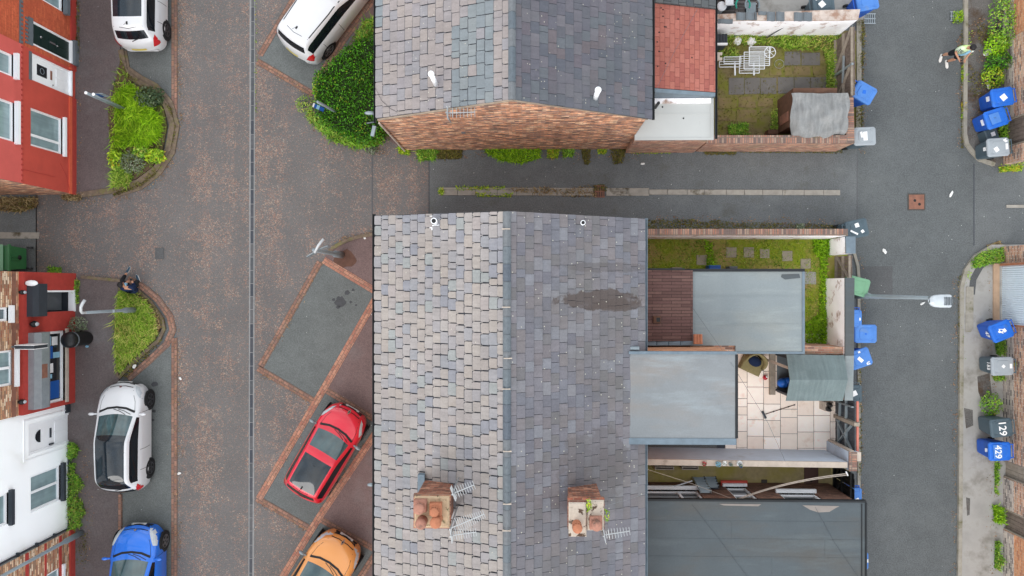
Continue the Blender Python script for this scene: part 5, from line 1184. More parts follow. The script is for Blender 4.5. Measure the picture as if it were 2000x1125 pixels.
mb = MB(); a = W(1530,748,.3); mb.ball(a, (.22,.18,.2), 14); mb.ball(a+Vector((.15,.06,.06)), (.16,.15,.16), 12); mb.ball(a+Vector((.06,-.08,.12)), (.06,.05,.09), 8); tag(mb.build('blue_bag', M_BBLUE, None, True), 'crumpled bright blue bag lying inside the open shed', 'bag')
# tarpaulin shed
t = thing('garden_shed', 'brown timber shed under a creased grey tarpaulin in the mossy yard', 'shed', W(1600,225,0))
zt_ = 1.72; c4 = [W(1547,180,zt_), W(1657,181,zt_), W(1660,217,zt_+.12), W(1653,262,zt_-.15), W(1632,262,zt_-.1), W(1583,260,zt_-.1), W(1566,267,zt_-.25), W(1546,268,zt_-.35), W(1553,240,zt_)]
N_ = 22; g = []
A_, B_, C_, D_ = W(1547,181,zt_), W(1657,181,zt_), W(1654,262,zt_), W(1549,267,zt_)
for i in range(N_+1):
    for j in range(N_+1):
        u, v = i/N_, j/N_; p = A_.lerp(B_, u).lerp(D_.lerp(C_, u), v)
        if i in (0, N_): p.x += .04*math.sin(v*9)+.05*math.sin(v*3.3)*(1 if i else -.5)
        if j == N_: p.y += .05*math.sin(u*7+1)+.03*math.sin(u*17)
        p.z = 1.62+.16*(1-abs(v-.42)*1.8)+.03*math.sin(u*9+v*14)+.022*math.sin(u*21-v*9)+.06*math.sin((u+.5*v)*17)*(v**2)+.05*max(0,1-abs(v-.62-.05*math.sin(u*8))*14)+.03*abs(math.sin((u-v*.6)*7))*(1-u)-(.25*max(0,.12-u)/.12)*(v)-.12*max(0, v-.93)/.07
        g.append(p)
mb = MB(); mb.add(g, [(i*(N_+1)+j, (i+1)*(N_+1)+j, (i+1)*(N_+1)+j+1, i*(N_+1)+j+1) for i in range(N_) for j in range(N_)]); mb.build('tarpaulin', M_TARP, t, True)
fx = W(1518,225,0).x; mb = MB(); mb.box((fx, W(1518,262,0).y, 0), (10.15, W(1518,196,0).y, 1.55)); mb.build('wall', M_BROWNW, t)
mb = MB(); mb.box((fx-.02, W(1518,250,0).y, .3), (fx-.002, W(1518,232,0).y, 1.1)); mb.build('panel', M_RUST, t)
mb = MB(); mb.box((fx-.45, W(1500,266,0).y, 0), (fx-.1, W(1500,258,0).y, .4)); tag(mb.build('timber_edge', M_BROWNW), 'dark timber planter edge beside the tarpaulin shed', 'planter')
# ------------------------------------------------------------------ right side of the lane
XR = W(1957,700,0).x
mb = MB()
def lane_wall(label, pa, pb, h, mat, mat2=None, x=None, foot=True):
    x = x or XR; a, b = W(1957,pa).y, W(1957,pb).y; t = thing('lane_wall', label, 'wall', (x, (a+b)/2, 0))
    mb = MB(); mb.box((x, b, 0), (x+.25, a, h)); mb.build('wall', mat, t)
    if foot:
        mb = MB(); mb.box((x-.012, b+.02, .06), (x, a-.02, .62)); mb.build('foot_course', M_BRF, t)
    return t
M_BRF = brick('pale_foot_brick', [C(150,140,138), C(170,162,158), C(126,118,118), C(184,174,166), C(96,92,94)], C(186,180,172))
lane_wall('orange brick lane wall behind the tall green shrubs', -80, 82, 2.3, M_BRO)
lane_wall('pale worn brick lane wall behind the two blue bins', 82.5, 236, 2.3, M_BRL)
lane_wall('short brick wall end at the alley corner by the grey lidded bin', 291, 322, 1.9, M_BRL, None, None, False)
lane_wall('short brick wall end beside the corrugated garage door', 482, 514, 2.2, M_BRL, None, None, False)
lane_wall('long brick lane wall behind the grey and numbered bins', 636, 897, 2.3, M_BRL)
lane_wall('brick lane wall panel between the two dark timber gates', 930, 990, 2.3, M_BRL)
lane_wall('orange brick lane wall at the lowest end of the lane', 1032, 1400, 2.3, M_BRO)
def rgate(label, pa, pb, mat):
    a, b = W(1957,pa).y, W(1957,pb).y; t = thing('timber_gate', label, 'gate', (XR, (a+b)/2, 0))
    n = max(4, int((a-b)/.13)); mb = MB()
    for i in range(n):
        y0 = b+(a-b)*i/n; d = R.uniform(0, .02); mb.box((XR+.06+d, y0+.005, .08), (XR+.1+d, y0+(a-b)/n-.005, 2.1-R.uniform(0,.06)))
    mb.build('boards', mat, t)
    for u in (a-.04, b): mb = MB(); mb.box((XR+.0, u, .08), (XR+.12, u+.04, 2.2)); mb.build('gate_post', M_OLDW, t)
rgate('grey timber gate behind the small grey caddy', 236.5, 290, M_OLDD)
rgate('grey timber gate just below the blue bin numbered 429', 897.5, 929.5, M_OLDW)
rgate('dark timber gate between the two lowest brick lane walls', 990.5, 1031.5, M_OLDD)
a, b = W(1952,515).y, W(1952,635).y
t = thing('garage_door', 'pale blue corrugated metal garage door with rusty frame', 'garage door', (XR, (a+b)/2, 0)); mb = MB()
n = int((a-b)/.038)
for (z0, z1, d) in ((.1, .35, .03), (.36, 2.4, .0)):
    vs = []
    for i in range(n+1): y = b+.05+(a-b-.1)*i/n; x = XR-.10+d+.018*(i % 2); vs += [(x,y,z0),(x,y,z1)]
    mb.add(vs, [(2*i,2*i+2,2*i+3,2*i+1) for i in range(n)])
mb.build('corrugated_sheet', M_GALVB if 'M_GALVB' in globals() else basic('pale_corrugated', C(206,220,230,.95), .5, .0, var=.05), t)
M_RFR = basic('rusty_frame', C(176,116,86), .9, var=.2, scale=6.)
mb = MB(); mb.box((XR-.16, a-.08, .08), (XR-.003, a, 2.4)); mb.build('frame', M_RFR, t); mb = MB(); mb.box((XR-.16, b, .08), (XR-.003, b+.05, 2.4)); mb.build('frame', M_RFR, t)
mb = MB(); mb.box((W(1936,600).x, b, .082), (XR-.165, a, .13)); tag(mb.build('door_sill', basic('buff_sill', C(196,164,136), .9, var=.12)), kind='structure')
# backs of what stands behind the lane walls
M_STICK2 = basic('pale_grey_enamel', C(206,210,212), .4, var=.05)
# ------------------------------------------------------------------ cars
def paint(name, col, metal=0., var=.02):
    s = NT(name); c = s.var(col, var, 1.5); return s.fin(c, .32, metal, .5, 1., .03)
def glass(name, col, spec=1., coat=1.):
    s = NT(name); c = s.var(col, .35, 2.6); return s.fin(c, .03, 0., spec, coat, .02)
P_WHITE = paint('white_car_paint', C(240,242,245,.78)); P_BLUE = paint('blue_car_paint', C(18,112,222,.95), .1); P_RED = paint('red_car_paint', C(222,22,52,.95)); P_ORNG = paint('orange_car_paint', C(236,160,86,.9), .1)
G_WS = glass('windscreen_glass', C(66,92,96), .9, .7); G_DK = glass('tinted_glass', C(22,28,34), .45, 0.); G_ROOF = glass('roof_glass', C(34,44,52), .65, .15)
CUSH = basic('seat_cloth', C(46,50,54), .9)
def hull(L, Wd, Hh, S, nose=1.):
    hw = Wd/2; h = Hh/1.48; pts, fs, mi = [], [], []; k = len(S)
    for (y, zc, zt, wt, zg, wg, zb, wb, zs, ws, zm, wm, zl, wl) in S:
        half = [(wl,zl),(wm,zm),(ws,zs),(wb,zb),(wg,zg),(wt,zt),(wt*.55,zt+(zc-zt)*.72)]
        ks = ((-.5,-.050),(-.40,-.030),(-.25,-.006),(0,.006),(.06,.018),(.25,.050),(.42,.070),(.5,.085))          # plan sweep: corners lie back from the centre line
        sw = next(a[1]+(b[1]-a[1])*(y-a[0])/(b[0]-a[0]) for a, b in zip(ks, ks[1:]) if a[0] <= y <= b[0]+1e-6)
        sh = lambda a: (y-sw*a*a)*L
        row = [(-a*hw, sh(a), z*h) for a, z in half]+[(0, y*L, zc*h)]+[(a*hw, sh(a), z*h) for a, z in reversed(half)]
        pts += row
    n = 15
    return pts, n, k
HATCH = [
 (-.500,.56,.55,.50,.54,.62,.52,.68,.46,.70,.38,.70,.30,.60),
 (-.492,.74,.73,.58,.70,.72,.66,.80,.58,.83,.44,.84,.24,.74),
 (-.474,.94,.93,.62,.90,.75,.85,.86,.72,.91,.48,.93,.21,.84),
 (-.450,1.03,1.02,.72,.97,.80,.91,.88,.78,.945,.50,.965,.20,.90),
 (-.385,1.36,1.34,.64,1.27,.71,.96,.91,.82,.97,.52,.985,.20,.93),
 (-.350,1.44,1.42,.62,1.35,.70,.97,.92,.83,.975,.53,.99,.20,.94),
 (-.300,1.46,1.43,.63,1.37,.71,.97,.925,.84,.98,.53,.995,.20,.95),
 (-.110,1.485,1.45,.645,1.39,.73,.96,.93,.84,.985,.54,1.,.20,.95),
 (-.080,1.485,1.45,.645,1.39,.73,.96,.93,.84,.985,.54,1.,.20,.95),
 (-.010,1.475,1.445,.655,1.385,.735,.95,.93,.84,.985,.54,1.,.20,.95),
 (.022,1.45,1.42,.665,1.36,.745,.95,.93,.84,.985,.54,1.,.20,.95),
 (.268,1.03,1.0,.79,.965,.865,.94,.925,.84,.98,.54,.995,.20,.95),
 (.290,.99,.97,.77,.945,.86,.92,.92,.83,.975,.54,.99,.20,.95),
 (.350,.95,.935,.70,.915,.82,.875,.90,.80,.965,.54,.985,.20,.94),
 (.420,.88,.865,.64,.845,.77,.81,.87,.74,.935,.53,.96,.20,.90),
 (.462,.77,.755,.55,.735,.69,.71,.80,.66,.87,.50,.90,.20,.82),
 (.486,.62,.61,.48,.60,.62,.58,.72,.54,.78,.44,.80,.22,.70),
 (.500,.50,.49,.40,.48,.50,.47,.58,.44,.62,.38,.62,.26,.52)]
def decal(name, bvh, poly, frame, mat, parent, off=.006, cuts=3):
    # lay a thin piece of trim on the body: poly in (a, b), frame maps (a, b) to a start point and gives the direction
    bm = bmesh.new(); pt, dr = frame
    vs = [bm.verts.new((a, b, 0)) for a, b in poly]; bm.faces.new(vs)
    bmesh.ops.triangulate(bm, faces=bm.faces[:])
    for _ in range(cuts):
        bmesh.ops.subdivide_edges(bm, edges=[e for e in bm.edges if e.calc_length() > (.06 if cuts < 5 else .025)], cuts=1, use_grid_fill=False)
        bmesh.ops.triangulate(bm, faces=bm.faces[:])
    ok = {}
    for v in bm.verts:
        o = Vector(pt(v.co.x, v.co.y)); hit, nr, _, dist = bvh.ray_cast(o, Vector(dr))
        if hit is not None:
            if nr.dot(Vector(dr)) > 0: nr = -nr
            if nr.dot(Vector(dr)) > -.22: continue
            ok[v] = hit+nr*off
    bmesh.ops.delete(bm, geom=[v for v in bm.verts if v not in ok], context='VERTS')
    mb = MB(); idx = {v: i for i, v in enumerate(bm.verts)}
    mb.add([ok[v] for v in bm.verts], [[idx[v] for v in f.verts] for f in bm.faces], 0, .5); bm.free()
    return mb.build(name, mat, parent, True, world=False) if mb.f else None
def rib(pts, w):
    L, Rr = [], []
    for i, p in enumerate(pts):
        a, b = pts[max(i-1,0)], pts[min(i+1,len(pts)-1)]; d = Vector((b[0]-a[0], b[1]-a[1])).normalized(); n = Vector((-d.y, d.x))*w/2
        L.append((p[0]+n.x, p[1]+n.y)); Rr.append((p[0]-n.x, p[1]-n.y))
    return [[L[i], L[i+1], Rr[i+1], Rr[i]] for i in range(len(pts)-1)]
def car(name, label, pm, L, Wd, Hh, loc, ang, roof_glass=None, S=HATCH, plate_f=True, rim=None, black_rear=False, rails=False, badge='bar', hl=None, fog=False, cladding=None, tail=None, mirror=None, estate=False):
    t = thing(name, label, 'car', loc); hw = Wd/2; h = Hh/1.48
    pts, n, k = hull(L, Wd, Hh, S); fs, mi = [], []
    for j in range(k-1):
        for i in range(n-1):
            fs.append((j*n+i, j*n+i+1, (j+1)*n+i+1, (j+1)*n+i)); m = 0; c = i if i < 7 else 13-i      # c: 0 sill .. 6 centre
            if c in (5,6) and 10 <= j < 11: m = 1
            if c in (5,6) and j == 3: m = 2
            if c == 3 and 4 <= j <= 10 : m = 3
            if roof_glass and c in (5,6) and roof_glass[0] <= j <= roof_glass[1]: m = 4
            mi.append(m)
    fs += [tuple(range(n)), tuple(range((k-1)*n, k*n))]; mi += [0, 0]
    me = bpy.data.meshes.new('hull'); me.from_pydata(pts, [], fs); me.polygons.foreach_set('material_index', mi)
    mats = [pm, G_WS, G_DK, G_DK, G_ROOF]
    for m in mats: me.materials.append(m)
    o = bpy.data.objects.new('hull', me); COL.objects.link(o); ms = o.modifiers.new('s', 'SUBSURF'); ms.levels = ms.render_levels = 3
    dg = bpy.context.evaluated_depsgraph_get(); dg.update(); ev = o.evaluated_get(dg).to_mesh()
    V = [v.co.copy() for v in ev.vertices]; F = [tuple(p.vertices) for p in ev.polygons]; MI = [p.material_index for p in ev.polygons]
    o.evaluated_get(dg).to_mesh_clear(); bpy.data.objects.remove(o)
    bvh = BVHTree.FromPolygons(V, F)
    cen = [sum((V[i] for i in f), Vector())/len(f) for f in F]
    def sub(nm, test, mat, inset=0.):
        mb = MB(); idx = {}; vs = []; ff = []
        for f, m, c in zip(F, MI, cen):
            if not test(m, c): continue
            g = []
            for i in f:
                if i not in idx: idx[i] = len(vs); vs.append(V[i])
                g.append(idx[i])
            ff.append(g)
        mb.add(vs, ff, 0, .5); return mb.build(nm, mat, t, True, world=False)
    body = sub('body', lambda m, c: m == 0, pm)
    sub('windscreen', lambda m, c: m == 1, G_WS); sub('rear_window', lambda m, c: m == 2, G_DK)
    for s in (-1, 1): sub('side_window', lambda m, c: m == 3 and c.x*s > 0, G_DK)
    if roof_glass: sub('sunroof', lambda m, c: m == 4, G_ROOF)
    top = (lambda a, b: (a, b, 3.), (0,0,-1)); front = (lambda a, b: (a, L, b), (0,-1,0)); back = (lambda a, b: (a, -L, b), (0,1,0))
    def side(s): return (lambda a, b: (s*3., a, b), (-s,0,0))
    mb = MB(); mb.box((-hw*.86,-L*.40,.14),(hw*.86,L*.38,.42)); mb.box((-hw*.5,-L*.47,.16),(hw*.5,-L*.40,.40)); mb.box((-hw*.45,L*.38,.16),(hw*.45,L*.46,.40)); mb.build('chassis', M_BLACK, t, world=False)
    # wheels
    wr = .315*min(1.06, L/3.9)
    for fy in (.325, -.295):
        for s in (-1, 1):
            ax = Matrix.Rotation(s*math.pi/2, 4, 'Y'); c = Vector((s*(hw-.212), fy*L, wr))
            mb = MB(); mb.lathe([(wr*.6,0),(wr*.97,.0),(wr,.03),(wr,.17),(wr*.97,.205),(wr*.72,.212),(wr*.70,.19)], c, 26, 0, ax); wo_ = mb.build('wheel', M_TYRE, t, True, world=False)
            mb = MB(); mb.lathe([(wr*.70,.18),(wr*.70,.205),(wr*.62,.205),(wr*.60,.17),(.001,.17)], c, 26, 0, ax)
            for q in range(5):
                a = 6.283*q/5; d = ax @ Vector((math.cos(a), math.sin(a), 0)); e = ax @ Vector((0,0,1)); p0 = c+e*.196
                mb.beam(p0+d*wr*.1, p0+d*wr*.66, .065, .02, 0, e)
            mb.build('rim', rim or M_RIM, wo_, False, world=False)
            mb = MB(); mb.lathe([(wr*1.0,.172),(wr*1.17,.176),(wr*1.17,.19),(wr*1.0,.192)], c+Vector((s*.0,0,.02)), 26, 0, ax); mb.build('wheel_arch', cladding or M_SEAM, t, True, world=False)
    # lamps, plates, trim
    hp = hl or [(.56,.455),(.70,.445),(.90,.385),(.93,.345),(.84,.36),(.66,.415)]
    for s in (-1, 1):
        decal('headlight', bvh, [(s*a*hw, b*L) for a, b in hp], top, M_LAMPW, t, .012)
        tl = tail or [(.66,.70),(.92,.66),(.95,1.0),(.80,.98)]
        decal('tail_light', bvh, [(s*a*hw, b*h) for a, b in tl], back, M_TAIL, t, .012, 6)
        decal('tail_light', bvh, [(s*hw*a, b*L) for a, b in ((.84,-.47),(.93,-.445),(.975,-.40),(.93,-.42),(.82,-.452))], top, M_TAIL, t, .010) if not black_rear else None
        for y in (.235, -.09, -.27) if not estate else (.235, -.09, -.29):
            for q in rib([(y*L+.02, .34*h), (y*L, .70*h), (y*L-.01, .92*h)], .016): decal('door_gap', bvh, q, side(s), M_SEAM, t, .003, 1)
        for y in (-.06, -.235): decal('door_handle', bvh, [(y*L,.79*h),(y*L+.2,.79*h),(y*L+.2,.825*h),(y*L,.825*h)], side(s), M_CHROME if badge == 'diamond' else pm, t, .03, 1)
        mb = MB(); c = Vector((s*(hw+.09), .222*L, .985*h)); mb.ball(c, (.115,.055,.075), 12); mb.beam((s*(hw*.90), .222*L, .95*h), c, .05, .05); mb.build('mirror', mirror or pm, t, True, world=False)
        for q in rib([(s*.76*hw,.235*L),(s*.72*hw,.33*L),(s*.56*hw,.425*L)], .012): decal('bonnet_gap', bvh, q, top, M_SEAM, t, .003, 1)
        if fog: decal('fog_light', bvh, [(s*(.52+.07*math.cos(a))*hw, (.468+.012*math.sin(a))*L) for a in [6.283*i/8 for i in range(8)]], top, M_LAMPW, t, .012, 1)
        if rails: 
            for q in rib([(s*.60*hw, -.34*L), (s*.655*hw, -.1*L), (s*.645*hw, .04*L)], .03): decal('roof_rail', bvh, q, top, M_SEAM, t, .01, 1)
    for q in rib([(-.50*hw,.448*L),(-.2*hw,.462*L),(.2*hw,.462*L),(.50*hw,.448*L)], .02): decal('bonnet_gap', bvh, q, top, M_SEAM, t, .004, 1)
    for q in rib([(-.76*hw,.242*L),(-.40*hw,.274*L),(0,.284*L),(.40*hw,.274*L),(.76*hw,.242*L)], .07): decal('cowl', bvh, q, top, M_BLACK, t, .006, 2)
    decal('grille', bvh, [(-.42*hw,.50*h),(.42*hw,.50*h),(.50*hw,.60*h),(-.50*hw,.60*h)], front, M_BLACK, t, .008, 2)
    decal('bumper_intake', bvh, [(-.5*hw,.28*h),(.5*hw,.28*h),(.46*hw,.42*h),(-.46*hw,.42*h)], front, M_BLACK, t, .008, 2)
    if plate_f:
        mb = MB(); z = .50*h; hit = bvh.ray_cast(Vector((0,L,z)), Vector((0,-1,0)))[0]; y = hit.y+.012; mb.add([(-.26,y+.005,z-.06),(.26,y+.005,z-.06),(.26,y-.02,z+.07),(-.26,y-.02,z+.07)], [(0,1,2,3)]); mb.build('number_plate', M_PLATE, t, world=False)
    decal('number_plate', bvh, [(-.26,.60*h),(.26,.60*h),(.26,.70*h),(-.26,.70*h)], back, M_PLATEY, t, .012, 2)
    for s in (-1, 1):
        for q in rib([(s*.10*hw-.02,.268*L),(s*.10*hw+.24*hw-.0,.252*L),(s*.10*hw+.52*hw,.222*L)], .018): decal('wiper', bvh, q, top, M_BLACK, t, .015, 1)
    for q in rib([(-.05*hw,-.452*L),(.30*hw,-.432*L)], .02): decal('wiper', bvh, q, top, M_BLACK, t, .014, 1)
    mb = MB(); a = bvh.ray_cast(Vector((.0,-.33*L,3)), Vector((0,0,-1)))[0]; mb.cbox((a.x-.025,a.y-.05,a.z-.01),(a.x+.025,a.y+.05,a.z+.03),.01); mb.tube([a+Vector((0,.02,.02)), a+Vector((0,-.14,.2))], .006, 5); mb.build('antenna', M_BLACK, t, world=False)
    y = .458*L
    if badge == 'diamond':
        bp = [(-.0,y+.085),(.055,y),(0,y-.085),(-.055,y)]; decal('badge', bvh, bp, top, M_CHROME, t, .016, 1); decal('badge_centre', bvh, [(0,y+.04),(.025,y),(0,y-.04),(-.025,y)], top, M_BLACK, t, .019, 1)
    else: decal('badge', bvh, [(.05*math.cos(a), y-.01+.03*math.sin(a)) for a in [6.283*i/10 for i in range(10)]], top, M_CHROME, t, .012, 1)
    if black_rear:
        decal('tailgate_glass', bvh, [(-.84*hw,.72*h),(.84*hw,.72*h),(.82*hw,.98*h),(-.82*hw,.98*h)], back, G_DK, t, .010, 3)
    for q in rib([(-.60*hw,-.352*L),(0,-.372*L),(.60*hw,-.352*L)], .016): decal('tailgate_gap', bvh, q, top, M_SEAM, t, .003, 1)
    if roof_glass and roof_glass[0] < 7:
        for q in rib([(-.62*hw,-.09*L),(.62*hw,-.09*L)], .02): decal('sunroof_gap', bvh, q, top, M_SEAM, t, .003, 1)
    t.rotation_euler = (0,0,-ang); return t
def car_at(px, py, z): v = W(px, py, z); return (v.x, v.y, 0)
car('parked_car', 'white hatchback parked by the orange house, seen from its rear with red lamps', P_WHITE, 3.98, 1.66, 1.46, (-13.72, 10.34, .008), 0, roof_glass=(6,8), rim=M_RIMD)
car('parked_car', 'white hatchback with black glass roof parked between grass bed and blue car', P_WHITE, 3.92, 1.64, 1.5, (-14.30, -5.24, .01), 0, roof_glass=(4,9), black_rear=True, rim=M_RIMD, badge='bar')
car('parked_car', 'bright blue hatchback parked at the lower edge of the photo', P_BLUE, 3.98, 1.72, 1.46, (-13.80, -10.28, .01), 0, badge='bar', hl=[(.52,.46),(.66,.455),(.90,.40),(.92,.325),(.80,.33),(.66,.40)])
v = W(640,4,.8)
EST = [tuple(list(r)) for r in HATCH]
for i, (y, z) in enumerate(((-.5,None),(-.493,None),(-.48,None),(-.47,None),(-.435,1.36),(-.405,1.44),(-.33,1.465))): EST[i] = (y,)+EST[i][1:]
car('parked_car', 'white estate car parked beside the clipped hedge', P_WHITE, 4.30, 1.78, 1.50, (v.x, v.y, .01), rad(37.5), S=EST, rails=True, estate=True, rim=M_RIM)
v = W(636,884,.7)
car('parked_car', 'small red hatchback with dark glass sunroof parked in the brick edged bay', P_RED, 3.60, 1.66, 1.47, (v.x, v.y, .01), rad(30.5), roof_glass=(5,8), badge='diamond', fog=True, mirror=M_STEEL, hl=[(.60,.445),(.74,.42),(.93,.335),(.90,.30),(.80,.345)])
v = W(612,1148,.8)
car('parked_car', 'metallic orange crossover with black grille parked at the lower edge', P_ORNG, 4.12, 1.79, 1.56, (v.x, v.y, .01), rad(33), badge='diamond', cladding=M_BLACK, mirror=M_STEEL, hl=[(.46,.462),(.70,.45),(.91,.385),(.95,.325),(.89,.335),(.70,.425)])
# ------------------------------------------------------------------ wheelie bins
def bin_body(t, mat, s=1., hgt=.98):
    mb = MB(); rings = []
    for z, wx, y0, y1 in ((.06,.235,-.20,.24),(.10,.245,-.22,.25),(hgt*.55,.27,-.27,.29),(hgt-.06,.285,-.31,.33),(hgt-.055,.30,-.325,.345),(hgt,.302,-.33,.35)):
        c = .05; rings.append([(wx*s-c,y0*s,z*s),(wx*s,y0*s+c,z*s),(wx*s,y1*s-c,z*s),(wx*s-c,y1*s,z*s),(-wx*s+c,y1*s,z*s),(-wx*s,y1*s-c,z*s),(-wx*s,y0*s+c,z*s),(-wx*s+c,y0*s,z*s)])
    vs = [p for r in rings for p in r]; n = 8
    mb.add(vs, [(k*n+i, k*n+(i+1)%n, (k+1)*n+(i+1)%n, (k+1)*n+i) for k in range(len(rings)-1) for i in range(n)]+[tuple(range(n-1,-1,-1)), tuple(range(5*n,6*n))])
    return mb.build('body', mat, t, world=False)
def bin_lid(t, mat, s=1., hgt=.98, hood=False):
    mb = MB(); z = hgt*s; rings = []
    for dz, wx, y0, y1, c in ((-.03,.305,-.385,.34,.06),(.015,.31,-.395,.345,.06),(.045,.30,-.375,.33,.07),(.06,.27,-.33,.29,.08),(.058,.20,-.24,.20,.05),(.078,.185,-.225,.185,.05),(.082,.0,.0,.0,.0)):
        rings.append([(wx*s-c,y0*s,z+dz*s),(wx*s,y0*s+c,z+dz*s),(wx*s,y1*s-c,z+dz*s),(wx*s-c,y1*s,z+dz*s),(-wx*s+c,y1*s,z+dz*s),(-wx*s,y1*s-c,z+dz*s),(-wx*s,y0*s+c,z+dz*s),(-wx*s+c,y0*s,z+dz*s)] if wx else [(0,-.02*s,z+dz*s)]*8)
    vs = [p for r in rings for p in r]; n = 8
    mb.add(vs, [(k*n+i, k*n+(i+1)%n, (k+1)*n+(i+1)%n, (k+1)*n+i) for k in range(len(rings)-1) for i in range(n)]+[tuple(range(n))])
    for sx in (-1, 1): mb.box((sx*.22*s-.012, -.31*s, z+.05*s), (sx*.22*s+.012, -.20*s, z+.075*s)); mb.box((sx*.22*s-.012, .22*s, z+.05*s), (sx*.22*s+.012, .28*s, z+.075*s))
    return mb.build('lid', mat, t, world=False)
def make_bin(name, label, group, bm, lm, s=1.):
    t = thing(name, label, 'wheelie bin', (0,0,0), 0, group); bin_body(t, bm, s); bin_lid(t, lm, s)
    mb = MB(); z = .95*s
    for sx in (-1, 1): mb.beam((sx*.22*s,.33*s,z), (sx*.22*s,.43*s,z+.03), .035, .04)
    mb.tube([(-.24*s,.43*s,z+.03),(.24*s,.43*s,z+.03)], .018, 8); mb.build('handle', bm, t, world=False)
    for sx in (-1, 1):
        mb = MB(); ax = Matrix.Rotation(math.pi/2, 4, 'Y'); mb.lathe([(.001,0),(.10*s,0),(.10*s,.05),(.001,.05)], (sx*.25*s-.025, .27*s, .10*s), 14, 0, ax); mb.build('wheel', M_BLACK, t, world=False)
    return t
blue = make_bin('wheelie_bin', 'x', 'wheelie bins along the back lane', M_BBODY, M_BBLUE); faded = make_bin('wheelie_bin', 'x', 'wheelie bins along the back lane', M_BBODY, M_BBLUE2)
grey = make_bin('wheelie_bin', 'x', 'wheelie bins along the back lane', M_BGREY, M_BGREY); greyl = make_bin('wheelie_bin', 'x', 'wheelie bins along the back lane', M_BGREY, M_BLGREY)
greenb = make_bin('wheelie_bin', 'x', 'wheelie bins along the back lane', M_BGREEN, M_BGREENL)
used = set()
def put_bin(src, px, py, head, label, stickers=(), num=None, front=None, mark=None, small=False):
    """px, py: middle of the lid; head: which way the lid's opening side looks (degrees, 0 = down the picture)"""
    t = src if src not in used else clone(src); used.add(src)
    v = W(px, py, 1.03); t.location = (v.x, v.y, .08 if px > 1880 else .01); t.rotation_euler = (0, 0, rad(head)); t['label'] = label
    if small: t.scale = (.85, .80, 1)
    for (x, y, w, l, a, m) in stickers:
        mb = MB(); c, s_ = math.cos(a), math.sin(a); z = 1.066 if abs(x) < .18 and abs(y) < .18 else 1.045
        q = [(x+(i*w/2)*c-(j*l/2)*s_, y+(i*w/2)*s_+(j*l/2)*c, z) for i, j in ((-1,-1),(1,-.9),(.92,1),(-1,.95))]; mb.prism(q, z-.02, z); mb.build('sticker', m, t, world=False)
    if num: text('number', num[0], num[1], M_STICK, t, (num[2], num[3], 1.068), (0, 0, num[4]), .003)
    if front: text('number', front[0], front[1], M_STICK, t, (front[2], -.325, front[3]), (math.pi/2, 0, 0), .012)
    if mark:
        mb = MB(); mb.box((mark[0]-mark[2]/2, -.345, mark[1]-mark[3]/2), (mark[0]+mark[2]/2, -.20, mark[1]+mark[3]/2)); mb.build('sticker', M_STICK, t, world=False)
    return t
WS = M_STICK
put_bin(blue, 1957, 190, -81, 'blue bin with large white blot on its lid, topmost of the right pair', [(.03,-.02,.2,.2,.5,WS)], mark=(-.05,.72,.16,.1))
put_bin(blue, 1945, 231, -72, 'blue bin with a faded panel on its lid, between blue bin and grey caddy', [(-.0,-.10,.36,.34,0,M_BBLUE2),(-.02,-.1,.03,.03,0,WS)], mark=(.0,.72,.2,.06))
put_bin(greyl, 1949, 288, -86, 'grey bin with pale lid and white stickers beside the small caddy', [(.08,-.12,.16,.14,.5,WS),(.0,.22,.2,.12,0,WS),(-.2,.2,.12,.12,.4,WS)], mark=(.0,.78,.12,.12))
put_bin(blue, 1955, 646, -68, 'blue bin with white marks on its lid by the garage door', [(.0,.05,.12,.10,.3,WS),(-.02,-.12,.08,.08,.6,WS)], ('47', .2, -.02, -.04, math.pi), ('47', .2, .02, .70))
put_bin(greyl, 1957, 715, -88, 'grey bin with domed pale lid, numbered on its front', [(0,.22,.16,.12,0,WS),(.0,-.02,.1,.1,.8,WS)], None, ('153', .2, .0, .76))
put_bin(grey, 1955, 835, -84, 'dark grey bin with big painted 129 on its lid', [], ('129', .34, .0, -.03, 0))
put_bin(blue, 1952, 881, -88, 'blue bin with painted 429 on its faded lid panel', [(.0,-.12,.46,.3,0,M_BBLUE2)], ('429', .30, .0, -.12, 0), mark=(0,.76,.12,.05))
put_bin(faded, 1693, 2, 100, 'blue bin at the top of the lane beside the white yard wall')
put_bin(faded, 1687, 180, 60, 'faded blue bin turned askew against the tall timber gate', [(0,0,.12,.12,.3,M_BBLUE)])
put_bin(greyl, 1688, 266, 92, 'pale lidded grey bin by the mossy alley wall corner', [(.0,-.02,.3,.14,0,WS),(.05,.1,.2,.08,.2,WS)])
put_bin(grey, 1673, 447, 102, 'grey bin with torn stickers at the alley corner wall', [(-.1,.12,.28,.06,.9,WS),(.12,-.02,.14,.14,.1,WS),(-.12,-.16,.1,.1,.4,WS)])
put_bin(greenb, 1675, 559, 75, 'pale green lidded bin beside the street lamp base')
put_bin(faded, 1668, 621, 0, 'blue bin half hidden behind the lane wall, tucked beside another', [(.22,-.05,.06,.12,0,WS)], small=True)
put_bin(faded, 1690, 652, 90, 'square set blue bin standing furthest into the lane from the lush yard', [(0,0,.06,.06,0,M_BBLUE)])
put_bin(faded, 1679, 701, 109, 'blue bin with two white stickers turned askew by the lane wall', [(-.02,-.0,.2,.12,.5,WS),(.2,-.05,.12,.08,0,WS),(-.22,-.22,.10,.12,0,WS)])
put_bin(grey, 1668, 768, 0, 'dark grey bin with white paper on its lid by the patio gate', [(.0,.0,.2,.22,.4,WS)], small=True)
put_bin(faded, 1668, 969, 0, 'blue bin with white splash beside the black yard gate', [(.10,-.16,.2,.16,.5,WS)], small=True)
put_bin(faded, 1681, 1095, 0, 'blue bin mostly hidden behind the dark felt roof extension', [(.22,.0,.14,.14,.0,WS)], small=True)
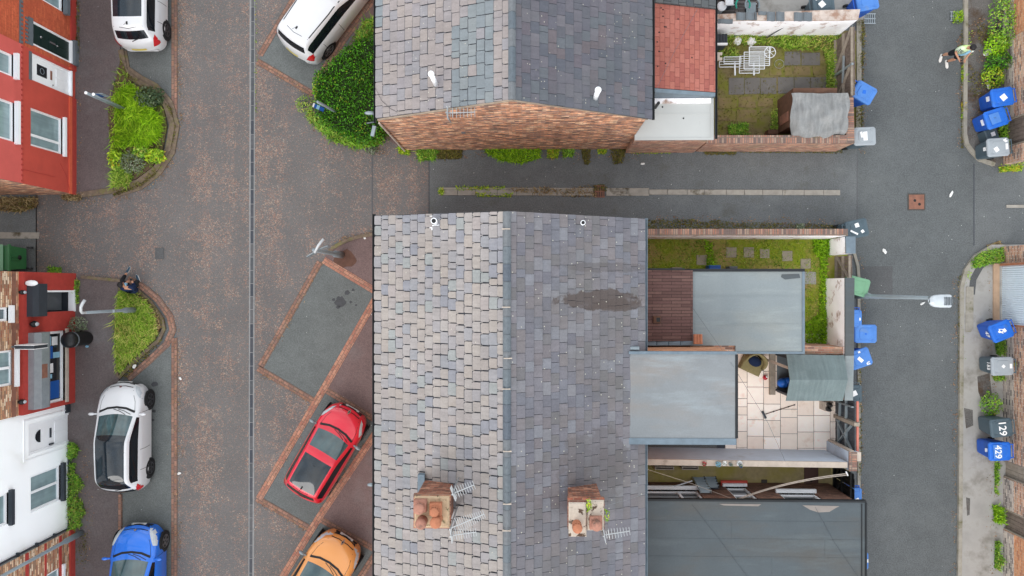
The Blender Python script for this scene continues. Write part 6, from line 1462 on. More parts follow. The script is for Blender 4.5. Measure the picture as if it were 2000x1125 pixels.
# small caddy
t = thing('food_caddy', 'small grey food caddy with white sticker squeezed between two bins', 'caddy', W(1929,266,.08)); v = W(1938,263,.55)
mb = MB(); Mx = Matrix.Translation((v.x, v.y, 0)) @ Matrix.Rotation(rad(-70),4,'Z')
mb.box((-.18,-.17,.08),(.18,.17,.5),M=Mx,taper=-.03); mb.build('body', M_BGREY, t)
mb = MB(); mb.cbox((-.22,-.21,.5),(.22,.21,.56),.03,M=Mx); mb.build('lid', M_BGREY, t)
mb = MB(); mb.box((-.08,-.04,.56),(.06,.10,.565),M=Mx); mb.build('sticker', M_STICK, t)
# dark bin in the upper yard
t = put_bin(grey, 1607, 6, 95, 'dark grey bin with paper stickers in the top yard by the white wall', [(-.05,.05,.2,.2,.6,WS),(.18,.18,.16,.12,0,WS)])
t.location.z = .02
# big green container, left alley
v = W(63,505,0)
t = thing('waste_container', 'large green four wheeled waste container beside the corner shop', 'waste container', (v.x-.6, v.y, 0))
x1, y0, y1 = v.x-.04, W(60,528,.3).y, W(60,482,.3).y
mb = MB(); b0 = [(x1-1.0,y0+.06),(x1-.06,y0+.06),(x1-.06,y1-.06),(x1-1.0,y1-.06)]; b1 = [(x1-1.1,y0),(x1+.0,y0),(x1+.0,y1),(x1-1.1,y1)]
mb.add([(*p,.16) for p in b0]+[(*p,1.12) for p in b1], [(0,1,5,4),(1,2,6,5),(2,3,7,6),(3,0,4,7),(3,2,1,0),(4,5,6,7)])
mb.box((x1-.02,y0-.04,1.08),(x1+.05,y1+.04,1.16)); mb.box((x1-1.14,y0-.05,1.08),(x1-1.0,y1+.05,1.16)); mb.box((x1-.02,y0+.35,.55),(x1+.03,y0+.40,1.0)); mb.box((x1-.02,y1-.40,.55),(x1+.03,y1-.35,1.0)); mb.build('body', M_BGREEN, t)
mb = MB(); n = 6; vs = []
for k in range(n+1): a = k/n; z = 1.17+.16*math.sin(a*3.14); x = x1-.16-.95*a; vs += [(x,y0-.03,z),(x,y1+.03,z)]
mb.add(vs, [(2*k,2*k+2,2*k+3,2*k+1) for k in range(n)]+[tuple(range(0,2*n+2,2)), tuple(range(1,2*n+3,2))])
for q in (.3,.7): mb.box((x1-1.0, y0+(y1-y0)*q-.02, 1.16), (x1-.3, y0+(y1-y0)*q+.02, 1.34))
mb.build('lid', M_BGREENL, t)
for yy in (y0+.08, y1-.02):
    for xx in (x1+.02, x1-.95):
        mb = MB(); mb.lathe([(.001,-.03),(.10,-.03),(.10,.03),(.001,.03)], (xx, yy, .10), 14, 0, Matrix.Rotation(math.pi/2,4,'X')); mb.beam((xx-.05,yy,.2),(xx,yy,.12),.06); mb.build('wheel', M_BLACK, t)
mb = MB(); mb.ball((x1+.03,(y0+y1)/2+.02,.62),(.05,.09,.09),10); mb.build('lock', M_BLACK, t)
# litter bin by the shop
v = W(170,660,.06)
t = thing('litter_bin', 'round black litter bin with domed top on the pavement by the shop window', 'litter bin', v)
mb = MB(); mb.lathe([(.20,.06),(.24,.08),(.255,.9),(.27,.92),(.27,.98)], (v.x,v.y,0), 22); mb.build('body', M_BLACK, t, True)
mb = MB(); mb.lathe([(.275,.97),(.285,1.0),(.27,1.12),(.2,1.22),(.1,1.27),(.001,1.28)], (v.x,v.y,0), 22); mb.build('dome', M_BLACK, t, True)
mb = MB(); mb.lathe([(.272,.9),(.28,.91),(.28,.95),(.272,.96)], (v.x,v.y,0), 22); mb.build('band', M_GREYP, t)
mb = MB(); mb.ball((v.x+.02,v.y-.30,.1),(.07,.05,.04),8); tag(mb.build('crushed_can', M_LBLUE), 'crushed pale blue litter at the foot of the black litter bin', 'litter')
# ------------------------------------------------------------------ poles, lamps, signs
def pole(t, b, top, r0, r1, mat, collar=None):
    mb = MB(); b = Vector(b); tp = Vector((b.x, b.y, top))
    pts, rs = ([b, Vector((b.x,b.y,b.z+collar[0])), Vector((b.x,b.y,b.z+collar[0]+.08)), tp], [collar[1], collar[1], r0, r1]) if collar else ([b, tp], [r0, r1])
    mb.tube(pts, rs, 14); return mb.build('pole', mat, t, True)
v = W(1666,578,.0); top = 4.9
t = thing('street_lamp', 'tall grey street lamp with pale lamp head reaching over the back lane', 'street lamp', v)
pole(t, v, top, .075, .05, M_STEEL, (1.1, .09))
hd = W(1838,588,5.0); hx = Vector((v.x, v.y, 5.0)); ad = Vector((1, -.02, 0))
mb = MB(); mb.tube([(v.x,v.y,top-.05),(v.x,v.y,top+.12)], .06, 12); mb.build('collar', M_STEEL, t)
x0, x1_, yc = W(1815,588,5.0).x, W(1857,588,5.0).x, W(1838,588,5.0).y
mb = MB(); rings = []
for x, w, hz in ((x0-.02,.06,.05),(x0+.03,.13,.09),(x0+.12,.17,.11),(x0+.3,.19,.10),(x1_-.04,.19,.08),(x1_,.17,.05)):
    rings.append([(x,yc+w*math.cos(a),5.02+hz*math.sin(a)) for a in [6.283*i/14 for i in range(14)]])
mb.add([p for r in rings for p in r], [(k*14+i,k*14+(i+1)%14,(k+1)*14+(i+1)%14,(k+1)*14+i) for k in range(5) for i in range(14)]+[tuple(range(14)),tuple(range(70,84))]); lh = mb.build('lamp_head', M_LAMPW, t, True)
mb = MB()
for k in range(5): x = x0+.36+.045*k; mb.box((x,yc-.12,5.105),(x+.02,yc+.12,5.128)); 
mb.build('fin', M_GREYP, lh)
mb = MB(); c = Vector((v.x+.06, v.y, .5)); mb.add([(c.x-.02,c.y+.12,.6),(c.x+.42,c.y-.10,.6),(c.x+.42,c.y-.06,.6),(c.x-.02,c.y+.16,.6),(c.x-.02,c.y+.12,.9),(c.x+.42,c.y-.10,.9),(c.x+.42,c.y-.06,.9),(c.x-.02,c.y+.16,.9)], [(0,1,2,3),(4,5,6,7),(0,1,5,4),(2,3,7,6),(1,2,6,5),(0,3,7,4)]); mb.build('sign_plate', M_STEEL, t)
def swan(t, p, pts, r, mat):
    mb = MB(); mb.tube(pts, r, 10); return mb.build('arm', mat, t, True)
# column with a curled white arm beside the grass bed
v = W(266,605,.08); t = thing('street_lamp', 'grey lamp column with curled white arm rising from the triangular grass bed', 'street lamp', v)
pole(t, v, 3.0, .055, .045, M_STEEL, (.75, .095))
z = 3.05; p = [Vector((v.x,v.y,2.98)), W(160,611,3.1), W(158,607,3.25), W(158,600,3.3), W(161,593,3.3), W(166,586,3.25)]
swan(t, v, p, [.04,.042,.044,.046,.048,.05], M_STICK2)
mb = MB(); mb.box((v.x+.02,v.y-.05,1.5),(v.x+.12,v.y+.05,1.62)); mb.build('bracket', M_GALV, t)
# column with sign blades by the empty bay
v = W(667,498,.01); t = thing('street_lamp', 'grey lamp column with white arm and name blades by the empty parking bay', 'street lamp', v)
pole(t, v, 3.3, .07, .06, M_STEEL, (.8, .12))
a = W(615,493,3.35); swan(t, v, [Vector((v.x,v.y,3.25)), a, W(622,479,3.45), W(632,467,3.45)], [.045,.04,.042,.045], M_STICK2)
mb = MB()
for (q0, q1, z) in (((617,492),(645,481),3.0),((604,502),(618,494),2.9)):
    a, b = W(*q0, z), W(*q1, z); d = (b-a).normalized(); s_ = Vector((-d.y,d.x,0))*.012
    mb.add([a-s_-Vector((0,0,.0)),b-s_,b+s_,a+s_]+[q+Vector((0,0,.3)) for q in (a-s_,b-s_,b+s_,a+s_)], [(0,1,2,3),(4,5,6,7),(0,1,5,4),(1,2,6,5),(2,3,7,6),(3,0,4,7)])
mb.build('sign_blade', M_STEEL, t)
v = W(671,498,.02); mb = MB(); mb.prism(ell(v.x+.05,v.y-.12,.42,.30,18,.2), .014, .017); struct('rust_stain', mb, basic('rust_stained_tarmac', C(104,74,62), .9, var=.2, scale=5.))
# sign post pair in the big planting bed
v = W(240,213,.1); t = thing('sign_post', 'grey double post with small blue sign in the leafy planting bed', 'sign', v)
pole(t, v, 2.25, .055, .05, M_STEEL)
v2 = W(222,207,.1); a = W(165,184,2.25); b = W(175,182,2.1)
mb = MB(); mb.tube([Vector((v.x+.16,v.y-.02,.1)), Vector((v.x+.16,v.y-.02,2.1))], .035, 12); mb.build('pole', M_STEEL, t, True)
mb = MB(); c = Vector((v.x+.08,v.y-.01,1.75)); mb.box((c.x-.24,c.y+.06,1.55),(c.x+.30,c.y+.08,1.95)); mb.build('sign_plate', M_STEEL, t)
mb = MB(); mb.box((c.x-.12,c.y+.04,1.6),(c.x+.14,c.y+.058,1.9)); mb.build('sign_face', M_SIGNB, t)
for x in (v.x, v.x+.16):
    mb = MB(); mb.ball((x, v.y-.01*(x > v.x), 2.25-.15*(x > v.x)), (.055,.055,.03), 10); mb.build('cap', M_UPVC, t, True)
# post with blue signs in the hedge
A_, B_ = W(655,218,1.0), W(620,199,2.2); foot = A_-(B_-A_)*(1.0/1.2)
t = thing('sign_post', 'leaning grey post with blue sign plates rising out of the clipped hedge', 'sign', (foot.x, foot.y, 0))
mb = MB(); mb.tube([foot, B_], .045, 12); mb.build('pole', M_STEEL, t, True)
a, b = W(613,201,2.05), W(634,211,1.75); d = (b-a).normalized(); s_ = Vector((-d.y,d.x,0)).normalized()*.05; n_ = Vector((0,0,.02)); off = Vector((-.02,-.07,0))
def plate(nm, k, e0, e1, m):
    mb = MB(); p0, p1 = a+off+(b-a)*e0+n_*k, a+off+(b-a)*e1+n_*k; w = s_*1.3
    mb.add([p0-w,p1-w,p1+w,p0+w]+[q+n_ for q in (p0-w,p1-w,p1+w,p0+w)], [(0,1,2,3),(4,5,6,7),(0,1,5,4),(1,2,6,5),(2,3,7,6),(3,0,4,7)]); return mb.build(nm, m, t)
plate('sign_plate', 0, .0, 1., M_SIGNB); plate('sign_border', 1.02, .0, .12, M_STICK); plate('sign_symbol', 1.02, .35, .6, M_LBLUE)
# lamp column in the lower left corner
v = W(160,1040,.06); t = thing('street_lamp', 'tall plain grey lamp column in the bottom left corner', 'street lamp', v)
pole(t, v, 5.6, .06, .045, M_STEEL, (.9, .10))
mb = MB(); mb.tube([(v.x,v.y,5.55),(v.x,v.y,5.7),(v.x+.3,v.y,5.8),(v.x+.9,v.y,5.82)], .04, 8); mb.build('arm', M_STEEL, t, True)
# ------------------------------------------------------------------ people
def chain(E, names): return E+list(zip(names, names[1:]))
def hand(J, E, wrist, d, n, curl, side, sc_=1.):
    """five bent fingers rooted in the palm: d points along the hand, n is the palm normal"""
    d, n = Vector(d).normalized(), Vector(n).normalized(); s = d.cross(n)*side; w = Vector(J[wrist][0]); p = w+d*.055; pn = wrist+'_palm'
    J[pn] = (p, .026); E.append((wrist, pn))
    for k, (o, l) in enumerate(((-.030,.062),(-.010,.072),(.010,.068),(.028,.054))):
        a = p+d*.035+s*o; b = a+(d*.8+n*curl*.6).normalized()*l*.55; c = b+(d*.35+n*curl).normalized()*l*.5
        for q, v, r in (('a',a,.0095),('b',b,.009),('c',c,.0075)): J['%s_f%d%s' % (wrist,k,q)] = (v, r)
        E += [(pn, '%s_f%da' % (wrist,k)), ('%s_f%da' % (wrist,k), '%s_f%db' % (wrist,k)), ('%s_f%db' % (wrist,k), '%s_f%dc' % (wrist,k))]
    a = w+d*.03-s*.032; b = a+(d*.6-s*.5+n*curl*.5).normalized()*.035; c = b+(d*.7+n*curl*.6).normalized()*.028
    for q, v, r in (('a',a,.011),('b',b,.010),('c',c,.0085)): J['%s_t%s' % (wrist,q)] = (v, r)
    E += [(wrist, wrist+'_ta'), (wrist+'_ta', wrist+'_tb'), (wrist+'_tb', wrist+'_tc')]
def face(t, c, fwd, up, hair):
    c, f, u = Vector(c), Vector(fwd).normalized(), Vector(up).normalized(); r = f.cross(u)
    for s in (-1, 1):
        mb = MB(); mb.ball(c+f*.088+r*s*.032, .011, 8); mb.build('eye', M_HAIR, t, True)
        mb = MB(); mb.ball(c+r*s*.088-u*.005, (.018,.022,.03), 8); mb.build('ear', M_SKIN, t, True)
    mb = MB(); mb.tube([c+f*.092+u*.005, c+f*.112-u*.03, c+f*.092-u*.035], [.008,.014,.010], 8); mb.build('nose', M_SKIN, t, True)
    mb = MB(); mb.beam(c+f*.090-u*.058-r*.022, c+f*.090-u*.058+r*.022, .008, .01); mb.build('mouth', M_TERRA2, t)
    mb = MB(); hc = c+u*.028-f*.022; mb.ball(hc, (.102,.108,.098), 16)
    for v in mb.v:
        q = v-c
        if q.dot(f) > .03 and q.dot(u) < .045: v -= f*(q.dot(f)-.03)
        v += Vector((R.uniform(-1,1),R.uniform(-1,1),R.uniform(-1,1)))*.003
    mb.build('hair', hair, t, True)
def shoe(t, heel, toe, mat, sole, z=.0):
    h, o = Vector(heel), Vector(toe); d = (o-h); d.z = 0; d.normalize(); s = Vector((-d.y,d.x,0)); L = .27
    mb = MB(); rings = []
    for x, w, z1 in ((-.04,.028,.06),(-.02,.036,.085),(.05,.038,.09),(.12,.043,.065),(.19,.045,.05),(.23,.034,.042),(.245,.018,.03)):
        rings.append([h+d*x+s*(w*math.cos(a))+Vector((0,0,.02+max(0,math.sin(a))*(z1-.02))) for a in [6.283*i/12 for i in range(12)]])
    mb.add([p for r in rings for p in r], [(k*12+i,k*12+(i+1)%12,(k+1)*12+(i+1)%12,(k+1)*12+i) for k in range(6) for i in range(12)]+[tuple(range(12)),tuple(range(72,84))])
    sh = mb.build('shoe', mat, t, True)
    mb = MB(); mb.prism([h+d*x+s*w for x, w in ((-.05,0),(-.035,.036),(.05,.044),(.19,.05),(.25,.02),(.25,-.02),(.19,-.05),(.05,-.044),(-.035,-.036))], h.z, h.z+.028); mb.build('sole', sole, sh)
o = W(1843,117,0)
t = thing('person', 'person in lime printed top, black shorts and white shoes looking at a phone', 'person', o)
B = lambda x, y, z: Vector((o.x+x, o.y+y, z))
J = {'pel':(B(0,0,.95),.09),'waist':(B(0,-.01,1.10),.08),'chest':(B(.0,-.02,1.28),.08),'up':(B(0,-.04,1.41),.06),'neck':(B(0,-.075,1.50),.052),'jaw':(B(0,-.12,1.575),.072),'head':(B(0,-.125,1.66),.088),'crown':(B(0,-.115,1.71),.070),
 'rs':(B(-.185,-.04,1.40),.062),'re':(B(-.25,-.10,1.13),.042),'rw':(B(-.13,-.31,1.10),.028),'ls':(B(.185,-.04,1.40),.062),'le':(B(.23,-.12,1.13),.042),'lw':(B(.08,-.33,1.12),.028),
 'rh':(B(-.09,.01,.88),.06),'rk':(B(-.10,.05,.49),.052),'rc':(B(-.095,.10,.32),.055),'ra':(B(-.085,.13,.10),.036),'lh':(B(.09,-.01,.88),.06),'lk':(B(.10,-.13,.49),.052),'lc':(B(.09,-.10,.32),.055),'la':(B(.08,-.08,.10),.036)}
E = []
for c in (('pel','waist','chest','up','neck','jaw','head','crown'),('up','rs','re','rw'),('up','ls','le','lw'),('pel','rh','rk','rc','ra'),('pel','lh','lk','lc','la')): E = chain(E, c)
hand(J, E, 'rw', (.5,-.85,.05), (0,-.1,1), .8, 1); hand(J, E, 'lw', (-.3,-.9,.0), (0,-.1,1), .8, -1)
skin('body', M_SKIN, {k: (v-o, r) for k, (v, r) in J.items()}, E, t, 'pel')
g = lambda k, f: (J[k][0]-o, J[k][1]*f)
mid = lambda a, b, u: J[a][0].lerp(J[b][0], u)-o
SH = {'a':(B(0,.0,.80)-o,.150),'waist':(B(0,-.01,1.06)-o,.150),'chest':(J['chest'][0]-o+Vector((0,0,.02)),.155),'nk':(B(0,-.055,1.475)-o,.085),'rs':(J['rs'][0]-o,.085),'re':(mid('rs','re',.75),.080),'ls':(J['ls'][0]-o,.085),'le':(mid('ls','le',.75),.080)}
shirt = skin('shirt', M_LIME, SH, [('a','waist'),('waist','chest'),('chest','nk'),('chest','rs'),('rs','re'),('chest','ls'),('ls','le')], t, 'waist')
bv = BVHTree.FromPolygons([v.co.copy() for v in shirt.data.vertices], [tuple(p.vertices) for p in shirt.data.polygons])
dv = Vector((.82,.36,-.44)).normalized(); uu = Vector((0,0,1)).cross(dv).normalized(); vv = dv.cross(uu)
for k in range(4):
    z0 = -.09+.045*k; cc = Vector((0,-.02,1.20))
    decal('print_stripe', bv, [(-.075,z0),(.055,z0),(.055,z0+.028),(-.075,z0+.028)], ((lambda a, b: cc-dv*2+uu*a+vv*b), dv), M_NAVY, shirt, .005, 3)
SR = {'pel':(B(0,0,1.0)-o,.13),'rh':(B(-.10,.015,.74)-o,.108),'rk':(mid('rh','rk',.92),.086),'lh':(B(.10,-.02,.74)-o,.108),'lk':(mid('lh','lk',.92),.086)}
skin('shorts', M_BLKC, SR, [('pel','rh'),('rh','rk'),('pel','lh'),('lh','lk')], t, 'pel')
for a, c in (('ra','rc'),('la','lc')):
    skin('sock', M_BLKC, {'a':(J[a][0]-o+Vector((0,0,-.03)),.044),'c':(mid(a,c,.4),.044)}, [('a','c')], t, 'a')
shoe(t, B(-.085,.15,.01), B(-.15,-.1,.01), M_SHOEW, M_SHOEW); shoe(t, B(.08,-.06,.01), B(.11,-.3,.01), M_SHOEW, M_SHOEW)
face(t, B(0,-.13,1.645), (.05,-.9,-.42), (0,-.42,.9), M_HAIR)
mb = MB(); c = B(-.055,-.43,1.135); mb.cbox((c.x-.04,c.y-.075,c.z),(c.x+.04,c.y+.075,c.z+.012),.004); tag(mb.build('mobile_phone', M_BLACK), 'black phone held by the person in the lime top', 'phone')
mb = MB(); pp = [B(.10,-.02,1.47), B(.07,-.155,1.38), B(.02,-.195,1.25), B(-.04,-.19,1.10), B(-.12,-.13,.97)]
for p_, q_ in zip(pp, pp[1:]): mb.beam(p_, q_, .10, .03, up=(0,-1,.2))
mb.build('bag_strap', M_LBLUE, t)
# seated person
o = W(262,563,.08)
t = thing('person', 'person in navy jacket and dark trousers sitting on the kerb looking at a phone', 'person', o)
J = {'pel':(W(262,564,.24),.08),'waist':(W(257,565,.40),.07),'chest':(W(252,564,.56),.07),'up':(W(248,562,.69),.055),'neck':(W(242,559,.79),.055),'jaw':(W(238,556,.86),.074),'head':(W(236,556,.94),.088),'crown':(W(235,557,.99),.07),
 'ls':(W(238,562,.67),.065),'le':(W(236,557,.46),.046),'lw':(W(249,551,.52),.03),'rs':(W(259,563,.66),.065),'re':(W(263,559,.45),.046),'rw':(W(258,550,.56),.03),
 'lh':(W(255,561,.22),.06),'lk':(W(237,549,.50),.05),'lc':(W(242,541,.30),.058),'la':(W(248,533,.13),.038),
 'rh':(W(267,561,.22),.06),'rk':(W(265,551,.50),.05),'rc':(W(270,550,.30),.058),'ra':(W(272,549,.13),.038)}
E = []
for c in (('pel','waist','chest','up','neck','jaw','head','crown'),('up','rs','re','rw'),('up','ls','le','lw'),('pel','rh','rk','rc','ra'),('pel','lh','lk','lc','la')): E = chain(E, c)
hand(J, E, 'rw', (-.1,.95,.1), (-.3,0,.9), .8, 1); hand(J, E, 'lw', (.8,.5,.1), (.1,.2,.9), .6, -1)
skin('body', M_SKIN, {k: (v-o, r) for k, (v, r) in J.items()}, E, t, 'pel')
g = lambda k, f: (J[k][0]-o, J[k][1]*f)
mid = lambda a, b, u: J[a][0].lerp(J[b][0], u)-o
JK = {'a':(W(263,565,.16)-o,.17),'waist':(J['waist'][0]-o,.17),'chest':(J['chest'][0]-o+Vector((0,0,.05)),.165),'nk':(W(243.5,560,.775)-o,.085),'rs':(J['rs'][0]-o,.085),'re':(J['re'][0]-o,.075),'rw':(mid('re','rw',.82),.055),'ls':(J['ls'][0]-o,.085),'le':(J['le'][0]-o,.075),'lw':(mid('le','lw',.82),.055)}
skin('jacket', M_NAVY, JK, [('a','waist'),('waist','chest'),('chest','nk'),('chest','rs'),('rs','re'),('re','rw'),('chest','ls'),('ls','le'),('le','lw')], t, 'waist')
TR = {}
for q in 'lr':
    k = {'h':(mid(q+'h',q+'k',.12),.105),'m':(mid(q+'h',q+'k',.55),.098),'k':(J[q+'k'][0]-o,.085),'a':(mid(q+'c',q+'a',.5),.060)}
    skin('trouser_leg', M_BLKC, k, [('h','m'),('m','k'),('k','a')], t, 'h')
mb = MB(); a = W(243,558,.76); mb.ball(a, (.075,.075,.045), 12); mb.ball(W(245.5,554.5,.69), (.055,.045,.085), 12); mb.build('shirt_collar', M_LBLUE, t, True)
shoe(t, W(248,533,.01), W(253,524,.01), M_SHOEB, M_STICK); shoe(t, W(272,549,.01), W(268,540,.01), M_SHOEB, M_STICK)
face(t, W(236.5,556,.925), (.35,.75,-.5), (-.1,.45,.85), M_HAIR)
mb = MB(); c = W(256,545.5,.60); mb.cbox((c.x-.05,c.y-.05,c.z),(c.x+.05,c.y+.04,c.z+.012),.004,M=None); tag(mb.build('mobile_phone', M_BLACK), 'dark phone in the hand of the seated navy clad person', 'phone')
# ------------------------------------------------------------------ planting
def xy(pts, z=0.): return [(v.x, v.y) for v in P(pts, z)]
bedU = [(238,118),(262,164),(300,182),(322,214),(328,248),(320,292),(298,328),(268,350),(226,362),(218,300),(214,220)]
mb = MB(); mb.prism([Vector((a, b, 0)) for a, b in xy(bedU)], 0, .09); struct('planting_soil', mb, M_SOIL)
mb = MB(); blades(mb, xy([(226,180),(252,164),(296,206),(314,236),(308,270),(280,280),(240,282),(222,284)], .15), 6800, (.18,.42), .026, .06, .75, -.6); stuff('tall_grass', mb, M_GRASS)
mb = MB(); blades(mb, xy(bedU), 900, (.08,.2), .025, .07, .8); stuff('ground_cover', mb, M_GRASS2)
def shrub(name, label, cat, px, py, z, rx, ry, rz, n, size, mat, stems=6, group=None, base=None):
    v = W(px, py, z); b = Vector((v.x, v.y, .02 if base is None else base)); t = thing(name, label, cat, b, 0, group)
    mb = MB(); leafball(mb, Vector((v.x, v.y, b.z+rz*.25)), rx, ry, rz, n, size); mb.build('foliage', mat, t)
    mb = MB()
    for k in range(stems): a = 6.283*k/stems+R.random(); mb.tube([b, b+Vector((math.cos(a)*rx*.45, math.sin(a)*ry*.45, rz*.75))], [.012,.006], 5)
    mb.build('stem', M_TWIG, t); return t
shrub('shrub','dark green spiky shrub at the top corner of the leafy bed','shrub',290,190,.3,.55,.42,.5,520,.12,M_LEAFD)
shrub('shrub','grey green shrub in the lower part of the leafy bed','shrub',256,317,.3,.50,.42,.42,620,.075,M_LEAFG)
shrub('shrub','bright broad leaved shrub at the left edge of the leafy bed','shrub',223,308,.3,.24,.42,.42,260,.13,M_LEAFY)
shrub('shrub','bright broad leaved shrub at the street side of the leafy bed','shrub',300,304,.3,.40,.28,.42,300,.13,M_LEAFY)
shrub('shrub','yellow green rounded shrub in the middle of the leafy bed','shrub',276,296,.3,.36,.26,.4,260,.13,M_LEAF)
mb = MB(); blades(mb, xy([(228,330),(262,334),(256,362),(228,366)]), 700, (.1,.3), .03, .06, .8); stuff('grass_tuft', mb, M_GRASS2)
bedL = [(238,570),(262,574),(290,596),(310,628),(314,644),(304,664),(274,690),(240,722),(234,660)]
mb = MB(); mb.prism([Vector((a, b, 0)) for a, b in xy(bedL)], 0, .09); struct('planting_soil', mb, M_SOIL)
mb = MB(); blades(mb, xy([(234,566),(266,568),(292,592),(308,628),(310,644),(298,662),(272,686),(240,724),(230,720),(228,640)]), 7000, (.10,.27), .022, .07, .9, -.9); stuff('bed_grass', mb, M_GRASS2)
mb = MB(); blades(mb, xy([(262,572),(280,580),(304,604),(320,640),(312,640),(296,604),(270,584)]), 260, (.06,.2), .03, .07, .9); stuff('dry_grass', mb, M_DRY)
# clipped hedge
top = [(612,146),(640,122),(676,88),(700,72),(736,62),(748,120),(750,200),(742,262),(716,272),(672,262),(634,240),(614,214)]
hz = 1.15; tp = xy(top, hz)
v = W(680,180,0); t = thing('hedge', 'dense dark green clipped hedge against the corner house', 'hedge', v)
cx, cy = sum(p[0] for p in tp)/len(tp), sum(p[1] for p in tp)/len(tp)
core = [(cx+(p[0]-cx)*.90, cy+(p[1]-cy)*.90) for p in tp]
mb = MB(); mb.prism([Vector((*p, 0)) for p in core], 0, hz-.16); mb.build('branches', basic('hedge_inside', C(34,48,16), 1., var=.4, scale=12.), t)
mb = MB()
for x, y in sample(tp, 7800):
    e = clump(x*1.3, y*1.3, 1.6); r = min(.999, max(0, .48+.28*e+R.gauss(0,.2)))
    leaf(mb, Vector((x, y, hz-.10+.09*e+R.uniform(-.14,.06))), .085, (Vector((R.gauss(0,.75),R.gauss(0,.75),.8))).normalized(), r)
for i in range(len(tp)):
    a, b = Vector((*tp[i],0)), Vector((*tp[(i+1)%len(tp)],0)); L = (b-a).length; n0 = Vector(((b-a).y, -(b-a).x, 0)).normalized()
    if n0.dot(a-Vector((cx,cy,0))) < 0: n0 = -n0
    for _ in range(int(L*420)):
        p = a.lerp(b, R.random())+n0*R.uniform(-.14,.08+.05*clump(a.x*3, a.y*3)); p.z = R.uniform(.05, hz); leaf(mb, p, .09, (n0+Vector((R.gauss(0,.6),R.gauss(0,.6),R.gauss(.3,.5)))).normalized())
mb.build('foliage', M_HEDGE, t)
mb = MB(); blades(mb, xy([(606,215),(640,250),(690,274),(745,262),(746,282),(700,292),(650,276),(600,232)]), 1500, (.06,.26), .028, .03, .9); blades(mb, xy([(694,72),(715,40),(735,40),(738,70),(700,84)]), 500, (.08,.25), .028, .03, .9); stuff('hedge_foot_grass', mb, M_LEAF)
shrub('weed','feathery pale green weed beside the hedge at the bay corner','weed',596,204,.15,.36,.34,.3,300,.07,M_GRASS2)
shrub('weed','yellow green leafy weed on the bay side of the hedge','weed',620,170,.5,.22,.55,.6,260,.11,M_LEAFY)
shrub('weed','bluish weed growing from the tarmac below the hedge','weed',726,294,.08,.26,.16,.16,140,.07,M_LEAFG)
# gable foot and alley growth
def weeds(name, label, pts, n, h, w, mat, cat='weed', leafy=0, size=.08, z0=.0):
    mb = MB(); poly = xy(pts)
    if n: blades(mb, poly, int(n*1.5), (h[0]*.6, h[1]*.6), w*.8, z0, .8)
    for x, y in sample(poly, int(leafy*1.8)): leaf(mb, Vector((x, y, z0+R.uniform(.02, h[1]*.8))), size*.8)
    o = mb.build(name, mat); return tag(o, label, cat)
weeds('weed_clump','bright weed clump at the left foot of the bare brick gable',[(778,288),(800,288),(798,302),(780,300)],220,(.1,.3),.03,M_LEAFY,leafy=60)
weeds('weed_clump','bushy green weed clump second from the left along the gable foot',[(814,290),(852,290),(850,312),(818,314)],500,(.1,.35),.03,M_LEAF,leafy=260)
weeds('weed_clump','brownish weed strip along the gable foot',[(852,290),(905,290),(900,311),(856,311)],620,(.05,.2),.03,M_MOSS,leafy=90)
weeds('weed_clump','largest lush green weed clump along the gable foot',[(948,288),(1056,288),(1054,310),(1020,320),(980,314),(950,300)],900,(.1,.35),.03,M_GRASS,leafy=480)
weeds('weed_clump','small green weed clump right of the lush one, with reddish foot',[(1068,288),(1092,288),(1090,308),(1070,310)],260,(.06,.22),.028,M_LEAFY,leafy=50)
weeds('weed_clump','small green weed clump under the middle of the gable',[(1097,288),(1122,288),(1118,306),(1100,306)],240,(.06,.22),.028,M_LEAF,leafy=50)
weeds('weed_clump','drooping brown weed hanging on the alley tarmac',[(1134,288),(1154,288),(1150,322),(1142,322)],260,(.06,.2),.028,M_MOSS,leafy=10)
weeds('weed_clump','low yellow weed under the right half of the gable',[(1166,288),(1186,288),(1184,301),(1168,301)],160,(.05,.15),.028,M_LEAFY,leafy=30)
weeds('weed_clump','spreading rusty brown weed below the right half of the gable',[(1192,288),(1222,288),(1216,318),(1198,322)],360,(.05,.2),.028,M_MOSS,leafy=10)
weeds('moss_strip','line of yellow green weeds at the foot of the mossy alley wall',[(1230,288),(1310,289),(1308,300),(1232,300)],420,(.04,.14),.026,M_LEAFY,'weed',30)
weeds('moss_strip','brown moss heap at the foot of the mossy alley wall',[(1370,289),(1440,289),(1438,303),(1376,302)],600,(.03,.12),.03,M_MOSS,'moss')
weeds('moss_strip','thin brown moss line near the lane end of the alley wall',[(1440,290),(1648,291),(1646,300),(1446,299)],700,(.02,.08),.03,M_MOSS,'moss')
weeds('moss_strip','dark brown moss bank along the outside of the lawn yard wall',[(1264,430),(1350,428),(1376,434),(1400,430),(1440,436),(1480,434),(1600,438),(1640,440),(1640,449),(1264,449)],1700,(.02,.10),.035,M_MOSS,'moss')
weeds('weed_clump','small pale weed growing on top of the alley yard wall',[(1548,440),(1562,438),(1562,454),(1550,452)],60,(.05,.2),.03,M_LEAFG,leafy=30,z0=.3)
mb = MB()
for x0, x1 in ((857,866),(898,960),(966,1000),(1000,1004),(1030,1062),(1130,1160)):
    pass
blades(mb, xy([(857,368),(866,368),(866,380),(857,380)]), 130, (.05,.14), .03, .0); blades(mb, xy([(890,365),(985,365),(985,371),(890,371)]), 300, (.03,.12), .03, .0); blades(mb, xy([(930,378),(1000,378),(1000,384),(930,384)]), 260, (.03,.12), .03, .0); stuff('channel_moss', mb, M_LEAFY)
mb = MB(); blades(mb, xy([(1000,366),(1110,368),(1160,362),(1164,384),(1120,386),(1000,374)]), 520, (.04,.16), .022, .0); stuff('channel_dry_grass', mb, M_DRY)
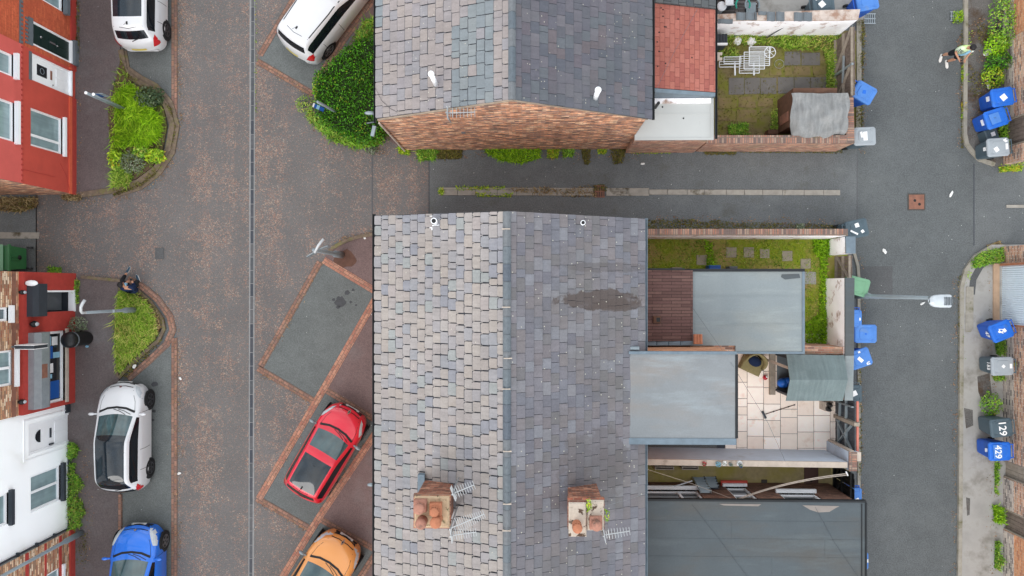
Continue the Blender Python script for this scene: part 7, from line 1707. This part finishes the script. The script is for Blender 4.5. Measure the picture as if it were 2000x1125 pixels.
mb = MB(); blades(mb, xy([(1158,362),(1182,360),(1186,372),(1160,374)]), 140, (.03,.10), .03, .0); stuff('channel_moss', mb, M_MOSS)
mb = MB(); blades(mb, xy([(-60,388),(76,386),(76,404),(40,414),(-60,408)]), 1500, (.06,.25), .03, .0); blades(mb, xy([(120,380),(165,378),(160,392),(126,392)]), 260, (.05,.16), .028, .0); stuff('dry_grass', mb, M_DRY)
weeds('weed_clump','small green tuft at the corner of the brick shop wall',[(96,522),(122,522),(120,534),(98,534)],140,(.06,.2),.03,M_LEAF)
weeds('weed_clump','thin green tuft at the shop doorway edge',[(149,548),(158,548),(158,592),(150,592)],140,(.05,.2),.03,M_LEAF,z0=.06)
weeds('weed_strip','upper short clump of green weeds along the white house plinth',[(140,862),(152,866),(158,876),(150,892),(141,894)],200,(.1,.35),.03,M_LEAF,leafy=120,z0=.06)
weeds('weed_strip','long overgrown strip of green weeds along the white house plinth',[(140,902),(152,904),(150,922),(162,934),(168,946),(158,958),(154,966),(166,984),(172,1000),(160,1012),(164,1026),(140,1034)],700,(.1,.36),.026,M_LEAF,leafy=420,z0=.06)
mb = MB(); blades(mb, xy([(151,-20),(158,-20),(158,110),(151,110)]), 160, (.03,.12), .025, .06); blades(mb, xy([(150,1040),(175,1040),(170,1100),(150,1100)]), 160, (.02,.08), .025, .06); stuff('wall_foot_moss', mb, M_MOSS)
mb = MB()
for pts, n in (([(236,100),(246,140),(300,176),(330,210),(346,250),(336,296),(344,250),(336,210),(300,186),(240,146)],500), ([(222,372),(272,356),(306,330),(310,338),(276,366),(224,384)],420), ([(268,566),(300,590),(326,630),(318,632),(292,592)],220), ([(240,728),(318,660),(322,664),(246,742)],200)): blades(mb, xy(pts), n, (.03,.10), .03, .05)
stuff('kerb_moss', mb, M_MOSS)
shrub('planter_shrub','grey leaved shrub growing beside the round litter bin','shrub',152,634,.3,.36,.30,.5,420,.07,M_LEAFG,base=.06)
# right hand verge growth
shrub('shrub','tall rounded green bush at the top of the right verge','shrub',1950,48,.3,.42,1.1,.75,1100,.085,M_LEAF,base=.08)
shrub('shrub','light green bush below the tallest one on the right verge','shrub',1944,92,.3,.42,.5,.5,600,.085,M_GRASS,base=.08)
shrub('shrub','dark green bush reaching onto the pale brick lane wall','shrub',1950,122,.3,.50,.36,.55,600,.085,M_LEAFD and M_HEDGE,base=.08)
shrub('shrub','yellow green bush above the upper blue bin','shrub',1940,150,.25,.40,.42,.40,520,.085,M_LEAFY,base=.08)
weeds('weed_clump','grassy weeds between the blue bins and the grey caddy',[(1944,210),(1966,214),(1972,290),(1950,296),(1946,250)],600,(.1,.35),.03,M_LEAF,leafy=160,z0=.08)
weeds('weed_clump','yellow weeds under the brick wall end at the alley corner',[(1948,322),(1998,320),(1994,334),(1952,336)],360,(.05,.2),.03,M_LEAFY,leafy=60)
weeds('weed_clump','green weeds at the curved kerb of the lower pavement',[(1890,512),(1910,494),(1955,482),(1957,512),(1930,516),(1900,524)],520,(.06,.26),.03,M_LEAF,leafy=160,z0=.08)
weeds('weed_clump','dry straw heap at the corner of the lower pavement',[(1926,480),(1950,470),(1962,482),(1940,490)],260,(.04,.16),.025,M_DRY)
weeds('weed_clump','green leafy weed between the garage door bin and pale lidded bin',[(1938,668),(1958,662),(1958,692),(1942,690)],160,(.1,.3),.03,M_LEAF,leafy=200,z0=.08)
weeds('weed_clump','low weed under the pale lidded bin in front of the wall',[(1934,730),(1960,728),(1958,742),(1936,742)],120,(.1,.25),.03,M_LEAF,leafy=100,z0=.08)
shrub('weed','tallest leafy weed above the bin numbered 129','weed',1935,790,.3,.36,.44,.5,420,.085,M_LEAF,base=.08)
weeds('weed_clump','narrow green weed line below the bin numbered 429',[(1939,902),(1948,902),(1942,922),(1948,934),(1940,950),(1946,964),(1939,960)],220,(.06,.26),.03,M_LEAF,leafy=60,z0=.08)
weeds('weed_clump','green weed clump at the upper dark timber gate',[(1934,984),(1956,990),(1956,1020),(1938,1018)],300,(.08,.3),.03,M_GRASS,leafy=120,z0=.08)
weeds('weed_clump','green weed strip at the foot of the lowest orange brick wall',[(1940,1054),(1950,1056),(1943,1074),(1956,1090),(1948,1112),(1938,1106)],300,(.08,.3),.03,M_LEAF,leafy=140,z0=.08)
shrub('weed','yellow flowered weed on the lane wall by the pale lidded bin','weed',1994,712,.9,.12,.12,.16,50,.07,M_LEAFY,base=.6)
mb = MB()
for pts, n in (([(1676,40),(1688,40),(1686,190),(1676,190)],520), ([(1669,200),(1684,200),(1684,250),(1672,250)],260), ([(1676,700),(1681,700),(1681,1000),(1676,1000)],420), ([(1870,540),(1876,540),(1874,760),(1870,760)],160), ([(1876,60),(1884,60),(1884,290),(1876,290)],420)): blades(mb, xy(pts), n, (.02,.10), .03, .0)
stuff('lane_edge_moss', mb, M_MOSS)
mb = MB()
for pts, n in (([(1876,130),(1886,130),(1885,160),(1876,160)],90), ([(1876,200),(1884,200),(1884,235),(1876,235)],100), ([(1886,60),(1894,60),(1894,110),(1886,110)],120), ([(1860,24),(1878,22),(1878,46),(1858,46)],160), ([(1876,640),(1882,640),(1882,700),(1876,700)],20), ([(1884,530),(1892,520),(1900,510),(1886,560)],80)): blades(mb, xy(pts), n, (.03,.12), .03, .02)
stuff('lane_edge_grass', mb, M_LEAFY)
mb = MB(); blades(mb, xy([(1904,40),(1935,60),(1930,110),(1906,80)]), 260, (.02,.06), .03, .08); blades(mb, xy([(1890,130),(1920,150),(1916,200),(1892,190)]), 200, (.02,.06), .03, .08); stuff('verge_debris', mb, M_MOSS)
# yard vegetation
mb = MB()
for pts, n in (([(1410,72),(1640,70),(1640,84),(1632,100),(1560,98),(1480,88),(1420,86)],1900), ([(1606,96),(1634,100),(1630,180),(1612,180),(1614,130)],900), ([(1400,100),(1440,96),(1440,112),(1404,116)],240)): blades(mb, xy(pts), n, (.06,.24), .028, .01)
stuff('yard_grass', mb, M_GRASS2)
mb = MB(); blades(mb, xy([(1400,86),(1626,86),(1626,186),(1546,186),(1520,264),(1400,264)]), 1500, (.01,.07), .03, .01); stuff('yard_moss', mb, M_MOSS)
weeds('weed_clump','green weeds by the dark planter edge in the mossy yard',[(1420,246),(1458,240),(1462,264),(1424,264)],300,(.08,.26),.03,M_LEAF,leafy=100)
weeds('weed_clump','weeds beside the brown end of the tarpaulin shed',[(1506,215),(1520,212),(1518,256),(1504,256)],240,(.06,.22),.03,M_GRASS2,leafy=50)
mb = MB()
for pts, n in (([(1264,466),(1620,466),(1620,524),(1264,524)],3200), ([(1572,524),(1612,524),(1610,640),(1572,640)],1000)): blades(mb, xy(pts), n, (.01,.07), .03, .01)
stuff('lawn_grass', mb, M_GRASS2)
mb = MB()
for pts, n in (([(1586,466),(1624,466),(1622,500),(1600,510),(1588,490)],700), ([(1572,632),(1616,600),(1620,672),(1572,672)],1500), ([(1600,510),(1614,510),(1612,620),(1598,620)],600), ([(1375,466),(1392,480),(1394,520),(1380,520)],220)): blades(mb, xy(pts), n, (.05,.2), .028, .01)
stuff('lush_yard_grass', mb, M_GRASS)
# ------------------------------------------------------------------ small things
for px, py, s, m in ((1370,508,.35,M_FLAG2),(1428,493,.36,M_FLAG2),(1462,493,.36,M_FLAG2),(1493,495,.33,M_FLAG2),(1537,500,.36,M_FLAG2),(1573,515,.35,M_FLAG2),(1581,543,.44,M_CONC)):
    v = W(px, py, 0); mb = MB(); mb.cbox((v.x-s/2,v.y-s/2,0),(v.x+s/2,v.y+s/2,.035),.008); struct('stepping_stone', mb, m)
mb = MB()
for x0, x1, y0, y1 in ((1423,1453,152,185),(1454,1484,152,184),(1485,1516,152,184),(1519,1550,151,183),(1551,1582,151,182),(1583,1614,151,182),(1532,1563,101,128),(1565,1601,103,128)):
    a, b = W(x0,y1,0), W(x1,y0,0); mb.cbox((a.x,a.y,0),(b.x,b.y,.03),.006)
struct('paving_slab', mb, M_FLAG)
mb = MB()
for x0, x1, y0, y1 in ((1500,1528,130,149),(1530,1546,130,149),(1548,1584,129,149),(1586,1612,129,148),(1402,1440,190,214),(1442,1476,188,212),(1478,1512,190,210),(1400,1436,216,238),(1438,1480,214,240)):
    a, b = W(x0,y1,0), W(x1,y0,0); mb.prism([(a.x+R.uniform(0,.06),a.y+R.uniform(0,.05)),(b.x-R.uniform(0,.06),a.y+R.uniform(0,.05)),(b.x-R.uniform(0,.06),b.y-R.uniform(0,.05)),(a.x+R.uniform(0,.06),b.y-R.uniform(0,.05))], 0, .025)
struct('paving_slab', mb, M_FLAGB)
def cover(label, px, py, w, l, mat, ring=None, holes=()):
    v = W(px,py,0); t = thing('manhole_cover', label, 'manhole cover', v); mb = MB(); mb.box((v.x-w/2,v.y-l/2,0),(v.x+w/2,v.y+l/2,.024)); mb.build('plate', mat, t)
    mb = MB(); mb.ribbon([(v.x-w/2,v.y-l/2),(v.x+w/2,v.y-l/2),(v.x+w/2,v.y+l/2),(v.x-w/2,v.y+l/2)], .035, .028, .02, 0, True); mb.build('frame', ring or mat, t)
    for (x, y) in holes: mb = MB(); mb.lathe([(.001,.0262),(.05,.026)], (v.x+x,v.y+y,0), 12); mb.build('key_hole', M_BLACK, t)
cover('square rusty manhole cover in the middle of the back lane', 1789.5, 394.5, .56, .54, M_RUST, M_IRON, ((-.06,.05),(.1,-.08)))
cover('small worn manhole cover in the speckled street', 312, 495, .28, .36, M_PATCH)
cover('brown inspection cover with two holes in the narrow yard', 1584, 925, .46, .62, M_BTILE and basic('brown_steel_plate', C(108,80,72), .8, var=.1), None, ((0,.24),(0,-.24)))
def grate(label, px, py, w, l, n, mat):
    v = W(px,py,0); t = thing('drain_grate', label, 'drain grate', v); mb = MB(); mb.box((v.x-w/2,v.y-l/2,0),(v.x+w/2,v.y+l/2,.014)); mb.build('sump', M_BLACK, t)
    mb = MB()
    for k in range(n): x = v.x-w/2+w*(k+.5)/n; mb.box((x-.014,v.y-l/2,.014),(x+.014,v.y+l/2,.04))
    for y in (v.y-l/2,v.y,v.y+l/2): mb.box((v.x-w/2,y-.015,.0141),(v.x+w/2,y+.015,.0395))
    mb.build('bars', mat, t)
grate('rusty drain grate set in the alley channel', 1171, 374, .36, .40, 6, M_RUST)
grate('pale drain grate at the lane edge by the white yard wall', 1698, 37, .40, .34, 6, M_GALV)
grate('mossy drain grate at the right lane kerb', 1864, 32, .32, .30, 5, M_GALV)
v = W(1492,942,0); mb = MB(); mb.box((v.x-.1,v.y-.1,0),(v.x+.1,v.y+.1,.05)); tag(mb.build('drain_gully', M_IRON), 'small dark drain gully at the foot of the brown yard wall', 'drain')
# oil marks in the bay
mb = MB(); 
for px, py, r in ((665,588,.20),(678,572,.10),(690,566,.06),(660,600,.07),(652,585,.06),(685,590,.05),(696,596,.04)): v = W(px,py,0); mb.prism(ell(v.x,v.y,r,r*.85,16,.3), .009, .0115)
struct('oil_stain', mb, basic('oil_stain_surface', C(70,71,74), .6, var=.2, scale=8.))
mb = MB()
for px, py, r in ((302,750,.12),(296,775,.08),(301,803,.07),(299,820,.06)): v = W(px,py,0); mb.prism(ell(v.x,v.y,r,r*.7,14,.3), .009, .0115)
struct('oil_stain', mb, basic('oil_stain_surface', C(70,71,74)))
for px, py, w, l, a, lab in ((353,739,.10,.13,.3,'white paper scrap on the street near the white hatchback bonnet'),(351,924,.16,.09,.2,'white paper scrap on the street beside the white hatchback rear wheel'),(1857,379,.10,.26,-.4,'white glove shaped litter on the back lane'),(1727,491,.15,.19,.5,'crumpled white litter on the lane near the alley corner'),(1255,320,.18,.1,.1,'pale litter on the alley tarmac'),(1926,168,.12,.36,.1,'white wrapper on the verge above the upper blue bin'),(1800,593,.22,.08,.5,'white scrap lying under the street lamp head'),(266,715,.11,.2,-.4,'white wrapper on the brick edge of the triangular bed'),(294,612,.08,.14,.4,'white scrap in the straw of the triangular bed'),(713,465,.1,.09,.2,'white scrap on the mauve paving corner'),(1928,103,.5,.28,.5,'pale plaster lump on the right verge')):
    v = W(px,py,0); z0 = .09 if (px > 1885 or px < 300) else .02; mb = MB(); n = 9; ps = []
    for k in range(n): q = 6.283*k/n; x, y = w/2*math.cos(q)*R.uniform(.7,1.2), l/2*math.sin(q)*R.uniform(.7,1.2); ps.append((v.x+x*math.cos(a)-y*math.sin(a), v.y+x*math.sin(a)+y*math.cos(a), z0+R.uniform(0,.04)))
    mb.add(ps+[(v.x,v.y,z0+.05)], [(k,(k+1)%n,n) for k in range(n)]); tag(mb.build('litter', M_LITTER), lab, 'litter')
# racks in the mossy yard
def rack(label, x0, y0, x1, y1, z, n, tilt):
    a, b = W(x0,y1,z), W(x1,y0,z); t = thing('metal_rack', label, 'metal rack', (a.x, a.y, 0), 0, 'white metal racks heaped in the mossy yard'); q = lambda x, y: Vector((x, y, z+tilt*(y-a.y)))
    mb = MB()
    for p_, q_ in (((a.x,a.y),(b.x,a.y)),((b.x,a.y),(b.x,b.y)),((b.x,b.y),(a.x,b.y)),((a.x,b.y),(a.x,a.y))): mb.tube([q(*p_), q(*q_)], .016, 6)
    mb.build('frame', M_WFRAME, t); mb = MB()
    for k in range(1, n): y = a.y+(b.y-a.y)*k/n; mb.tube([q(a.x,y), q(b.x,y)], .010, 5)
    mb.build('bars', M_WFRAME, t); return t
rack('white metal rack lying uppermost in the heap, nearest the spoked hoop', 1463, 92, 1503, 128, .42, 9, .05)
rack('white metal rack in the middle of the heap', 1453, 102, 1493, 135, .30, 8, .05)
t = rack('white metal rack lowest in the heap, on two white legs', 1444, 110, 1483, 143, .18, 7, .05)
mb = MB()
for x in (1435,1472): mb.beam(W(x,122,.12), W(x+.5,147,.16), .05, .05)
mb.build('leg', M_WFRAME, t)
rack('long narrow white frame at the left end of the rack heap', 1405, 120, 1446, 131, .12, 2, 0); rack('short white frame lying over the narrow one in the rack heap', 1414, 111, 1447, 124, .2, 3, 0)
t = thing('spoked_hoop', 'white metal hoop with spokes lying at the end of the rack heap', 'wheel', W(1503,102,.4)); v = W(1504,102,.45); mb = MB(); mb.tube([v+Vector((.19*math.cos(6.283*k/20),.19*math.sin(6.283*k/20),0)) for k in range(21)], .014, 6); mb.build('ring', M_WFRAME, t); mb = MB()
for k in range(3): a = 1.047*k+.3; d = Vector((math.cos(a),math.sin(a),0))*.19; mb.tube([v-d,v+d], .010, 5)
mb.build('spoke', M_WFRAME, t)
t = thing('wire_hoop', 'thin grey wire hoop lying on the mossy flagstones', 'hoop', W(1522,125,.02)); v = W(1522,125,.05); mb = MB(); mb.tube([v+Vector((.165*math.cos(6.283*k/24),.155*math.sin(6.283*k/24),0)) for k in range(25)], .007, 5); mb.tube([v+Vector((-.02,-.05,0)), v+Vector((.0,.03,0)), v+Vector((.04,.0,0))], .008, 5); mb.build('wire', M_ALU, t)
t = thing('timber_bracket', 'pale timber bracket on the yard side of the red tiled extension', 'bracket', W(1404,110,2.)); mb = MB(); a, b = W(1400,117,2.0), W(1409,102,2.0); mb.box((a.x-.1,a.y,1.9),(b.x-.05,b.y,2.0)); mb.box((b.x-.05,a.y,1.9),(b.x+.03,a.y+.08,2.0)); mb.box((b.x-.05,b.y-.08,1.9),(b.x+.03,b.y,2.0)); mb.build('timber', M_CREAM, t)
t = thing('patio_heater_box', 'dark glazed box with white front rail by the red tiled extension', 'box', W(1409,76,0)); a, b = W(1398,86,.8), W(1421,66,.8); mb = MB(); mb.box((a.x,a.y,0),(b.x,b.y,.78)); mb.build('cabinet', M_DGREY, t); mb = MB()
for k in range(4): x = a.x+(b.x-a.x)*(k+.5)/4; mb.box((x-.012,a.y+.04,.78),(x+.012,b.y,.80))
mb.build('bars', M_BLACK, t); mb = MB(); mb.box((a.x,a.y-.03,.72),(b.x,a.y+.03,.83)); mb.build('rail', M_STICK, t)
mb = MB(); mb.tube([W(1495,75,.02), on_y(1536,50,W(1536,68,0).y-.02)], .02, 6); tag(mb.build('dark_pole', M_DGREY), 'thin dark pole leaning on the flaking white wall', 'pole')
for px, py, r, lab in ((1440,80,.14,'crumpled pale blue bag in the grass by the white wall'),(1467,82,.15,'crumpled white bag in the grass by the white wall')):
    v = W(px,py,.1); mb = MB(); mb.ball(v, (r,r*1.1,.1), 10)
    for q in mb.v: q += Vector((R.gauss(0,.02),R.gauss(0,.02),R.gauss(0,.015)))
    tag(mb.build('bag', M_LITTER, None, False), lab, 'bag')
# top yard
t = thing('round_stool', 'round white stool on the grey deck of the top yard', 'stool', W(1410,12,.12)); v = W(1410,12,.5); mb = MB(); mb.lathe([(.13,.12),(.12,.46)], (v.x,v.y,0), 16); mb.build('base', M_STEEL, t); mb = MB(); mb.lathe([(.16,.46),(.165,.5),(.12,.52),(.001,.525)], (v.x,v.y,0), 18); mb.build('seat', M_WFRAME, t)
t = thing('storage_box', 'white storage box on the grey deck at the photo edge', 'box', W(1426,2,.12)); a, b = W(1418,9,.6), W(1431,-14,.6); mb = MB(); mb.box((a.x,a.y,.12),(b.x,b.y,.55)); mb.build('body', M_DGREY, t); mb = MB(); mb.cbox((a.x-.03,a.y-.02,.55),(b.x+.03,b.y,.62),.02); mb.build('lid', M_WFRAME, t)
def plastic_chair(label, px, py, mat):
    v = W(px,py,.5); t = thing('plastic_chair', label, 'chair', (v.x,v.y,.12)); mb = MB(); mb.cbox((v.x-.2,v.y-.2,.52),(v.x+.2,v.y+.2,.56),.02); mb.build('seat', M_DECK if mat == M_TEAL else mat, t)
    mb = MB(); mb.tube([(v.x+.24*math.cos(a),v.y+.02+.26*math.sin(a),.80) for a in [math.pi*(-.15+1.3*k/12) for k in range(13)]], .03, 6); mb.build('backrest', mat, t)
    for sx in (-1,1):
        for sy in (-1,1): mb = MB(); mb.tube([(v.x+sx*.18,v.y+sy*.18,.53),(v.x+sx*.22,v.y+sy*.22,.12)], .02, 6); mb.build('leg', mat, t)
plastic_chair('teal plastic chair on the grey deck of the top yard', 1446, 17, M_TEAL); plastic_chair('pale grey plastic chair next to the teal one', 1464, 17, M_STEEL)
mb = MB(); mb.tube([W(1430,9.5,.5), W(1478,7.5,.5)], .014, 6); tag(mb.build('broom_pole', M_WFRAME), 'white pole lying across the chairs on the grey deck', 'pole')
# patio furniture
v = W(1466,706,.0); t = thing('rattan_armchair', 'olive rattan armchair with dark cushion on the cream patio', 'armchair', v, rad(-25))
def arc(r, z0, z1, w, a0, a1, n=14):
    mb = MB(); vs = []
    for k in range(n+1):
        a = a0+(a1-a0)*k/n; h = z1-.25*abs((k/n-.5)*2)**3
        for rr, z in ((r-w,z0),(r,z0),(r,h),(r-w,h)): vs.append((rr*math.cos(a), rr*.95*math.sin(a), z))
    mb.add(vs, [(4*k+j,4*k+(j+1)%4,4*k+4+(j+1)%4,4*k+4+j) for k in range(n) for j in range(4)]+[(0,1,2,3),(4*n,4*n+1,4*n+2,4*n+3)]); return mb
arc(.37,.08,.80,.06,rad(-20),rad(200)).build('backrest', M_RATT, t, True, world=False)
mb = MB(); mb.cbox((-.36,-.38,.08),(.36,.20,.40),.03); mb.build('seat', M_RATT, t, world=False); mb = MB(); mb.ball((0,.05,.42),(.24,.18,.07),12); mb.build('cushion', M_NAVY, t, True, world=False)
v = W(1494.5,737.5,.1); mb = MB(); mb.ball(v, .085, 16); t = mb.build('ball', M_REDB, None, True); tag(t, 'small red ball on the cream patio', 'ball'); mb = MB(); mb.ball(v+Vector((.03,.03,.05)), (.045,.045,.04), 10); mb.build('patch', M_STICK, t, True)
t = thing('broom', 'black headed broom lying on the cream patio', 'broom', W(1492,810,.03)); mb = MB(); mb.beam(W(1489,803.5,.07), W(1495.5,817,.07), .07, .08); mb.build('head', M_DGREY, t); mb = MB(); mb.tube([W(1495,809,.06), W(1553,790.5,.05)], .012, 6); mb.build('handle', M_BROWNW, t); mb = MB()
for u in (.25,.5,.75,.95): a = W(1495,809,.06).lerp(W(1553,790.5,.05), u); b = W(1495,809,.06).lerp(W(1553,790.5,.05), u+.05); mb.tube([a,b], .02, 6)
mb.build('grip', M_BLACK, t)
for px, py, lab in ((1619,790,'black cat shaped ornament on the cream pier nearest the shed'),(1617,799,'black cat shaped ornament on the cream pier nearest the patio gate')):
    v = W(px,py,.6); mb = MB(); mb.lathe([(.07,.55),(.085,.60),(.07,.72),(.04,.80)], (v.x,v.y,0), 12); mb.ball((v.x-.03,v.y,.85),(.06,.05,.055),10); mb.tube([(v.x-.05,v.y+.03,.89),(v.x-.055,v.y+.035,.94)],[.018,.002],6); mb.tube([(v.x-.05,v.y-.03,.89),(v.x-.055,v.y-.035,.94)],[.018,.002],6); mb.tube([(v.x+.05,v.y,.58),(v.x+.12,v.y+.05,.57),(v.x+.14,v.y+.1,.58)],.014,6); tag(mb.build('cat_ornament', M_BLACK, None, True), lab, 'ornament')
# narrow yard
def leaner(name, label, cat, p0, p1, w, zt, n, mat, inner, arch=False):
    a, b = W(*p0, 0), on_y(*p1, yw+.06); t = thing(name, label, cat, a); d = (b-a); mb = MB()
    for s in (-1, 1): mb.beam(a+Vector((s*w/2,0,0)), b+Vector((s*w/2*.85,0,0)), .035, .05)
    if arch: mb.tube([b+Vector((w*.42*math.cos(k*.314),0,w*.35*math.sin(k*.314))) for k in range(11)], .02, 6)
    mb.build('frame', mat, t); mb = MB()
    for k in range(n): c = a+d*((k+.6)/n); mb.beam(c-Vector((w/2*.95,0,0)), c+Vector((w/2*.95,0,0)), .10, .03, up=(0,.5,1))
    mb.build('tread', inner, t)
leaner('step_ladder', 'grey metal step ladder leaning on the brown yard wall', 'ladder', (1364,932), (1379,962), .42, 1.4, 6, M_ALU, M_STEEL)
leaner('folding_chair', 'folded grey chair with blue cushion leaning beside the step ladder', 'chair', (1386,931), (1394,952), .40, 1.1, 4, M_DGREY, M_STEEL, True)
mb = MB(); mb.tube([W(1352,939,1.0), on_y(1308,953,yw+.05)], .022, 6); tag(mb.build('white_pole', M_WFRAME), 'white pole leaning by the step ladder', 'pole')
for (k, (x0, x1, lab, m)) in enumerate(((1279,1316,'open wooden crate at the house end of the cream coped wall',M_CREAM),(1331,1364,'shallow wooden crate holding pale rubbish by the cream coped wall',M_CREAM))):
    a, b = W(x0,917,.35), W(x1,911,.35); t = thing('wooden_crate', lab, 'crate', (a.x,a.y,.0)); mb = MB(); mb.box((a.x,a.y,.0),(b.x,a.y+.03,.4)); mb.box((a.x,b.y-.03,.0),(b.x,b.y,.4)); mb.box((a.x,a.y+.03,0),(a.x+.03,b.y-.03,.4)); mb.box((b.x-.03,a.y+.03,0),(b.x,b.y-.03,.4)); mb.build('sides', m, t); mb = MB(); mb.box((a.x+.03,a.y+.03,0),(b.x-.03,b.y-.03,.2)); mb.build('contents', M_BLACK if k == 0 else M_FELT, t)
for x, y, r, m, lab in ((1375,905,.07,M_REDB,'small red pot on the cream coping'),(1402,906,.09,M_LBLUE,'pale blue pot on the cream coping'),(1414,904,.08,M_STICK,'white pot on the cream coping beside the pale blue one'),(1426,906,.06,M_FELT,'grey pot on the cream coping'),(1443,904,.09,M_WFRAME,'white watering pot on the cream coping nearest the bright blue one'),(1446,909,.06,M_SIGNB,'bright blue pot at the edge of the cream coping')):
    v = W(x,y,1.9); t = thing('plant_pot', lab, 'pot', (v.x,v.y,1.83)); mb = MB(); mb.lathe([(r*.7,1.83),(r,1.98),(r*.85,1.98),(r*.8,1.93),(.001,1.92)], (v.x,v.y,0), 14); mb.build('pot', m, t); mb = MB(); leafball(mb, (v.x,v.y,1.95), r*1.2, r*1.2, .12, 24, .05); mb.build('plant', M_LEAFG, t)
t = thing('clothes_prop', 'long pale curved clothes prop spanning the narrow yard to the black gate', 'clothes prop', W(1655,925,1.7))
for s in (0, 1):
    p0, p1, p2 = on_y(1440,975+s*2,yw+.04), W(1560,937+s*2,2.2), W(1654,925+s*3,1.8); mb = MB(); mb.tube([((1-u)**2)*p0+2*u*(1-u)*W(1530,938+s*2,2.4)+u*u*p2 for u in [k/12 for k in range(13)]], .014, 6); mb.build('rod', M_CREAM, t)
mb = MB(); mb.beam(W(1652,921,1.8), W(1656,929,1.8), .04); mb.build('end_fitting', M_STICK, t)
def cable(label, pts, r=.008, m=None):
    mb = MB(); mb.tube(pts, min(r, .005), 5); tag(mb.build('cable', m or M_GREYP), label, 'cable')
cable('thin dark cable crossing from the pale flat roof down to the patio wall', [W(1352,600,3.0), W(1430,712,4.9), W(1500,826,3.2), W(1534,902,1.86)])
cable('thin cable crossing the red tiled lean-to roof', [W(1362,18,2.95), W(1320,95,3.15), W(1278,182,3.35)])
cable('pale washing line from house gutter to the brown yard wall', [W(1262,916,2.6), W(1350,944,2.3), on_y(1430,974,yw+.03)], .008, M_CREAM)
cable('thin dark cable lying over the dark felt roof, towards the house', [W(1352,986,zd+.01), W(1410,1060,zd+.01), W(1470,1140,zd+.01)], .004, M_DGREY)
cable('thin dark cable lying over the dark felt roof, towards the lane', [W(1592,990,zd+.01), W(1630,1060,zd+.01), W(1685,1140,zd+.01)], .004, M_DGREY)
cable('thin pale cable from the two pot chimney to the rear gutter', [W(1181,988,6.9), W(1225,976,5.6), W(1260,964,4.6)], .008, M_ALU)
cable('thin dark cable looped across the lower corner of the old warm slates', [W(732,170,4.62), W(745,196,4.72), W(762,212,4.86), W(784,223,5.02)], .012, M_GUT)
# small items by the pale flat roof
for a0, a1, z, m, lab in (((1385,518),(1408,527),.5,M_SIGNB,'blue box tucked under the edge of the pale flat roof'),((1425,520),(1441,527),.5,M_GREYP,'grey box tucked under the edge of the pale flat roof'),((1313,522),(1332,528),.4,M_OLDW,'timber frame by the brown tiled lean-to')):
    a, b = W(a0[0],a1[1],z), W(a1[0],a0[1],z); mb = MB(); mb.cbox((a.x,a.y,0),(b.x,b.y,z),.03); mb.box((a.x+.04,b.y-.05,z),(b.x-.04,b.y-.02,z+.04)); tag(mb.build('storage_crate', m), lab, 'box')
# droppings and small pale specks on the slates, twigs
# mossy scraps in the street gutters
mb = MB(); blades(mb, xy([(498,0),(503,0),(503,220),(498,220)]), 60, (.02,.06), .03, .0); stuff('street_moss', mb, M_LEAFY)
# fallen leaves and grit gathered along the kerbs, bay edges and wall feet
M_FALL = ramped('fallen_leaf', [C(150,104,74), C(172,128,92), C(120,86,64), C(190,158,116), C(104,92,70), C(140,120,84)], .8, .2)
mb = MB()
def drift(pts, n, w, z=.024):
    ps = P(pts); seg = [(a, b) for a, b in zip(ps, ps[1:])]; tot = sum((b-a).length for a, b in seg)
    for a, b in seg:
        d = (b-a).normalized(); s = Vector((-d.y, d.x, 0))
        for _ in range(int(n*(b-a).length/tot)):
            p = a.lerp(b, R.random())
            if clump(p.x*1.7, p.y*1.7) < R.uniform(-.6, .4): continue
            leaf(mb, p+s*R.gauss(0, w)+Vector((0, 0, z)), R.uniform(.03, .065), Vector((R.gauss(0,.2), R.gauss(0,.2), 1)).normalized())
drift([(350,-20),(350,210),(352,250),(342,300),(318,342),(280,372),(226,390),(160,394)], 900, .10); drift([(250,548),(300,572),(342,630),(346,680),(348,1130)], 700, .10)
drift([(236,750),(240,1130)], 260, .05); drift([(500,120),(610,188)], 160, .07); drift([(508,722),(630,512)], 220, .07); drift([(504,724),(612,788)], 140, .07); drift([(640,748),(508,972)], 240, .07); drift([(502,978),(604,1036)], 140, .07); drift([(722,840),(560,1112)], 260, .08)
drift([(640,490),(676,466),(730,452)], 200, .06); drift([(604,232),(646,268),(700,288),(760,296)], 420, .10); drift([(780,300),(1260,302)], 500, .12); drift([(1264,428),(1640,436)], 420, .10); drift([(1684,30),(1684,300)], 260, .07); drift([(1683,500),(1683,1125)], 420, .06); drift([(1874,70),(1876,290)], 260, .07); drift([(1866,540),(1864,1125)], 420, .07)
drift([(1900,40),(1925,120),(1910,240)], 500, .22, .086); drift([(1932,500),(1938,800),(1936,1120)], 420, .10, .086); drift([(156,0),(156,370)], 200, .06, .066); drift([(165,870),(176,1000),(168,1120)], 260, .12, .066)
stuff('fallen_leaves', mb, M_FALL)
